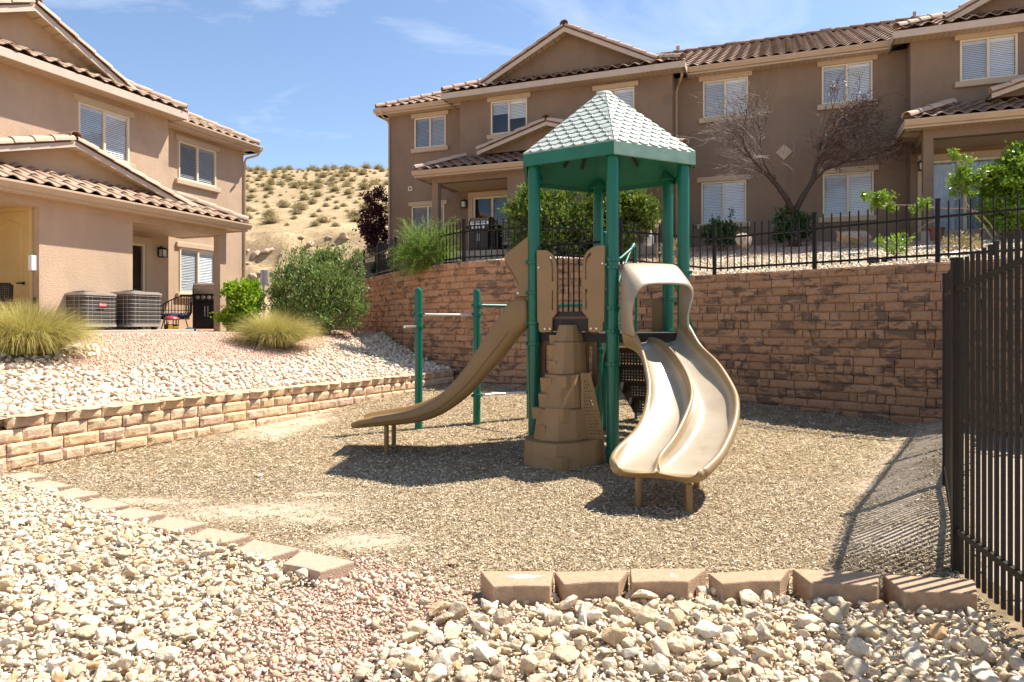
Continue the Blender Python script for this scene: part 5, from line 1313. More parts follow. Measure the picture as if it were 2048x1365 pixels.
for x, y in ((-1.42, 7.72), (-1.42, 8.2)):
    mb = MB(); mb.tube([(x, y, -.04), (x, y, .36)], .028, 14); PB(mb, 'slide_leg', 'tan', ss, auto=True)
mb = MB(); mid_ = [TE[i] * .42 + BE[i] * .58 for i in range(7, n_s - 3)]; mb.tube([(p_[0], Y0 - .0285, p_[1]) for p_ in mid_], .0035, 6); PB(mb, 'mould_seam', 'tan_dark', ss)
# its hood: two cheeks and a sloping top
Z2 = (680, 440, 2.202)
side = [(842, 62), (800, 96), (730, 152), (722, 163), (730, 185), (752, 212), (772, 246), (784, 275), (786, 300), (778, 322), (762, 337), (842, 337)]
pt = [cx(Z2[0] + a / Z2[2], Z2[1] + b / Z2[2]) for a, b in side]
hd = MB(); hd.prism([(x, Y0 - .03, z) for x, z in pt], (0, .022, 0)); h1 = PB(hd, 'slide_hood', 'tan', ss, bevel=.006)
hd = MB(); hd.prism([(x, Y2 + .03, z) for x, z in pt], (0, .022, 0)); PB(hd, 'slide_hood', 'tan', ss, bevel=.006)
hd = MB(); a, b, c = Vector((pt[0][0], 0, pt[0][1])), Vector((pt[2][0], 0, pt[2][1])), Vector((pt[3][0], 0, pt[3][1]))
prof = [a, b, c, c + Vector((.02, 0, -.012)), b + Vector((.02, 0, -.02)), a + Vector((0, 0, -.03))]
hd.prism([(p.x, Y0 - .01, p.z) for p in prof], (0, Y2 - Y0 + .04, 0)); PB(hd, 'slide_hood_top', 'tan', ss, bevel=.008)
mb = MB()
for q in ((783, 324), (830, 324)):
    x, z = cx(Z2[0] + q[0] / Z2[2], Z2[1] + q[1] / Z2[2]); mb.tube([(x, Y0 - .035, z), (x, Y0 - .028, z)], .012, 10)
PB(mb, 'bolts', 'steel', ss)
# stairs and landing at the back
F23 = edge_frame(2)
W2 = lambda s, n, z: Vector((F23.o[0] + F23.u[0] * s + F23.n[0] * n, F23.o[1] + F23.u[1] * s + F23.n[1] * n, z))
stairs = MB()
for sd_ in (-.46, .44):
    stairs.prism([W2(sd_, .05, 1.34), W2(sd_, .05, 1.02), W2(sd_, 1.25, .10), W2(sd_, 1.45, .10), W2(sd_, 1.45, .42)], tuple(W2(sd_ + .018, 0, 0) - W2(sd_, 0, 0)))
st = PB(stairs, 'stair_stringers', 'deck')
for i in range(4):
    n0 = .18 + i * .30; z0 = 1.12 - i * .24
    Mx = Matrix(((F23.u[0], 0, F23.n[0], W2(0, n0, 0).x - PC.x), (F23.u[1], 0, F23.n[1], W2(0, n0, 0).y - PC.y), (0, 1, 0, 0), (0, 0, 0, 1)))
    holes = [[(x, z), (x + .022, z), (x + .022, z + .022), (x, z + .022)] for x in np.arange(-.40, .38, .042) for z in np.arange(z0 - .19, z0 - .035, .040)]
    plate('riser', [(-.45, z0 - .215), (.44, z0 - .215), (.44, z0), (-.45, z0)], holes, Mx, .006, M['deck'], st, .001)
    mb = MB(); mb.prism([W2(-.45, n0, z0), W2(.44, n0, z0), W2(.44, n0 + .30, z0), W2(-.45, n0 + .30, z0)], (0, 0, .03)); PB(mb, 'tread', 'brown', st, bevel=.006)
PL(F23, 'stair_panel', [(1305, 598), (1328, 596), (1328, 676), (1305, 678)], [], -.02, .02, 'tan', (0, 0, 1))
PLb = MB(); P_ = [hexv(.62, 0.5, 1.24), hexv(.9, 0.15, 1.24)]
mb = MB()
hr = [W2(.46, 1.25, .05), W2(.46, 1.25, 2.35), W2(.46, 1.22, 2.58), W2(.46, 1.16, 2.62), W2(.46, 1.08, 2.56), W2(.46, .55, 1.98), W2(.46, .35, 1.90), W2(.46, .05, 1.92)]
mb.tube(hr, .021, 10); mb.tube([W2(.46, 1.20, 2.60), W2(.46, .70, 2.38), W2(.46, .12, 2.22)], .021, 10); PB(mb, 'handrail', 'green', auto=True)
mb = MB(); hr = [W2(-.47, 1.25, .1), W2(-.47, 1.25, 1.0), W2(-.47, 1.1, 1.3), W2(-.47, .3, 1.95), W2(-.47, .02, 1.98)]; mb.tube(hr, .021, 10); PB(mb, 'handrail', 'green', auto=True)
mb = MB(); mb.tube([W2(.3, .05, 1.36), W2(.3, .05, 1.8), W2(.27, .05, 2.02), W2(.2, .05, 2.08)], .017, 8); PB(mb, 'grab_handle', 'tan', auto=True)
# extra posts, and the pull-up bars
def bar_post(x, y, top, r=.053, cl=()):
    g = float(h_play(x, y)) - .05; mb = MB(); mb.lathe((x, y, 0), [(r, g), (r, top - .06), (r * .93, top - .03), (r * .7, top - .008), (r * .3, top)], 20); o = PB(mb, 'bar_post', 'green', auto=True); clampr(o, Vector((x, y, 0)), r, cl, .5); return o
bar_post(-1.275, 9.31, 1.95, .053, (1.57, 1.40)); bar_post(-.50, 9.70, 1.95, .053, (1.57, 1.70, .42)); bar_post(.27, 10.15, 1.95, .053, (.42, 1.70)); bar_post(1.255, 9.3, 2.72, .06, (1.3, 1.7, 2.45))
def bar(p, q, mat, r=.0165): 
    mb = MB(); mb.tube([p, q], r, 12); PB(mb, 'overhead_bar', mat, auto=True)
bar((-1.275, 9.31, 1.585), (-.50, 9.70, 1.585), 'steel', .017); bar((-.50, 9.70, .445), (.27, 10.15, .445), 'steel', .017); bar((-.50, 9.70, 1.72), (.27, 10.15, 1.72), 'green', .022); bar((.27, 10.15, 1.72), (1.255, 9.32, 1.72), 'green', .022)
bar((-1.275, 9.31, 1.42), (-1.42, 9.02, 1.42), 'steel', .017)

# ------------------------------------------------------------------ black metal fences
def fence_run(name, pts, hf, zlo, ztop, rails, spacing, pick, post, label, posts_at=None, mat='black_metal', picket_lo=.06, post_extra=.03, topf=lambda x, y: 0.0):
    """posts, rails and picket panels along a plan polyline; heights above hf"""
    root = empty(name, (pts[0][0], pts[0][1], float(hf(*pts[0]))), 0, label, 'fence')
    O = Vector(root.location)
    def bld(mb, nm): mb.v = [tuple(Vector(v) - O) for v in mb.v]; return mb.build(nm, M[mat], root)
    for i, (x, y) in enumerate(pts):
        z = float(hf(x, y)); mb = MB(); t = np.subtract(pts[min(i + 1, len(pts) - 1)], pts[max(i - 1, 0)]); a = math.atan2(t[1], t[0])
        Mx = Matrix.Translation((x, y, z)) @ Matrix.Rotation(a, 4, 'Z'); h = post / 2
        zt_ = ztop + post_extra + topf(x, y); mb.box(-h, h, -h, h, zlo - .12, zt_, Mx); mb.box(-h - .004, h + .004, -h - .004, h + .004, zt_, zt_ + .012, Mx)
        o = bld(mb, 'post')
    for (x0, y0), (x1, y1) in zip(pts[:-1], pts[1:]):
        a, b = Vector((x0, y0, float(hf(x0, y0)))), Vector((x1, y1, float(hf(x1, y1)))); L = (b - a).length; d = (b - a) / L; sdv = Vector((-d.y, d.x, 0)).normalized()
        for rz in rails:
            mb = MB(); w = pick * .8
            ta, tb = (topf(x0, y0), topf(x1, y1)) if rz > 1 else (0, 0); p, q = a + Vector((0, 0, rz + ta)) + d * post / 2, b + Vector((0, 0, rz + tb)) - d * post / 2
            mb.prism([p - sdv * w - Vector((0, 0, .017)), p + sdv * w - Vector((0, 0, .017)), p + sdv * w + Vector((0, 0, .017)), p - sdv * w + Vector((0, 0, .017))], q - p); bld(mb, 'rail')
        mb = MB(); n_ = max(1, int(round(L / spacing))); h = pick / 2
        for i in range(1, n_):
            c = a + d * (L * i / n_); ang = math.atan2(d.y, d.x); Mx = Matrix.Translation(c) @ Matrix.Rotation(ang, 4, 'Z')
            mb.box(-h, h, -h, h, picket_lo, ztop + topf(c.x, c.y), Mx)
        bld(mb, 'picket_panel')
    return root
fence_run('metal_fence', [(1.95, 1.15), (2.585, 3.97), (3.56, 5.6), (4.85, 7.40), (6.10, 9.15)], lambda x, y: .03 * float(sstep(3.9, 5.0, y)), .0, 1.82, (.26, 1.66), .070, .0172, .050,
          'tall black picket fence with spear-straight bars, close up at right', mat='bronze_metal', picket_lo=.03, post_extra=.012, topf=lambda x, y: .13 * max(0, 3.97 - y))
ts = [.6]
t0_, tA = BIG.near(-6.3, 24.2), BIG.near(4.62, 10.68)
ts = [tA]
while ts[-1] > 2.2: ts.append(ts[-1] - 1.72)
ts = ts[::-1]; tt = tA
while tt + 1.70 < BIG.len: tt += 1.70; ts.append(tt)
pts = []
for t in ts:
    p = BIG.p(t); T = BIG.tan(t); q = p - np.array([T[1], -T[0]]) * .20; pts.append((float(q[0]), float(q[1])))
fence_run('terrace_fence', pts, lambda x, y: float(big_top_s(np.array(x))), .0, .86, (.11, .64), .128, .018, .055, 'low black picket fence standing along the top of the block wall')
# ------------------------------------------------------------------ planting
def leaf_quads(P, D, L, Wd, r_, fold=.25):
    """diamond leaves: P base points, D directions, L lengths, Wd half widths"""
    n = len(P); rv = r_.normal(size=(n, 3)); S_ = np.cross(D, rv); S_ /= np.linalg.norm(S_, axis=1)[:, None] + 1e-9
    N_ = np.cross(D, S_)
    a = P; b = P + D * (L * .5)[:, None] + S_ * Wd[:, None] + N_ * (Wd * fold)[:, None]; c = P + D * L[:, None]; d = P + D * (L * .5)[:, None] - S_ * Wd[:, None] + N_ * (Wd * fold)[:, None]
    return np.stack([a, b, c, d], 1).reshape(-1, 3)
def quads(n): return np.arange(n * 4).reshape(-1, 4)
def unit(r_, n): v = r_.normal(size=(n, 3)); return v / np.linalg.norm(v, axis=1)[:, None]
def clump_leaves(blobs, n, L, wr, r_, nclump=40, cr_=.16, out=.6, up=.2, shell=.75):
    """blobs: (cx, cy, cz, rx, ry, rz); leaves sit in clumps through the shell of each blob"""
    blobs = np.array(blobs, float); vol = blobs[:, 3] * blobs[:, 4] * blobs[:, 5]; w = vol ** .7; w /= w.sum()
    V = []; centres = []
    for (cx_, cy_, cz_, rx, ry, rz), wi in zip(blobs, w):
        k = max(3, int(nclump * wi)); u = unit(r_, k); rad = shell + (1 - shell) * r_.uniform(-.9, 1.05, k)
        C = np.stack([cx_ + u[:, 0] * rx * rad, cy_ + u[:, 1] * ry * rad, cz_ + u[:, 2] * rz * rad], -1); centres.append(C)
        m = int(n * wi); idx = r_.integers(0, k, m); sz = cr_ * r_.uniform(.55, 1.35, k) * min(1.4, (rx + rz))
        Pn = C[idx] + r_.normal(size=(m, 3)) * sz[idx][:, None] * [1, 1, .75]
        O = Pn - np.array([cx_, cy_, cz_]); O /= np.linalg.norm(O, axis=1)[:, None] + 1e-6
        D = O * out + unit(r_, m) * .9 + np.array([0, 0, up]); D /= np.linalg.norm(D, axis=1)[:, None]
        l_ = L * r_.uniform(.6, 1.3, m); V.append(leaf_quads(Pn, D, l_, l_ * wr, r_))
    return np.concatenate(V), np.concatenate(centres)
def plant(name, base, label, cat, V, mat, stems=None, stem_mat='twig', group=None, part='foliage'):
    root = empty(name, base, 0, label, cat, group); B_ = np.array(base, float)
    np_mesh(part, V - B_, quads(len(V) // 4), M[mat], root)
    if stems is not None:
        mb = MB()
        for pts, r in stems: mb.tube([tuple(np.array(p) - B_) for p in pts], r, 5)
        mb.build('stem', M[stem_mat], root)
    return root
def stems_to(base, C, r_, k=14, r0=.022, spread=.12):
    out = []
    for c in C[r_.permutation(len(C))[:k]]:
        b = np.array(base) + np.array([r_.normal(0, spread), r_.normal(0, spread), -.05]); m = (b * .45 + c * .55) + np.array([0, 0, .06]); out.append(([b, m, c], [r0, r0 * .7, r0 * .25]))
    return out
M['leaf_sage'] = leaf_mat('sage_leaf', [(.15, .25, .045), (.23, .33, .075), (.10, .17, .035), (.28, .33, .10), (.17, .25, .07), (.24, .19, .09)], .3)
M['leaf_feather'] = leaf_mat('feather_leaf', [(.16, .28, .035), (.24, .36, .05), (.11, .21, .03), (.28, .38, .07)], .4)
M['leaf_plum'] = leaf_mat('plum_leaf', [(.055, .012, .017), (.085, .018, .024), (.035, .010, .015), (.11, .028, .03)], .3)
M['leaf_glossy'] = leaf_mat('glossy_leaf', [(.09, .165, .022), (.14, .22, .03), (.065, .12, .02), (.20, .26, .035), (.11, .185, .025), (.29, .29, .04)], .3, .3, .5)
M['leaf_dark'] = leaf_mat('dark_leaf', [(.035, .085, .022), (.055, .12, .028), (.028, .065, .02)], .25, .35, .45)
M['leaf_lime'] = leaf_mat('lime_leaf', [(.22, .36, .015), (.30, .45, .02), (.15, .27, .012), (.36, .48, .04)], .4)
M['leaf_sapling'] = leaf_mat('sapling_leaf', [(.12, .24, .02), (.20, .34, .025), (.28, .38, .03), (.10, .19, .03)], .4, .35, .5)
M['leaf_dry'] = leaf_mat('dried_leaf', [(.20, .06, .025), (.12, .04, .022), (.27, .10, .04), (.08, .035, .025)], .2)
M['scrub'] = leaf_mat('scrub_leaf', [(.34, .28, .13), (.42, .34, .17), (.28, .23, .11), (.46, .38, .21)], .25, .8)
M['grass'] = leaf_mat('grass_blade', [(.42, .37, .09), (.52, .45, .14), (.34, .34, .06), (.58, .48, .22), (.46, .40, .09), (.36, .27, .13)], .35, .6)
M['boulder'] = pm('boulder_stone', (.46, .37, .29), .95, .25, 4, 1.0, 14, c2=(.30, .20, .13))
r2 = np.random.default_rng(77)
# grey-green bush by the end of the tall wall
b_ = at(630, 660, 16.0); base = (b_.x, b_.y, float(h_left(b_.x, b_.y)))
bl_ = [at(600, 560, 16.2), at(655, 575, 15.9), at(570, 590, 16.0), at(690, 560, 16.3), at(630, 620, 15.6), at(690, 625, 15.9), at(655, 530, 16.3), at(575, 625, 15.8)]
rad = [(.55, .5, .62), (.6, .5, .72), (.4, .4, .5), (.45, .4, .75), (.75, .5, .5), (.5, .45, .5), (.35, .35, .5), (.45, .4, .38)]
V, C = clump_leaves([(*p, *q) for p, q in zip(bl_, rad)], 25000, .075, .22, r2, 190, .105, .5, .9, .6)
Vs = []
for px, py in ((578, 520), (605, 503), (632, 515), (655, 492), (668, 520), (700, 520), (715, 500), (722, 540), (545, 545), (560, 525), (640, 478 + 25)):
    t = at(px, py, 16.2 + r2.uniform(-.3, .3)); m_ = 190; k = r2.uniform(0, 1, m_); Pn = np.array([t.x, t.y, t.z]) + np.stack([r2.normal(0, .035, m_), r2.normal(0, .035, m_), -k * .6], -1) * [1, 1, 1]; Pn[:, :2] += np.outer(k, r2.normal(0, .1, 2))
    D = unit(r2, m_) * .6 + [0, 0, .8]; D /= np.linalg.norm(D, axis=1)[:, None]; l_ = .07 * r2.uniform(.6, 1.2, m_); Vs.append(leaf_quads(Pn, D, l_, l_ * .2, r2))
plant('sage_bush', base, 'large grey-green bush leaning on the far end of the tall block wall', 'bush', np.concatenate([V] + Vs), 'leaf_sage', stems_to(base, C, r2, 30, .03, .25))
# feathery green bush hanging over the wall
b_ = at(850, 535, 14.9); base = (b_.x, b_.y, b_.z)
Vs = []; stm = []
for i in range(480):
    a = r2.uniform(0, 2 * np.pi); e = abs(r2.normal(0, .55)); tx = at(*[(r2.uniform(790, 928), 430 + 95 * r2.uniform() ** .8), (r2.uniform(776, 890), r2.uniform(495, 560))][int(r2.uniform() < .36)], 14.9 + r2.normal(0, .25))
    p0 = np.array(base) + [r2.normal(0, .16), r2.normal(0, .12), r2.uniform(0, .1)]; p2 = np.array(tx); p1 = p0 * .5 + p2 * .5 + [0, 0, .22]
    t = np.linspace(.25, 1, 26)[:, None]; Q = (1 - t) ** 2 * p0 + 2 * t * (1 - t) * p1 + t * t * p2; Tn = np.gradient(Q, axis=0); Tn /= np.linalg.norm(Tn, axis=1)[:, None]
    Q = np.repeat(Q, 2, 0) + r2.normal(0, .008, (52, 3)); Tn = np.repeat(Tn, 2, 0); D = Tn * .8 + unit(r2, 52) * .65 + [0, 0, .1]; D /= np.linalg.norm(D, axis=1)[:, None]
    l_ = .085 * r2.uniform(.5, 1.3, 52) * np.repeat(np.linspace(1.1, .6, 26), 2); Vs.append(leaf_quads(Q, D, l_, l_ * .07, r2))
    if i % 8 == 0: stm.append(([p0, p1 * .9 + p0 * .1, p2], [.010, .007, .003]))
plant('feathery_bush', base, 'feathery bright green bush spilling over the top of the tall block wall', 'bush', np.concatenate(Vs), 'leaf_feather', stm)
# plum-leaved tree
b_ = at(752, 545, 22.6); base = (b_.x, b_.y, 3.0)
V, C = clump_leaves([(*at(752, 400, 22.6), .32, .35, .35), (*at(748, 440, 22.6), .46, .45, .55), (*at(760, 480, 22.6), .42, .42, .5), (*at(735, 470, 22.6), .25, .3, .4)], 6500, .085, .3, r2, 90, .12, .5, .3)
plant('plum_tree', base, 'small tree with dark red leaves at the corner of the apartment block', 'tree', V, 'leaf_plum', [([base, at(752, 480, 22.6)], [.05, .035])] + stems_to(at(752, 495, 22.6), C, r2, 16, .02, .05), 'bark', part='crown')
# big glossy bush behind the tower
b_ = at(1165, 500, 15.9); base = (b_.x, b_.y, float(h_up(b_.x, b_.y)) - .05)
V, C = clump_leaves([(*at(1090, 445, 15.9), .78, .6, .75), (*at(1160, 425, 16.1), .85, .6, .72), (*at(1240, 430, 15.9), .72, .6, .70), (*at(1060, 420, 16), .38, .4, .45), (*at(1285, 425, 15.8), .36, .4, .42), (*at(1160, 490, 15.8), 1.2, .6, .5), (*at(1240, 395, 15.9), .45, .4, .35)], 30000, .10, .28, r2, 260, .10, .55, .4, .85)
plant('evergreen_bush', base, 'big rounded glossy green bush behind the play tower, on the upper terrace', 'bush', V, 'leaf_glossy', stems_to(base, C, r2, 30, .03, .3))
# low dark bushes by the apartment wall
for (px0, px1, py0, py1, d, lb, extra) in ((1400, 1478, 440, 494, 16.9, 'low dark green bush under the left ground floor window with one shoot sticking up', (1462, 418)), (1540, 1622, 412, 490, 16.6, 'dark green bush at the foot of the bare tree', None), (745, 800, 512, 556, 19.0, 'dark rounded bush behind the fence near the plum tree', None)):
    c = at((px0 + px1) / 2, (py0 + py1) / 2, d); rx = (px1 - px0) / 2 * d / FPX; rz = (py1 - py0) / 2 * d / FPX
    V, C = clump_leaves([(c.x, c.y, c.z, rx * .8, .38, rz * .8), (c.x - rx * .4, c.y - .1, c.z - rz * .3, rx * .5, .3, rz * .6), (c.x + rx * .4, c.y, c.z - rz * .2, rx * .5, .3, rz * .7)], 3200, .085, .24, r2, 60, .09, .6, .6)
    if extra:
        t = at(*extra, d); Pn = np.array(t) + np.stack([r2.normal(0, .03, 40), r2.normal(0, .03, 40), -r2.uniform(0, .35, 40)], -1); D = unit(r2, 40) + [0, 0, .5]; D /= np.linalg.norm(D, axis=1)[:, None]; V = np.concatenate([V, leaf_quads(Pn, D, np.full(40, .08), np.full(40, .018), r2)])
    bs = (c.x, c.y, c.z - rz); plant('low_bush', bs, lb, 'bush', V, 'leaf_dark', stems_to(bs, C, r2, 12, .015, .1), group='low dark bushes')
# lime-green bush beside the barbecue
b_ = at(487, 660, 15.6); base = (b_.x, b_.y, float(h_left(b_.x, b_.y)))
V, C = clump_leaves([(*at(490, 600, 15.6), .36, .35, .38), (*at(475, 635, 15.5), .34, .3, .32), (*at(500, 640, 15.6), .22, .3, .3), (*at(465, 585, 15.6), .2, .2, .22), (*at(510, 580, 15.6), .16, .2, .22)], 9500, .075, .32, r2, 90, .11, .6, .5)
plant('lime_bush', base, 'bright lime-green bush beside the barbecue and porch post', 'bush', V, 'leaf_lime', stems_to(base, C, r2, 16, .014, .1))
# bare two-limbed tree
def bare_tree():
    B0 = at(1592, 482, 16.4); base = (B0.x, B0.y, 3.35); r_ = np.random.default_rng(5)
    trunk, twigs, pale, leaves = MB(), MB(), MB(), []
    Pt = lambda px, py, dd=0: np.array(at(px, py, 16.4 + dd))
    rel = lambda pts: [tuple(np.array(p) - np.array(base)) for p in pts]
    trunk.tube(rel([np.array([B0.x + .03, B0.y, 3.2]), Pt(1593, 470), Pt(1590, 445), Pt(1588, 428)]), [.11, .10, .09, .092], 9)
    limbs = [[Pt(1588, 428), Pt(1575, 400, -.05), Pt(1552, 368, -.15), Pt(1530, 345, -.25), Pt(1508, 322, -.3), Pt(1490, 295, -.35)],
             [Pt(1588, 428), Pt(1603, 398, .05), Pt(1625, 362, -.05), Pt(1632, 330, -.1), Pt(1650, 298, -.15), Pt(1668, 270, -.2)],
             [Pt(1625, 362, -.05), Pt(1650, 340, -.2), Pt(1690, 325, -.3), Pt(1735, 318, -.35)], [Pt(1552, 368, -.15), Pt(1530, 330, -.35), Pt(1520, 300, -.45), Pt(1522, 270, -.5)]]
    for L_, r in zip(limbs, ([.08, .068, .056, .045, .034, .022], [.08, .066, .055, .045, .034, .022], [.038, .03, .022, .014], [.038, .028, .02, .013])): trunk.tube(rel(L_), r, 7)
    def grow(p, d, L, r, depth, side):
        n = 4; pts = [p]; q = p.copy(); dd = d.copy()
        for i in range(n):
            dd = dd + r_.normal(0, .16, 3) + np.array([side * .05, -.0, .04 if depth < 2 else -.03]); dd /= np.linalg.norm(dd); q = q + dd * L / n; pts.append(q.copy())
        (pale if (side < 0 and depth >= 2 and r_.uniform() < .6) or r_.uniform() < .12 else twigs).tube(rel(pts), list(np.linspace(r, r * .45, n + 1)), 4 if depth > 1 else 5, False)
        if depth < 4:
            k = (4, 4, 3, 3)[depth]
            for _ in range(k):
                i = r_.integers(1, n + 1); nd = dd + r_.normal(0, .55, 3) + np.array([side * .18, 0, .12]); nd /= np.linalg.norm(nd)
                grow(pts[i], nd, L * r_.uniform(.5, .8), max(r * .58, .0046), depth + 1, side)
        if depth >= 2 and side > 0 and r_.uniform() < .75:
            for _ in range(r_.integers(1, 4)): leaves.append(pts[r_.integers(1, n + 1)] + r_.normal(0, .03, 3))
    for a, b, n_, side in ((limbs[0], 2, 15, -1), (limbs[3], 1, 8, -1), (limbs[1], 2, 18, 1), (limbs[2], 1, 9, 1)):
        for i in range(n_):
            j = r_.integers(b, len(a)); d = (a[j] - a[j - 1]); d /= np.linalg.norm(d); d = d + np.array([side * r_.uniform(-.3, .8), r_.normal(0, .4), r_.uniform(.0, 1.0)]); d /= np.linalg.norm(d)
            grow(a[j], d, r_.uniform(.55, .95), .014, 1, side)
    root = empty('bare_tree', base, 0, 'bare forked tree with dark limbs and dried red leaves against the apartment wall', 'tree')
    trunk.build('trunk', M['bark'], root, smooth=True); twigs.build('branchwork', M['twig_dark'], root); pale.build('bleached_branchwork', M['twig_ash'], root)
    Lv = np.array(leaves) - np.array(base); m = len(Lv); D = unit(r_, m) + [0, 0, -.6]; D /= np.linalg.norm(D, axis=1)[:, None]
    np_mesh('dried_leaves', leaf_quads(Lv, D, np.full(m, .055), np.full(m, .014), r_), quads(m), M['leaf_dry'], root)
M['twig_dark'] = pm('twig_dark', (.105, .072, .06), .95, .3, 10); M['twig_ash'] = pm('twig_ash', (.30, .26, .225), .95, .25, 10)
bare_tree()
# leaning sapling with a leafy top and one long side branch
def sapling():
    d = 13.2; base = tuple(at(1985, 476, d)); P_ = lambda px, py, dd=0: np.array(at(px, py, d + dd)); r_ = np.random.default_rng(9)
    root = empty('leaning_sapling', base, 0, 'thin leaning sapling with a long sideways branch in front of the patio door', 'tree'); B_ = np.array(base)
    mb = MB(); T = lambda pts, r: mb.tube([tuple(p - B_) for p in pts], r, 6)
    T([P_(1985, 478), P_(1965, 448), P_(1945, 425), P_(1932, 405), P_(1926, 385), P_(1922, 350), P_(1915, 310)], [.02, .018, .017, .015, .013, .009, .004])
    T([P_(1992, 470), P_(1980, 448), P_(1958, 425), P_(1930, 417), P_(1900, 418), P_(1860, 416), P_(1820, 411), P_(1785, 410), P_(1765, 400)], [.016, .015, .014, .013, .012, .011, .009, .006, .003])
    T([P_(1818, 477), P_(1850, 450), P_(1880, 436), P_(1906, 422)], [.005, .005, .005, .004])
    mb.build('trunk', M['twig_pale'], root)
    V = []
    for blob, n in ((((*P_(1925, 345), .24, .2, .30), (*P_(1910, 365), .2, .18, .2), (*P_(1950, 355), .18, .18, .2), (*P_(1912, 308), .11, .1, .16), (*P_(1940, 375), .17, .15, .15)), 1500), (((*P_(1762, 398), .22, .2, .2), (*P_(1740, 388), .14, .12, .1), (*P_(1785, 415), .12, .1, .12)), 800), (((*P_(1845, 408), .13, .1, .12),), 160), (((*P_(1832, 420), .1, .1, .08),), 70)):
        v, _ = clump_leaves(blob, n, .082, .2, r_, 34, .10, .5, -.1, .5); V.append(v)
    V = np.concatenate(V); np_mesh('foliage', V - B_, quads(len(V) // 4), M['leaf_sapling'], root)
sapling()
b_ = at(2030, 478, 13.6); base = (b_.x, b_.y, float(h_up(b_.x, b_.y)))
V, C = clump_leaves([(*at(2030, 380, 13.6), .55, .5, .62), (*at(2055, 330, 13.6), .45, .45, .42), (*at(2000, 430, 13.4), .33, .35, .35), (*at(2075, 420, 13.6), .6, .5, .6), (*at(1990, 365, 13.5), .2, .25, .3)], 16000, .088, .25, r2, 150, .11, .55, .3)
plant('leafy_shrub', base, 'tall bright leafy shrub at the right edge, beside the patio door', 'bush', V, 'leaf_sapling', stems_to(base, C, r2, 16, .02, .15))
for px, py, w, h, d, mt, lb in ((1785, 493, .30, .16, 11.6, 'leaf_sapling', 'low green plant in the gravel left of the fence post'), (1925, 492, .33, .13, 11.7, 'scrub', 'low dry grey-green plant in the gravel under the sapling'), (1347, 508, .20, .22, 12.6, 'scrub', 'dry grassy weed behind the fence, between the two right tower posts')):
    c = at(px, py, d); V, C = clump_leaves([(c.x, c.y, c.z, w, .25, h)], 420, .075, .2, r2, 24, .12, .6, .7)
    bs = (c.x, c.y, float(h_up(c.x, c.y))); plant('low_plant', bs, lb, 'plant', V, mt, stems_to(bs, C, r2, 8, .006, .06), group='low plants on the upper terrace')
# grass tussocks
def tussock(name, c, rad, hgt, n, label, seed, dry=0):
    r_ = np.random.default_rng(seed); k = 6; V = []
    k = 9; a = r_.uniform(0, 2 * np.pi, n); q = np.sqrt(r_.uniform(0, 1, n)); rr = rad * .46 * q
    end = np.clip(.15 + 2.45 * q ** 1.5 + r_.normal(0, .32, n), .05, 3.0); L = hgt * (.86 + .10 * np.minimum(end, 2.2)) * r_.uniform(.72, 1.12, n)
    az = a + r_.normal(0, .5, n); P = np.stack([np.cos(a) * rr, np.sin(a) * rr, np.zeros(n)], -1); w = r_.uniform(.0025, .0046, n)
    sd_ = np.stack([-np.sin(az), np.cos(az), r_.normal(0, .3, n)], -1); rows = []
    th = end * .30; cur = end * .75
    for i in range(k):
        f = 1 - i / (k - 1) * .92; rows.append(np.stack([P - sd_ * (w * f)[:, None], P + sd_ * (w * f)[:, None]], 1))
        st = L / (k - 1); ang = th + cur * (i / (k - 1)) ** 1.3
        P = P + np.stack([np.cos(az) * np.sin(ang), np.sin(az) * np.sin(ang), np.cos(ang)], -1) * st[:, None]; P[:, 2] = np.maximum(P[:, 2], r_.uniform(-.03, .05, n))
    A_ = np.stack(rows, 1).reshape(n, k * 2, 3); F1 = np.array([(2 * i, 2 * i + 1, 2 * i + 3, 2 * i + 2) for i in range(k - 1)])
    F = (F1[None] + (np.arange(n) * k * 2)[:, None, None]).reshape(-1, 4)
    o = np_mesh(name, A_.reshape(-1, 3), F, M['grass']); o.location = c; return tag(o, label, 'grass', 'ornamental grass tussocks')
c = at(52, 707, 9.5); tussock('grass_tussock', (c.x, c.y, float(h_left(c.x, c.y))), .74, .82, 7500, 'wide yellow-green grass tussock in front of the air conditioners', 41)
c = at(552, 689, 13.2); tussock('grass_tussock', (c.x, c.y, float(h_left(c.x, c.y))), .66, .80, 6500, 'round pale grass tussock at the edge of the gravel slope, below the bushes', 42)
# desert scrub on the hillside
def scrub_mesh(seed, green):
    r_ = np.random.default_rng(seed); n = 230; a = r_.uniform(0, 2 * np.pi, n); e = r_.uniform(.25, 1.5, n); P0 = np.zeros((n, 3)); D = np.stack([np.cos(a) * np.cos(e), np.sin(a) * np.cos(e), np.sin(e)], -1)
    L = r_.uniform(.3, .75, n); V1_ = leaf_quads(P0, D, L, np.full(n, .012), r_); P1 = D * (L * r_.uniform(.45, 1, n))[:, None]; P1 = np.repeat(P1, 3, 0) + r_.normal(0, .05, (3 * n, 3)); D1 = unit(r_, 3 * n) + [0, 0, .5]; D1 /= np.linalg.norm(D1, axis=1)[:, None]
    V2_ = leaf_quads(P1, D1, r_.uniform(.06, .14, 3 * n), np.full(3 * n, .018), r_); V = np.concatenate([V1_, V2_]); me = np_mesh('tmp', V, quads(len(V) // 4), M['scrub']); d = me.data; bpy.data.objects.remove(me); return d
SM = [scrub_mesh(60 + i, i) for i in range(6)]
cnt = 0; r3 = np.random.default_rng(19); used = []
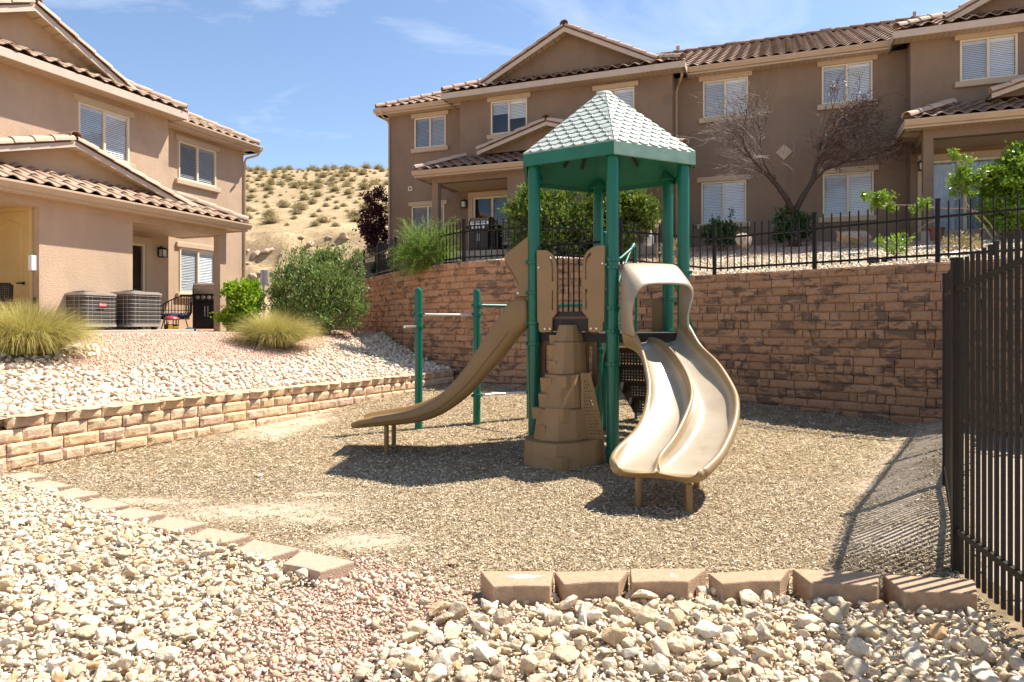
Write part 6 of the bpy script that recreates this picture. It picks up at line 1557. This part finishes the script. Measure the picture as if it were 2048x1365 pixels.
def put_scrub(x, y, s):
    o = bpy.data.objects.new('desert_scrub', SM[int(r3.integers(0, 6))]); COL.objects.link(o)
    o.location = (x, y, float(hill_z(x, y)) - .04); o.rotation_euler = (0, 0, r3.uniform(0, 6.28)); o.scale = (s, s, s * r3.uniform(.6, .95))
    tag(o, 'small dry scrub bush growing on the sandy hillside', 'shrub', 'scrub bushes on the hillside')
for _try in range(6000):
    if cnt >= 270: break
    y = 34 + 42 * r3.uniform() ** 1.0; k = r3.uniform(478, 790); x = (k - CX) / FPX * y
    if any((x - a) ** 2 + ((y - b) * .7) ** 2 < 1.0 ** 2 for a, b in used) or y + .1 * x < 34.5: continue
    used.append((x, y)); put_scrub(x, y, r3.choice([.35, .5, .7, 1.0]) * r3.uniform(.8, 1.2)); cnt += 1
for k in (488, 515, 527, 549, 560, 578, 600, 625, 650, 668, 700, 733, 757):
    y = 76 + r3.uniform(0, 2); x = (k - CX) / FPX * y; y = 75.5 - .1 * x; x = (k - CX) / FPX * y; put_scrub(x, y, r3.uniform(.7, 1.5))
# broken rock ledges at the foot of the hill
for i, (px, py, s) in enumerate(((497, 528, .5), (512, 508, .7), (540, 500, .8), (560, 512, .55), (585, 497, .6), (620, 489, .7), (655, 476, .6), (690, 472, .7), (715, 468, .5), (505, 552, .6), (530, 545, .5), (495, 500, .45), (675, 490, .5), (600, 475, .5))):
    for y in np.arange(27, 60, .15):
        x = (px - CX) / FPX * y; z = CAMZ + (HY - py) / FPX * y
        if hill_z(x, y) > z: break
    s *= .62; o = bpy.data.objects.new('ledge_rock', HERO[i]); COL.objects.link(o); o.location = (x, y, z - s * .1); o.scale = (s * 1.2, s, s * .8); o.rotation_euler = (.2, r3.uniform(-.3, .3), r3.uniform(0, 6))
    o.material_slots[0].link = 'OBJECT'; o.material_slots[0].material = M['boulder']; tag(o, 'pale broken rock in the eroded ledge at the foot of the hill', 'rock', 'ledge rocks below the hillside')

# ------------------------------------------------------------------ things standing about
def boulder(name, px0, px1, py0, py1, d, label, seed, mat):
    c = at((px0 + px1) / 2, (py0 + py1) / 2, d); me = hull_rock(18, seed, .8, .07); me.materials.append(M[mat]); o = bpy.data.objects.new(name, me); COL.objects.link(o)
    rx = (px1 - px0) / 2 * d / FPX; rz = (py1 - py0) / 2 * d / FPX; o.scale = (rx * 1.12, rx, rz * 1.5); o.location = (c.x, c.y, c.z - rz * .15); o.rotation_euler = (0, 0, .4); return tag(o, label, 'boulder')
boulder('boulder', 1463, 1508, 465, 497, 15.4, 'small grey boulder near the bush under the window', 401, 'boulder')
boulder('boulder', 1668, 1748, 453, 492, 14.6, 'large pale and rust coloured boulder behind the terrace fence', 402, 'boulder')
def fxyz(f, s, n, z=0): p = f.o + f.u * s + f.n * n; return Vector((p[0], p[1], f.z0 + z))
M['ac_dark'] = pm('condenser_coil', (.065, .058, .05), .6, .15, 6); M['ac_case'] = pm('condenser_case', (.33, .28, .235), .5, .06, 5); M['ac_wire'] = pm('condenser_guard', (.42, .37, .32), .45, .06, 5)
def ac_unit(corner, ang, label, badge=False, w=.66, l=.72, h=.70, group='air conditioners by the left house'):
    """condenser: rounded case, coil, wire guard, lid with fan grille. corner: near corner; x runs along the lit face"""
    root = empty('air_conditioner', corner, ang, label, 'air conditioner', group); r = .10
    def outline(o, n=5):
        P_ = []
        for cx_, cy_, a0 in ((r, r, math.pi), (l - r, r, 1.5 * math.pi), (l - r, w - r, 0), (r, w - r, .5 * math.pi)):
            for i in range(n + 1): t = a0 + i / n * math.pi / 2; P_.append((cx_ + (r + o) * math.cos(t), cy_ + (r + o) * math.sin(t)))
        return P_
    mb = MB(); mb.prism([(x, y, .05) for x, y in outline(-.02)], (0, 0, h - .08)); mb.build('coil', M['ac_dark'], root)
    mb = MB(); mb.prism([(x, y, h - .045) for x, y in outline(.012)], (0, 0, .04)); mb.prism([(x, y, h - .004) for x, y in outline(-.03)], (0, 0, .02)); mb.build('lid', M['ac_case'], root, bevel=.008)
    mb = MB(); mb.prism([(x, y, .03) for x, y in outline(.008)], (0, 0, .045)); mb.build('base', M['ac_case'], root, bevel=.006)
    for fx, fy in ((.1, .1), (l - .16, .1), (.1, w - .16), (l - .16, w - .16)):
        mb = MB(); mb.box(fx, fx + .07, fy, fy + .07, -.03, .032); mb.build('foot', M['black_plastic'], root)
    mb = MB(); o_ = outline(.004, 4)
    for k in range(8):
        z = .10 + (h - .17) * k / 7; pts = [(x, y, z) for x, y in o_] + [(*o_[0], z)]; mb.tube(pts, .0032, 4)
    for i in range(len(o_)):
        if i % 5 in (0, 4): mb.tube([(*o_[i], .06), (*o_[i], h - .03)], .0032, 4)
    for t in (.25, .5, .75):
        for p in ((l * t, -.004), (l * t, w + .004), (-.004, w * t), (l + .004, w * t)): mb.tube([(*p, .06), (*p, h - .03)], .0032, 4)
    g = mb.build('wire_guard', M['ac_wire'], root); g['kind'] = 'part'; del g['kind']
    mb = MB(); cx_, cy_ = l / 2, w / 2
    for rr in np.linspace(.06, .27, 8):
        mb.tube([(cx_ + rr * math.cos(t), cy_ + rr * math.sin(t), h + .05 - .035 * (rr / .27) ** 2) for t in np.linspace(0, 2 * math.pi, 21)], .006, 4)
    for t in np.arange(0, 2 * math.pi, math.pi / 6): mb.tube([(cx_ + .03 * math.cos(t), cy_ + .03 * math.sin(t), h + .05), (cx_ + .29 * math.cos(t), cy_ + .29 * math.sin(t), h + .012)], .006, 4)
    mb.lathe((cx_, cy_, h), [(.07, .045), (.06, .058), (.01, .062)], 12); mb.build('fan_grille', M['black_plastic'], root)
    mb = MB(); mb.box(-.012, .19, w * .2 - .0, w * .2 + .0, .1, .2) if False else mb.prism([(-.014, w - .16, .06), (-.014, w - .01, .06), (.05, w + .014, .06), (.05, w - .16, .06)], (0, 0, h - .11)); mb.build('service_panel', M['ac_case'], root)
    if badge:
        mb = MB(); mb.box(l * .42, l * .64, -.018, -.008, h * .62, h * .72); bd = mb.build('badge', M['badge_red'], root, bevel=.004)
        text_mesh('badge_lettering', 'Bryant', .052, Matrix.Translation((l * .53, -.0195, h * .655)) @ Matrix.Rotation(R(90), 4, 'X'), M['white'], bd)
    return root
M['badge_red'] = pm('red_badge', (.55, .03, .05), .4, .03, 5); M['white'] = pm('white_paint', (.8, .8, .8), .5, .02, 5)
def text_mesh(name, body, size, Mx, mat, parent):
    cu = bpy.data.curves.new('tmp', 'FONT'); cu.body = body; cu.size = size; cu.align_x = 'CENTER'; cu.shear = .2; cu.extrude = .0006
    ob = bpy.data.objects.new('tmp', cu); COL.objects.link(ob); dg = bpy.context.evaluated_depsgraph_get(); dg.update()
    me = bpy.data.meshes.new_from_object(ob.evaluated_get(dg)); bpy.data.objects.remove(ob); bpy.data.curves.remove(cu); me.transform(Mx); me.name = name; me.materials.clear(); return link_mesh(name, me, mat, parent)
angL = math.atan2(.931, .365)
c1 = at(166, 657, 12.5); c2 = at(262, 656, 13.3)
zpad = 1.27
ac_unit((c1.x, c1.y, zpad + .10), angL, 'brown air conditioner with a small red badge on its grille', True, .92, .72, .66)
ac_unit((c2.x, c2.y, zpad + .10), angL, 'plain brown air conditioner without a badge, next to the porch chair', False, .80, .76, .71)
u_, n_ = FL.u, FL.n
mb = MB(); p0 = np.array([c1.x, c1.y]) + n_ * .16 - u_ * .35; p1 = p0 + u_ * 2.75; p2 = p1 - n_ * 1.05; p3 = p0 - n_ * 1.05
mb.prism([(p[0], p[1], -.2) for p in (p0, p1, p2, p3)], (0, 0, .27)); mb.v = [(v[0], v[1], v[2] + zpad) for v in mb.v]
tag(mb.build('concrete_pad', M['concrete'], None, bevel=.01), 'long concrete pad under the two brown air conditioners', 'concrete pad')
# unit on the far porch
s_, z_ = FM.L(1002, 500, 2.35); p = fxyz(FM, s_, 2.35); ac_unit((p.x, p.y, 3.56), math.atan2(UM[1], UM[0]), 'dark air conditioner on the porch of the apartment block, behind the fence', False, .6, .62, .68, 'air conditioner on the upper porch')
# barbecue grill with lid, side shelves, doors and wheels
M['grill_steel'] = pm('stainless', (.55, .52, .48), .25, .06, 4, metal=.9); M['enamel'] = pm('black_enamel', (.012, .012, .013), .3, .2, 6, spec=.5)
def grill(loc, rz, label, sc=1.0, cover=False):
    root = empty('barbecue', loc, rz, label, 'barbecue'); root.scale = (sc,) * 3
    mb = MB(); mb.box(-.36, .30, -.24, .24, .10, .72); mb.box(-.365, .305, -.25, .25, .06, .10); mb.build('cabinet', M['enamel'], root, bevel=.008)
    for x in (-.355, -.025):
        mb = MB(); mb.box(x, x + .32, -.256, -.242, .12, .66); d = mb.build('door', M['enamel'], root, bevel=.006)
        hx = x + (.29 if x < -.1 else .03); mb = MB(); mb.tube([(hx, -.275, .35), (hx, -.275, .60)], .008, 8); mb.build('handle', M['grill_steel'], d)
    mb = MB(); mb.box(-.37, .37, -.30, .24, .72, .88); p = mb.build('control_panel', M['enamel'], root, bevel=.012)
    for x in (-.22, -.09, .04, .17):
        mb = MB(); mb.tube([(x, -.30, .80), (x, -.335, .80)], .034, 14); mb.tube([(x, -.302, .80), (x, -.308, .80)], .046, 16); mb.build('knob', M['grill_steel'], p)
    mb = MB(); pr = [(-.27, .88), (-.27, 1.0), (-.20, 1.12), (-.05, 1.16), (.12, 1.15), (.22, 1.06), (.24, .88)]; mb.prism([(-.34, y, z) for y, z in pr], (.68, 0, 0)); l_ = mb.build('lid', M['grill_steel'], root, bevel=.015)
    for x in (-.35, .335):
        mb = MB(); mb.prism([(x, y * 1.02, z + (.005 if z > .9 else 0)) for y, z in pr], (.016, 0, 0)); mb.build('lid_end', M['enamel'], l_)
    mb = MB(); mb.tube([(-.24, -.275, .96), (-.24, -.325, .96), (.24, -.325, .96), (.24, -.275, .96)], .013, 8); mb.build('handle', M['grill_steel'], l_)
    for x0, x1 in ((-.66, -.375), (.375, .66)):
        mb = MB(); mb.box(x0, x1, -.24, .20, .82, .87); mb.build('side_shelf', M['enamel'], root, bevel=.012)
    for y in (-.2, .2):
        mb = MB(); mb.tube([(.42, y - .02, .08), (.42, y + .02, .08)], .08, 16); mb.build('wheel', M['black_plastic'], root)
        mb = MB(); mb.tube([(.42, y, .08), (.42, y, .84)], .016, 8); mb.build('leg', M['enamel'], root)
    return root
p = at(424, 655, 17.0); grill((p.x, p.y, zpad + .0), R(4), 'black barbecue with stainless lid and four knobs behind the porch post', 1.04)
s_, _ = FM.L(962, 500, 1.6); p = fxyz(FM, s_, 1.5); grill((p.x, p.y, 3.5), math.atan2(UM[1], UM[0]), 'dark barbecue in the shade of the far porch, behind the fence', .85)
# propane bottles
def bottle(loc, label, mats, s=1.0, group=None):
    root = empty('gas_bottle', loc, 0, label, 'gas bottle', group); root.scale = (s,) * 3
    mb = MB(); mb.lathe((0, 0, 0), [(.09, 0), (.10, .03), (.145, .06), (.15, .10), (.15, .27), (.14, .32), (.08, .36), (.03, .37)], 20); mb.build('tank', M[mats], root, smooth=True)
    mb = MB(); mb.lathe((0, 0, 0), [(.095, .35), (.10, .35), (.10, .44), (.09, .45)], 16); mb.build('collar', M[mats], root); mb = MB(); mb.tube([(0, 0, .37), (0, 0, .42)], .02, 8); mb.build('valve', M['steel'], root); return root
M['tank_white'] = pm('tank_white', (.72, .73, .75), .4, .05, 5); M['tank_blue'] = pm('tank_blue', (.10, .36, .55), .4, .1, 5)
p = at(441, 655, 16.6); b1 = bottle((p.x, p.y, zpad), 'white and blue gas bottle beside the barbecue, half behind the porch post', 'tank_white', .95)
mb = MB(); mb.lathe((0, 0, 0), [(.1525, .10), (.1525, .22)], 20); mb.build('blue_label', M['tank_blue'], b1)
p = at(1297, 491, 16.2); bottle((p.x, p.y, p.z - .02), 'white gas bottle in the shade behind the upper fence', 'tank_white', .82)
# basket chair with open ribbed back and cushion, on the left porch
def basket_chair(loc, rz, label):
    root = empty('patio_chair', loc, rz, label, 'chair'); mb = MB(); ar = []
    for t in np.linspace(-.15, math.pi + .15, 19):
        x, y = .33 * math.cos(t), .30 * math.sin(t); top = .62 + .22 * max(0, math.sin(t)); ar.append((x * 1.12, y * 1.12, top)); mb.tube([(x * .85, y * .85, .30), (x * 1.1, y * 1.1, .45), (x * 1.12, y * 1.12, top)], .009, 6)
    mb.tube(ar, .014, 8); mb.tube([(p_[0] * .97, p_[1] * .97, .5) for p_ in ar], .008, 6); mb.build('backrest', M['black_metal'], root)
    mb = MB(); mb.lathe((0, 0, 0), [(.30, .29), (.31, .31), (.29, .33)], 20); mb.build('seat', M['black_metal'], root)
    mb = MB(); mb.lathe((0, -.02, 0), [(.26, .33), (.29, .36), (.29, .40), (.24, .43), (.02, .44)], 20); mb.build('cushion', M['navy'], root, smooth=True)
    for a in (.6, 2.54, 3.8, 5.6):
        mb = MB(); mb.tube([(.22 * math.cos(a), .22 * math.sin(a), .30), (.30 * math.cos(a), .30 * math.sin(a), 0)], .011, 6); mb.build('leg', M['black_metal'], root)
    return root
M['navy'] = pm('navy_fabric', (.035, .045, .09), .9, .1, 8); M['toy_red'] = pm('red_plastic', (.30, .045, .05), .4, .05, 5); M['toy_yellow'] = pm('yellow_plastic', (.62, .38, .03), .4, .05, 5); M['toy_blue'] = pm('blue_fabric', (.05, .09, .16), .7, .3, 9)
p = at(350, 655, 15.5); basket_chair((p.x, p.y, zpad), R(-20), 'black open-ribbed patio chair with a navy cushion beside the air conditioners')
p = at(347, 652, 14.9); root = empty('toy_truck', (p.x, p.y, zpad), .4, 'small yellow toy truck on the porch slab in front of the chair', 'toy')
mb = MB(); mb.box(-.11, .11, -.05, .05, .05, .09); mb.box(-.10, -.02, -.045, .045, .09, .16); mb.box(.0, .11, -.05, .05, .09, .13); mb.build('body', M['toy_yellow'], root, bevel=.008)
for x in (-.07, .07):
    for y in (-.055, .055):
        mb = MB(); mb.tube([(x, y - .012, .035), (x, y + .012, .035)], .035, 14); mb.build('wheel', M['black_plastic'], root)
p = at(343, 640, 15.0); root = empty('toy_cart', (p.x, p.y, zpad), .2, 'toy cart with a rounded red top beside the patio chair', 'toy')
mb = MB(); mb.lathe((0, 0, 0), [(.17, .27), (.16, .31), (.10, .355), (.02, .37)], 16); mb.build('canopy', M['toy_red'], root, smooth=True)
mb = MB(); mb.box(-.13, .13, -.09, .09, .06, .18); mb.build('body', M['black_plastic'], root, bevel=.01)
for x, y in ((-.12, -.08), (.12, -.08), (-.12, .08), (.12, .08)):
    mb = MB(); mb.tube([(x, y, .0), (x, y, .28)], .01, 6); mb.build('leg', M['black_plastic'], root)
p = at(381, 655, 15.3); mb = MB(); mb.lathe((p.x, p.y, zpad), [(.10, 0), (.13, .04), (.10, .09), (.04, .12)], 9); mb.v = [(x + rng.normal(0, .012), y + rng.normal(0, .012), max(zpad, z + rng.normal(0, .012))) for x, y, z in mb.v]
tag(mb.build('cloth_bundle', M['toy_blue'], None, smooth=True), 'crumpled blue cloth bundle on the porch slab beside the barbecue', 'cloth')
# mesh-backed chair in the doorway at the left edge
def mesh_chair(loc, rz, label):
    root = empty('mesh_chair', loc, rz, label, 'chair'); Mx = Matrix.Translation((0, .22, .45)) @ Matrix.Rotation(R(80), 4, 'X')
    holes = [[(x, z), (x + .014, z), (x + .014, z + .014), (x, z + .014)] for x in np.arange(-.18, .17, .03) for z in np.arange(.16, .38, .03)]
    plate('backrest', [(-.23, .12), (.23, .12), (.25, .40), (.20, .44), (-.20, .44), (-.25, .40)], holes, Mx, .008, M['black_metal'], root, .002)
    mb = MB(); mb.box(-.23, .23, -.22, .20, .43, .45); mb.build('seat', M['black_metal'], root, bevel=.01)
    for x in (-.22, .22):
        mb = MB(); mb.tube([(x, .27, .62), (x, .2, .44), (x, .24, 0)], .012, 8); mb.build('leg', M['black_metal'], root); mb = MB(); mb.tube([(x, -.2, .44), (x, -.24, 0)], .012, 8); mb.build('leg', M['black_metal'], root)
p = at(4, 650, 11.8); mesh_chair((p.x, p.y, 1.27), R(200), 'black mesh-backed chair outside the yellow door at the left edge')
# back of a small road sign
p = at(527, 600, 18.5); root = empty('road_sign', (p.x, p.y, 1.3), R(8), 'grey back of a small sign on a thin post beyond the bushes', 'sign')
mb = MB(); mb.box(-.025, .025, -.02, .02, -.2, 1.62); mb.build('post', M['grey_metal'], root); mb = MB(); mb.box(-.09, .11, .022, .03, 1.20, 1.62); mb.build('sign_plate', M['sign_grey'], root, bevel=.004) if 'sign_grey' in M else mb.build('sign_plate', M['white'], root, bevel=.004)
# things on the upper terrace
p = at(1873, 472, 14.9); root = empty('flower_pot', (p.x, p.y, float(h_up(p.x, p.y)) - .02), 0, 'terracotta flower pot beside the patio porch post', 'flower pot'); M['terracotta'] = pm('terracotta', (.30, .12, .08), .8, .1, 8)
mb = MB(); mb.lathe((0, 0, 0), [(.10, 0), (.14, .28), (.155, .28), (.16, .33), (.14, .33), (.13, .27), (.01, .27)], 20); mb.build('pot', M['terracotta'], root, auto=True)
mb = MB(); mb.lathe((0, 0, 0), [(.128, .275), (.01, .285)], 16); mb.build('soil', M['bark'], root)
for px, lb in ((1748, 'black floodlight on the gravel, the left one of the pair behind the wall top'), (1774, 'black square floodlight on the gravel, the right one of the pair behind the wall top')):
    p = at(px, 522, 10.75); root = empty('floodlight', (p.x, p.y, p.z - .10), R(200), lb, 'floodlight', 'floodlights behind the wall top')
    mb = MB(); mb.box(-.07, .07, -.05, .05, .05, .16); mb.build('housing', M['black_plastic'], root, bevel=.012); mb = MB(); mb.box(-.06, .06, -.056, -.05, .06, .15); mb.build('lamp_glass', M['lamp_glass'], root)
    mb = MB(); mb.tube([(-.08, 0, .1), (-.08, 0, .0), (.08, 0, .0), (.08, 0, .1)], .008, 6); mb.build('bracket', M['black_plastic'], root); mb = MB(); mb.tube([(0, 0, -.12), (0, 0, .0)], .012, 6); mb.build('stake', M['black_plastic'], root)
p = at(1911, 508, 10.9); V = []; nx = 14
X, Y = np.meshgrid(np.linspace(-.2, .2, nx), np.linspace(-.14, .14, nx)); Z = .07 * np.exp(-(X / .13) ** 2 - (Y / .1) ** 2) + .02 * np.array([noise.noise(Vector((a * 14, b * 14, 0))) for a, b in zip(X.ravel(), Y.ravel())]).reshape(X.shape)
I = np.arange(nx * nx).reshape(nx, nx); o = np_mesh('plastic_bag', np.stack([X, Y, Z], -1), np.stack([I[:-1, :-1], I[:-1, 1:], I[1:, 1:], I[1:, :-1]], -1).reshape(-1, 4), M['white'], None, True)
o.location = (p.x, p.y, p.z - .03); m = o.modifiers.new('solid', 'SOLIDIFY'); m.thickness = .004; tag(o, 'crumpled white plastic bag on the gravel by the right end of the wall', 'bag')
p = at(1314, 498, 16.0); root = empty('bird_figure_stake', (p.x, p.y, p.z - .3), R(30), 'pale bird figure on a thin garden stake behind the tower', 'garden ornament')
mb = MB(); mb.tube([(0, 0, 0), (0, 0, .80)], .012, 8); mb.build('stake', M['twig_pale'], root); M['pale_stone'] = pm('pale_stone', (.55, .47, .36), .8, .1, 8)
mb = MB(); mb.tube([(-.13, 0, .78), (-.09, 0, .80), (-.03, 0, .83), (.03, 0, .85), (.06, 0, .90), (.075, 0, .95), (.11, 0, .95)], [.01, .03, .05, .05, .032, .03, .006], 10); mb.build('bird', M['pale_stone'], root, smooth=True)
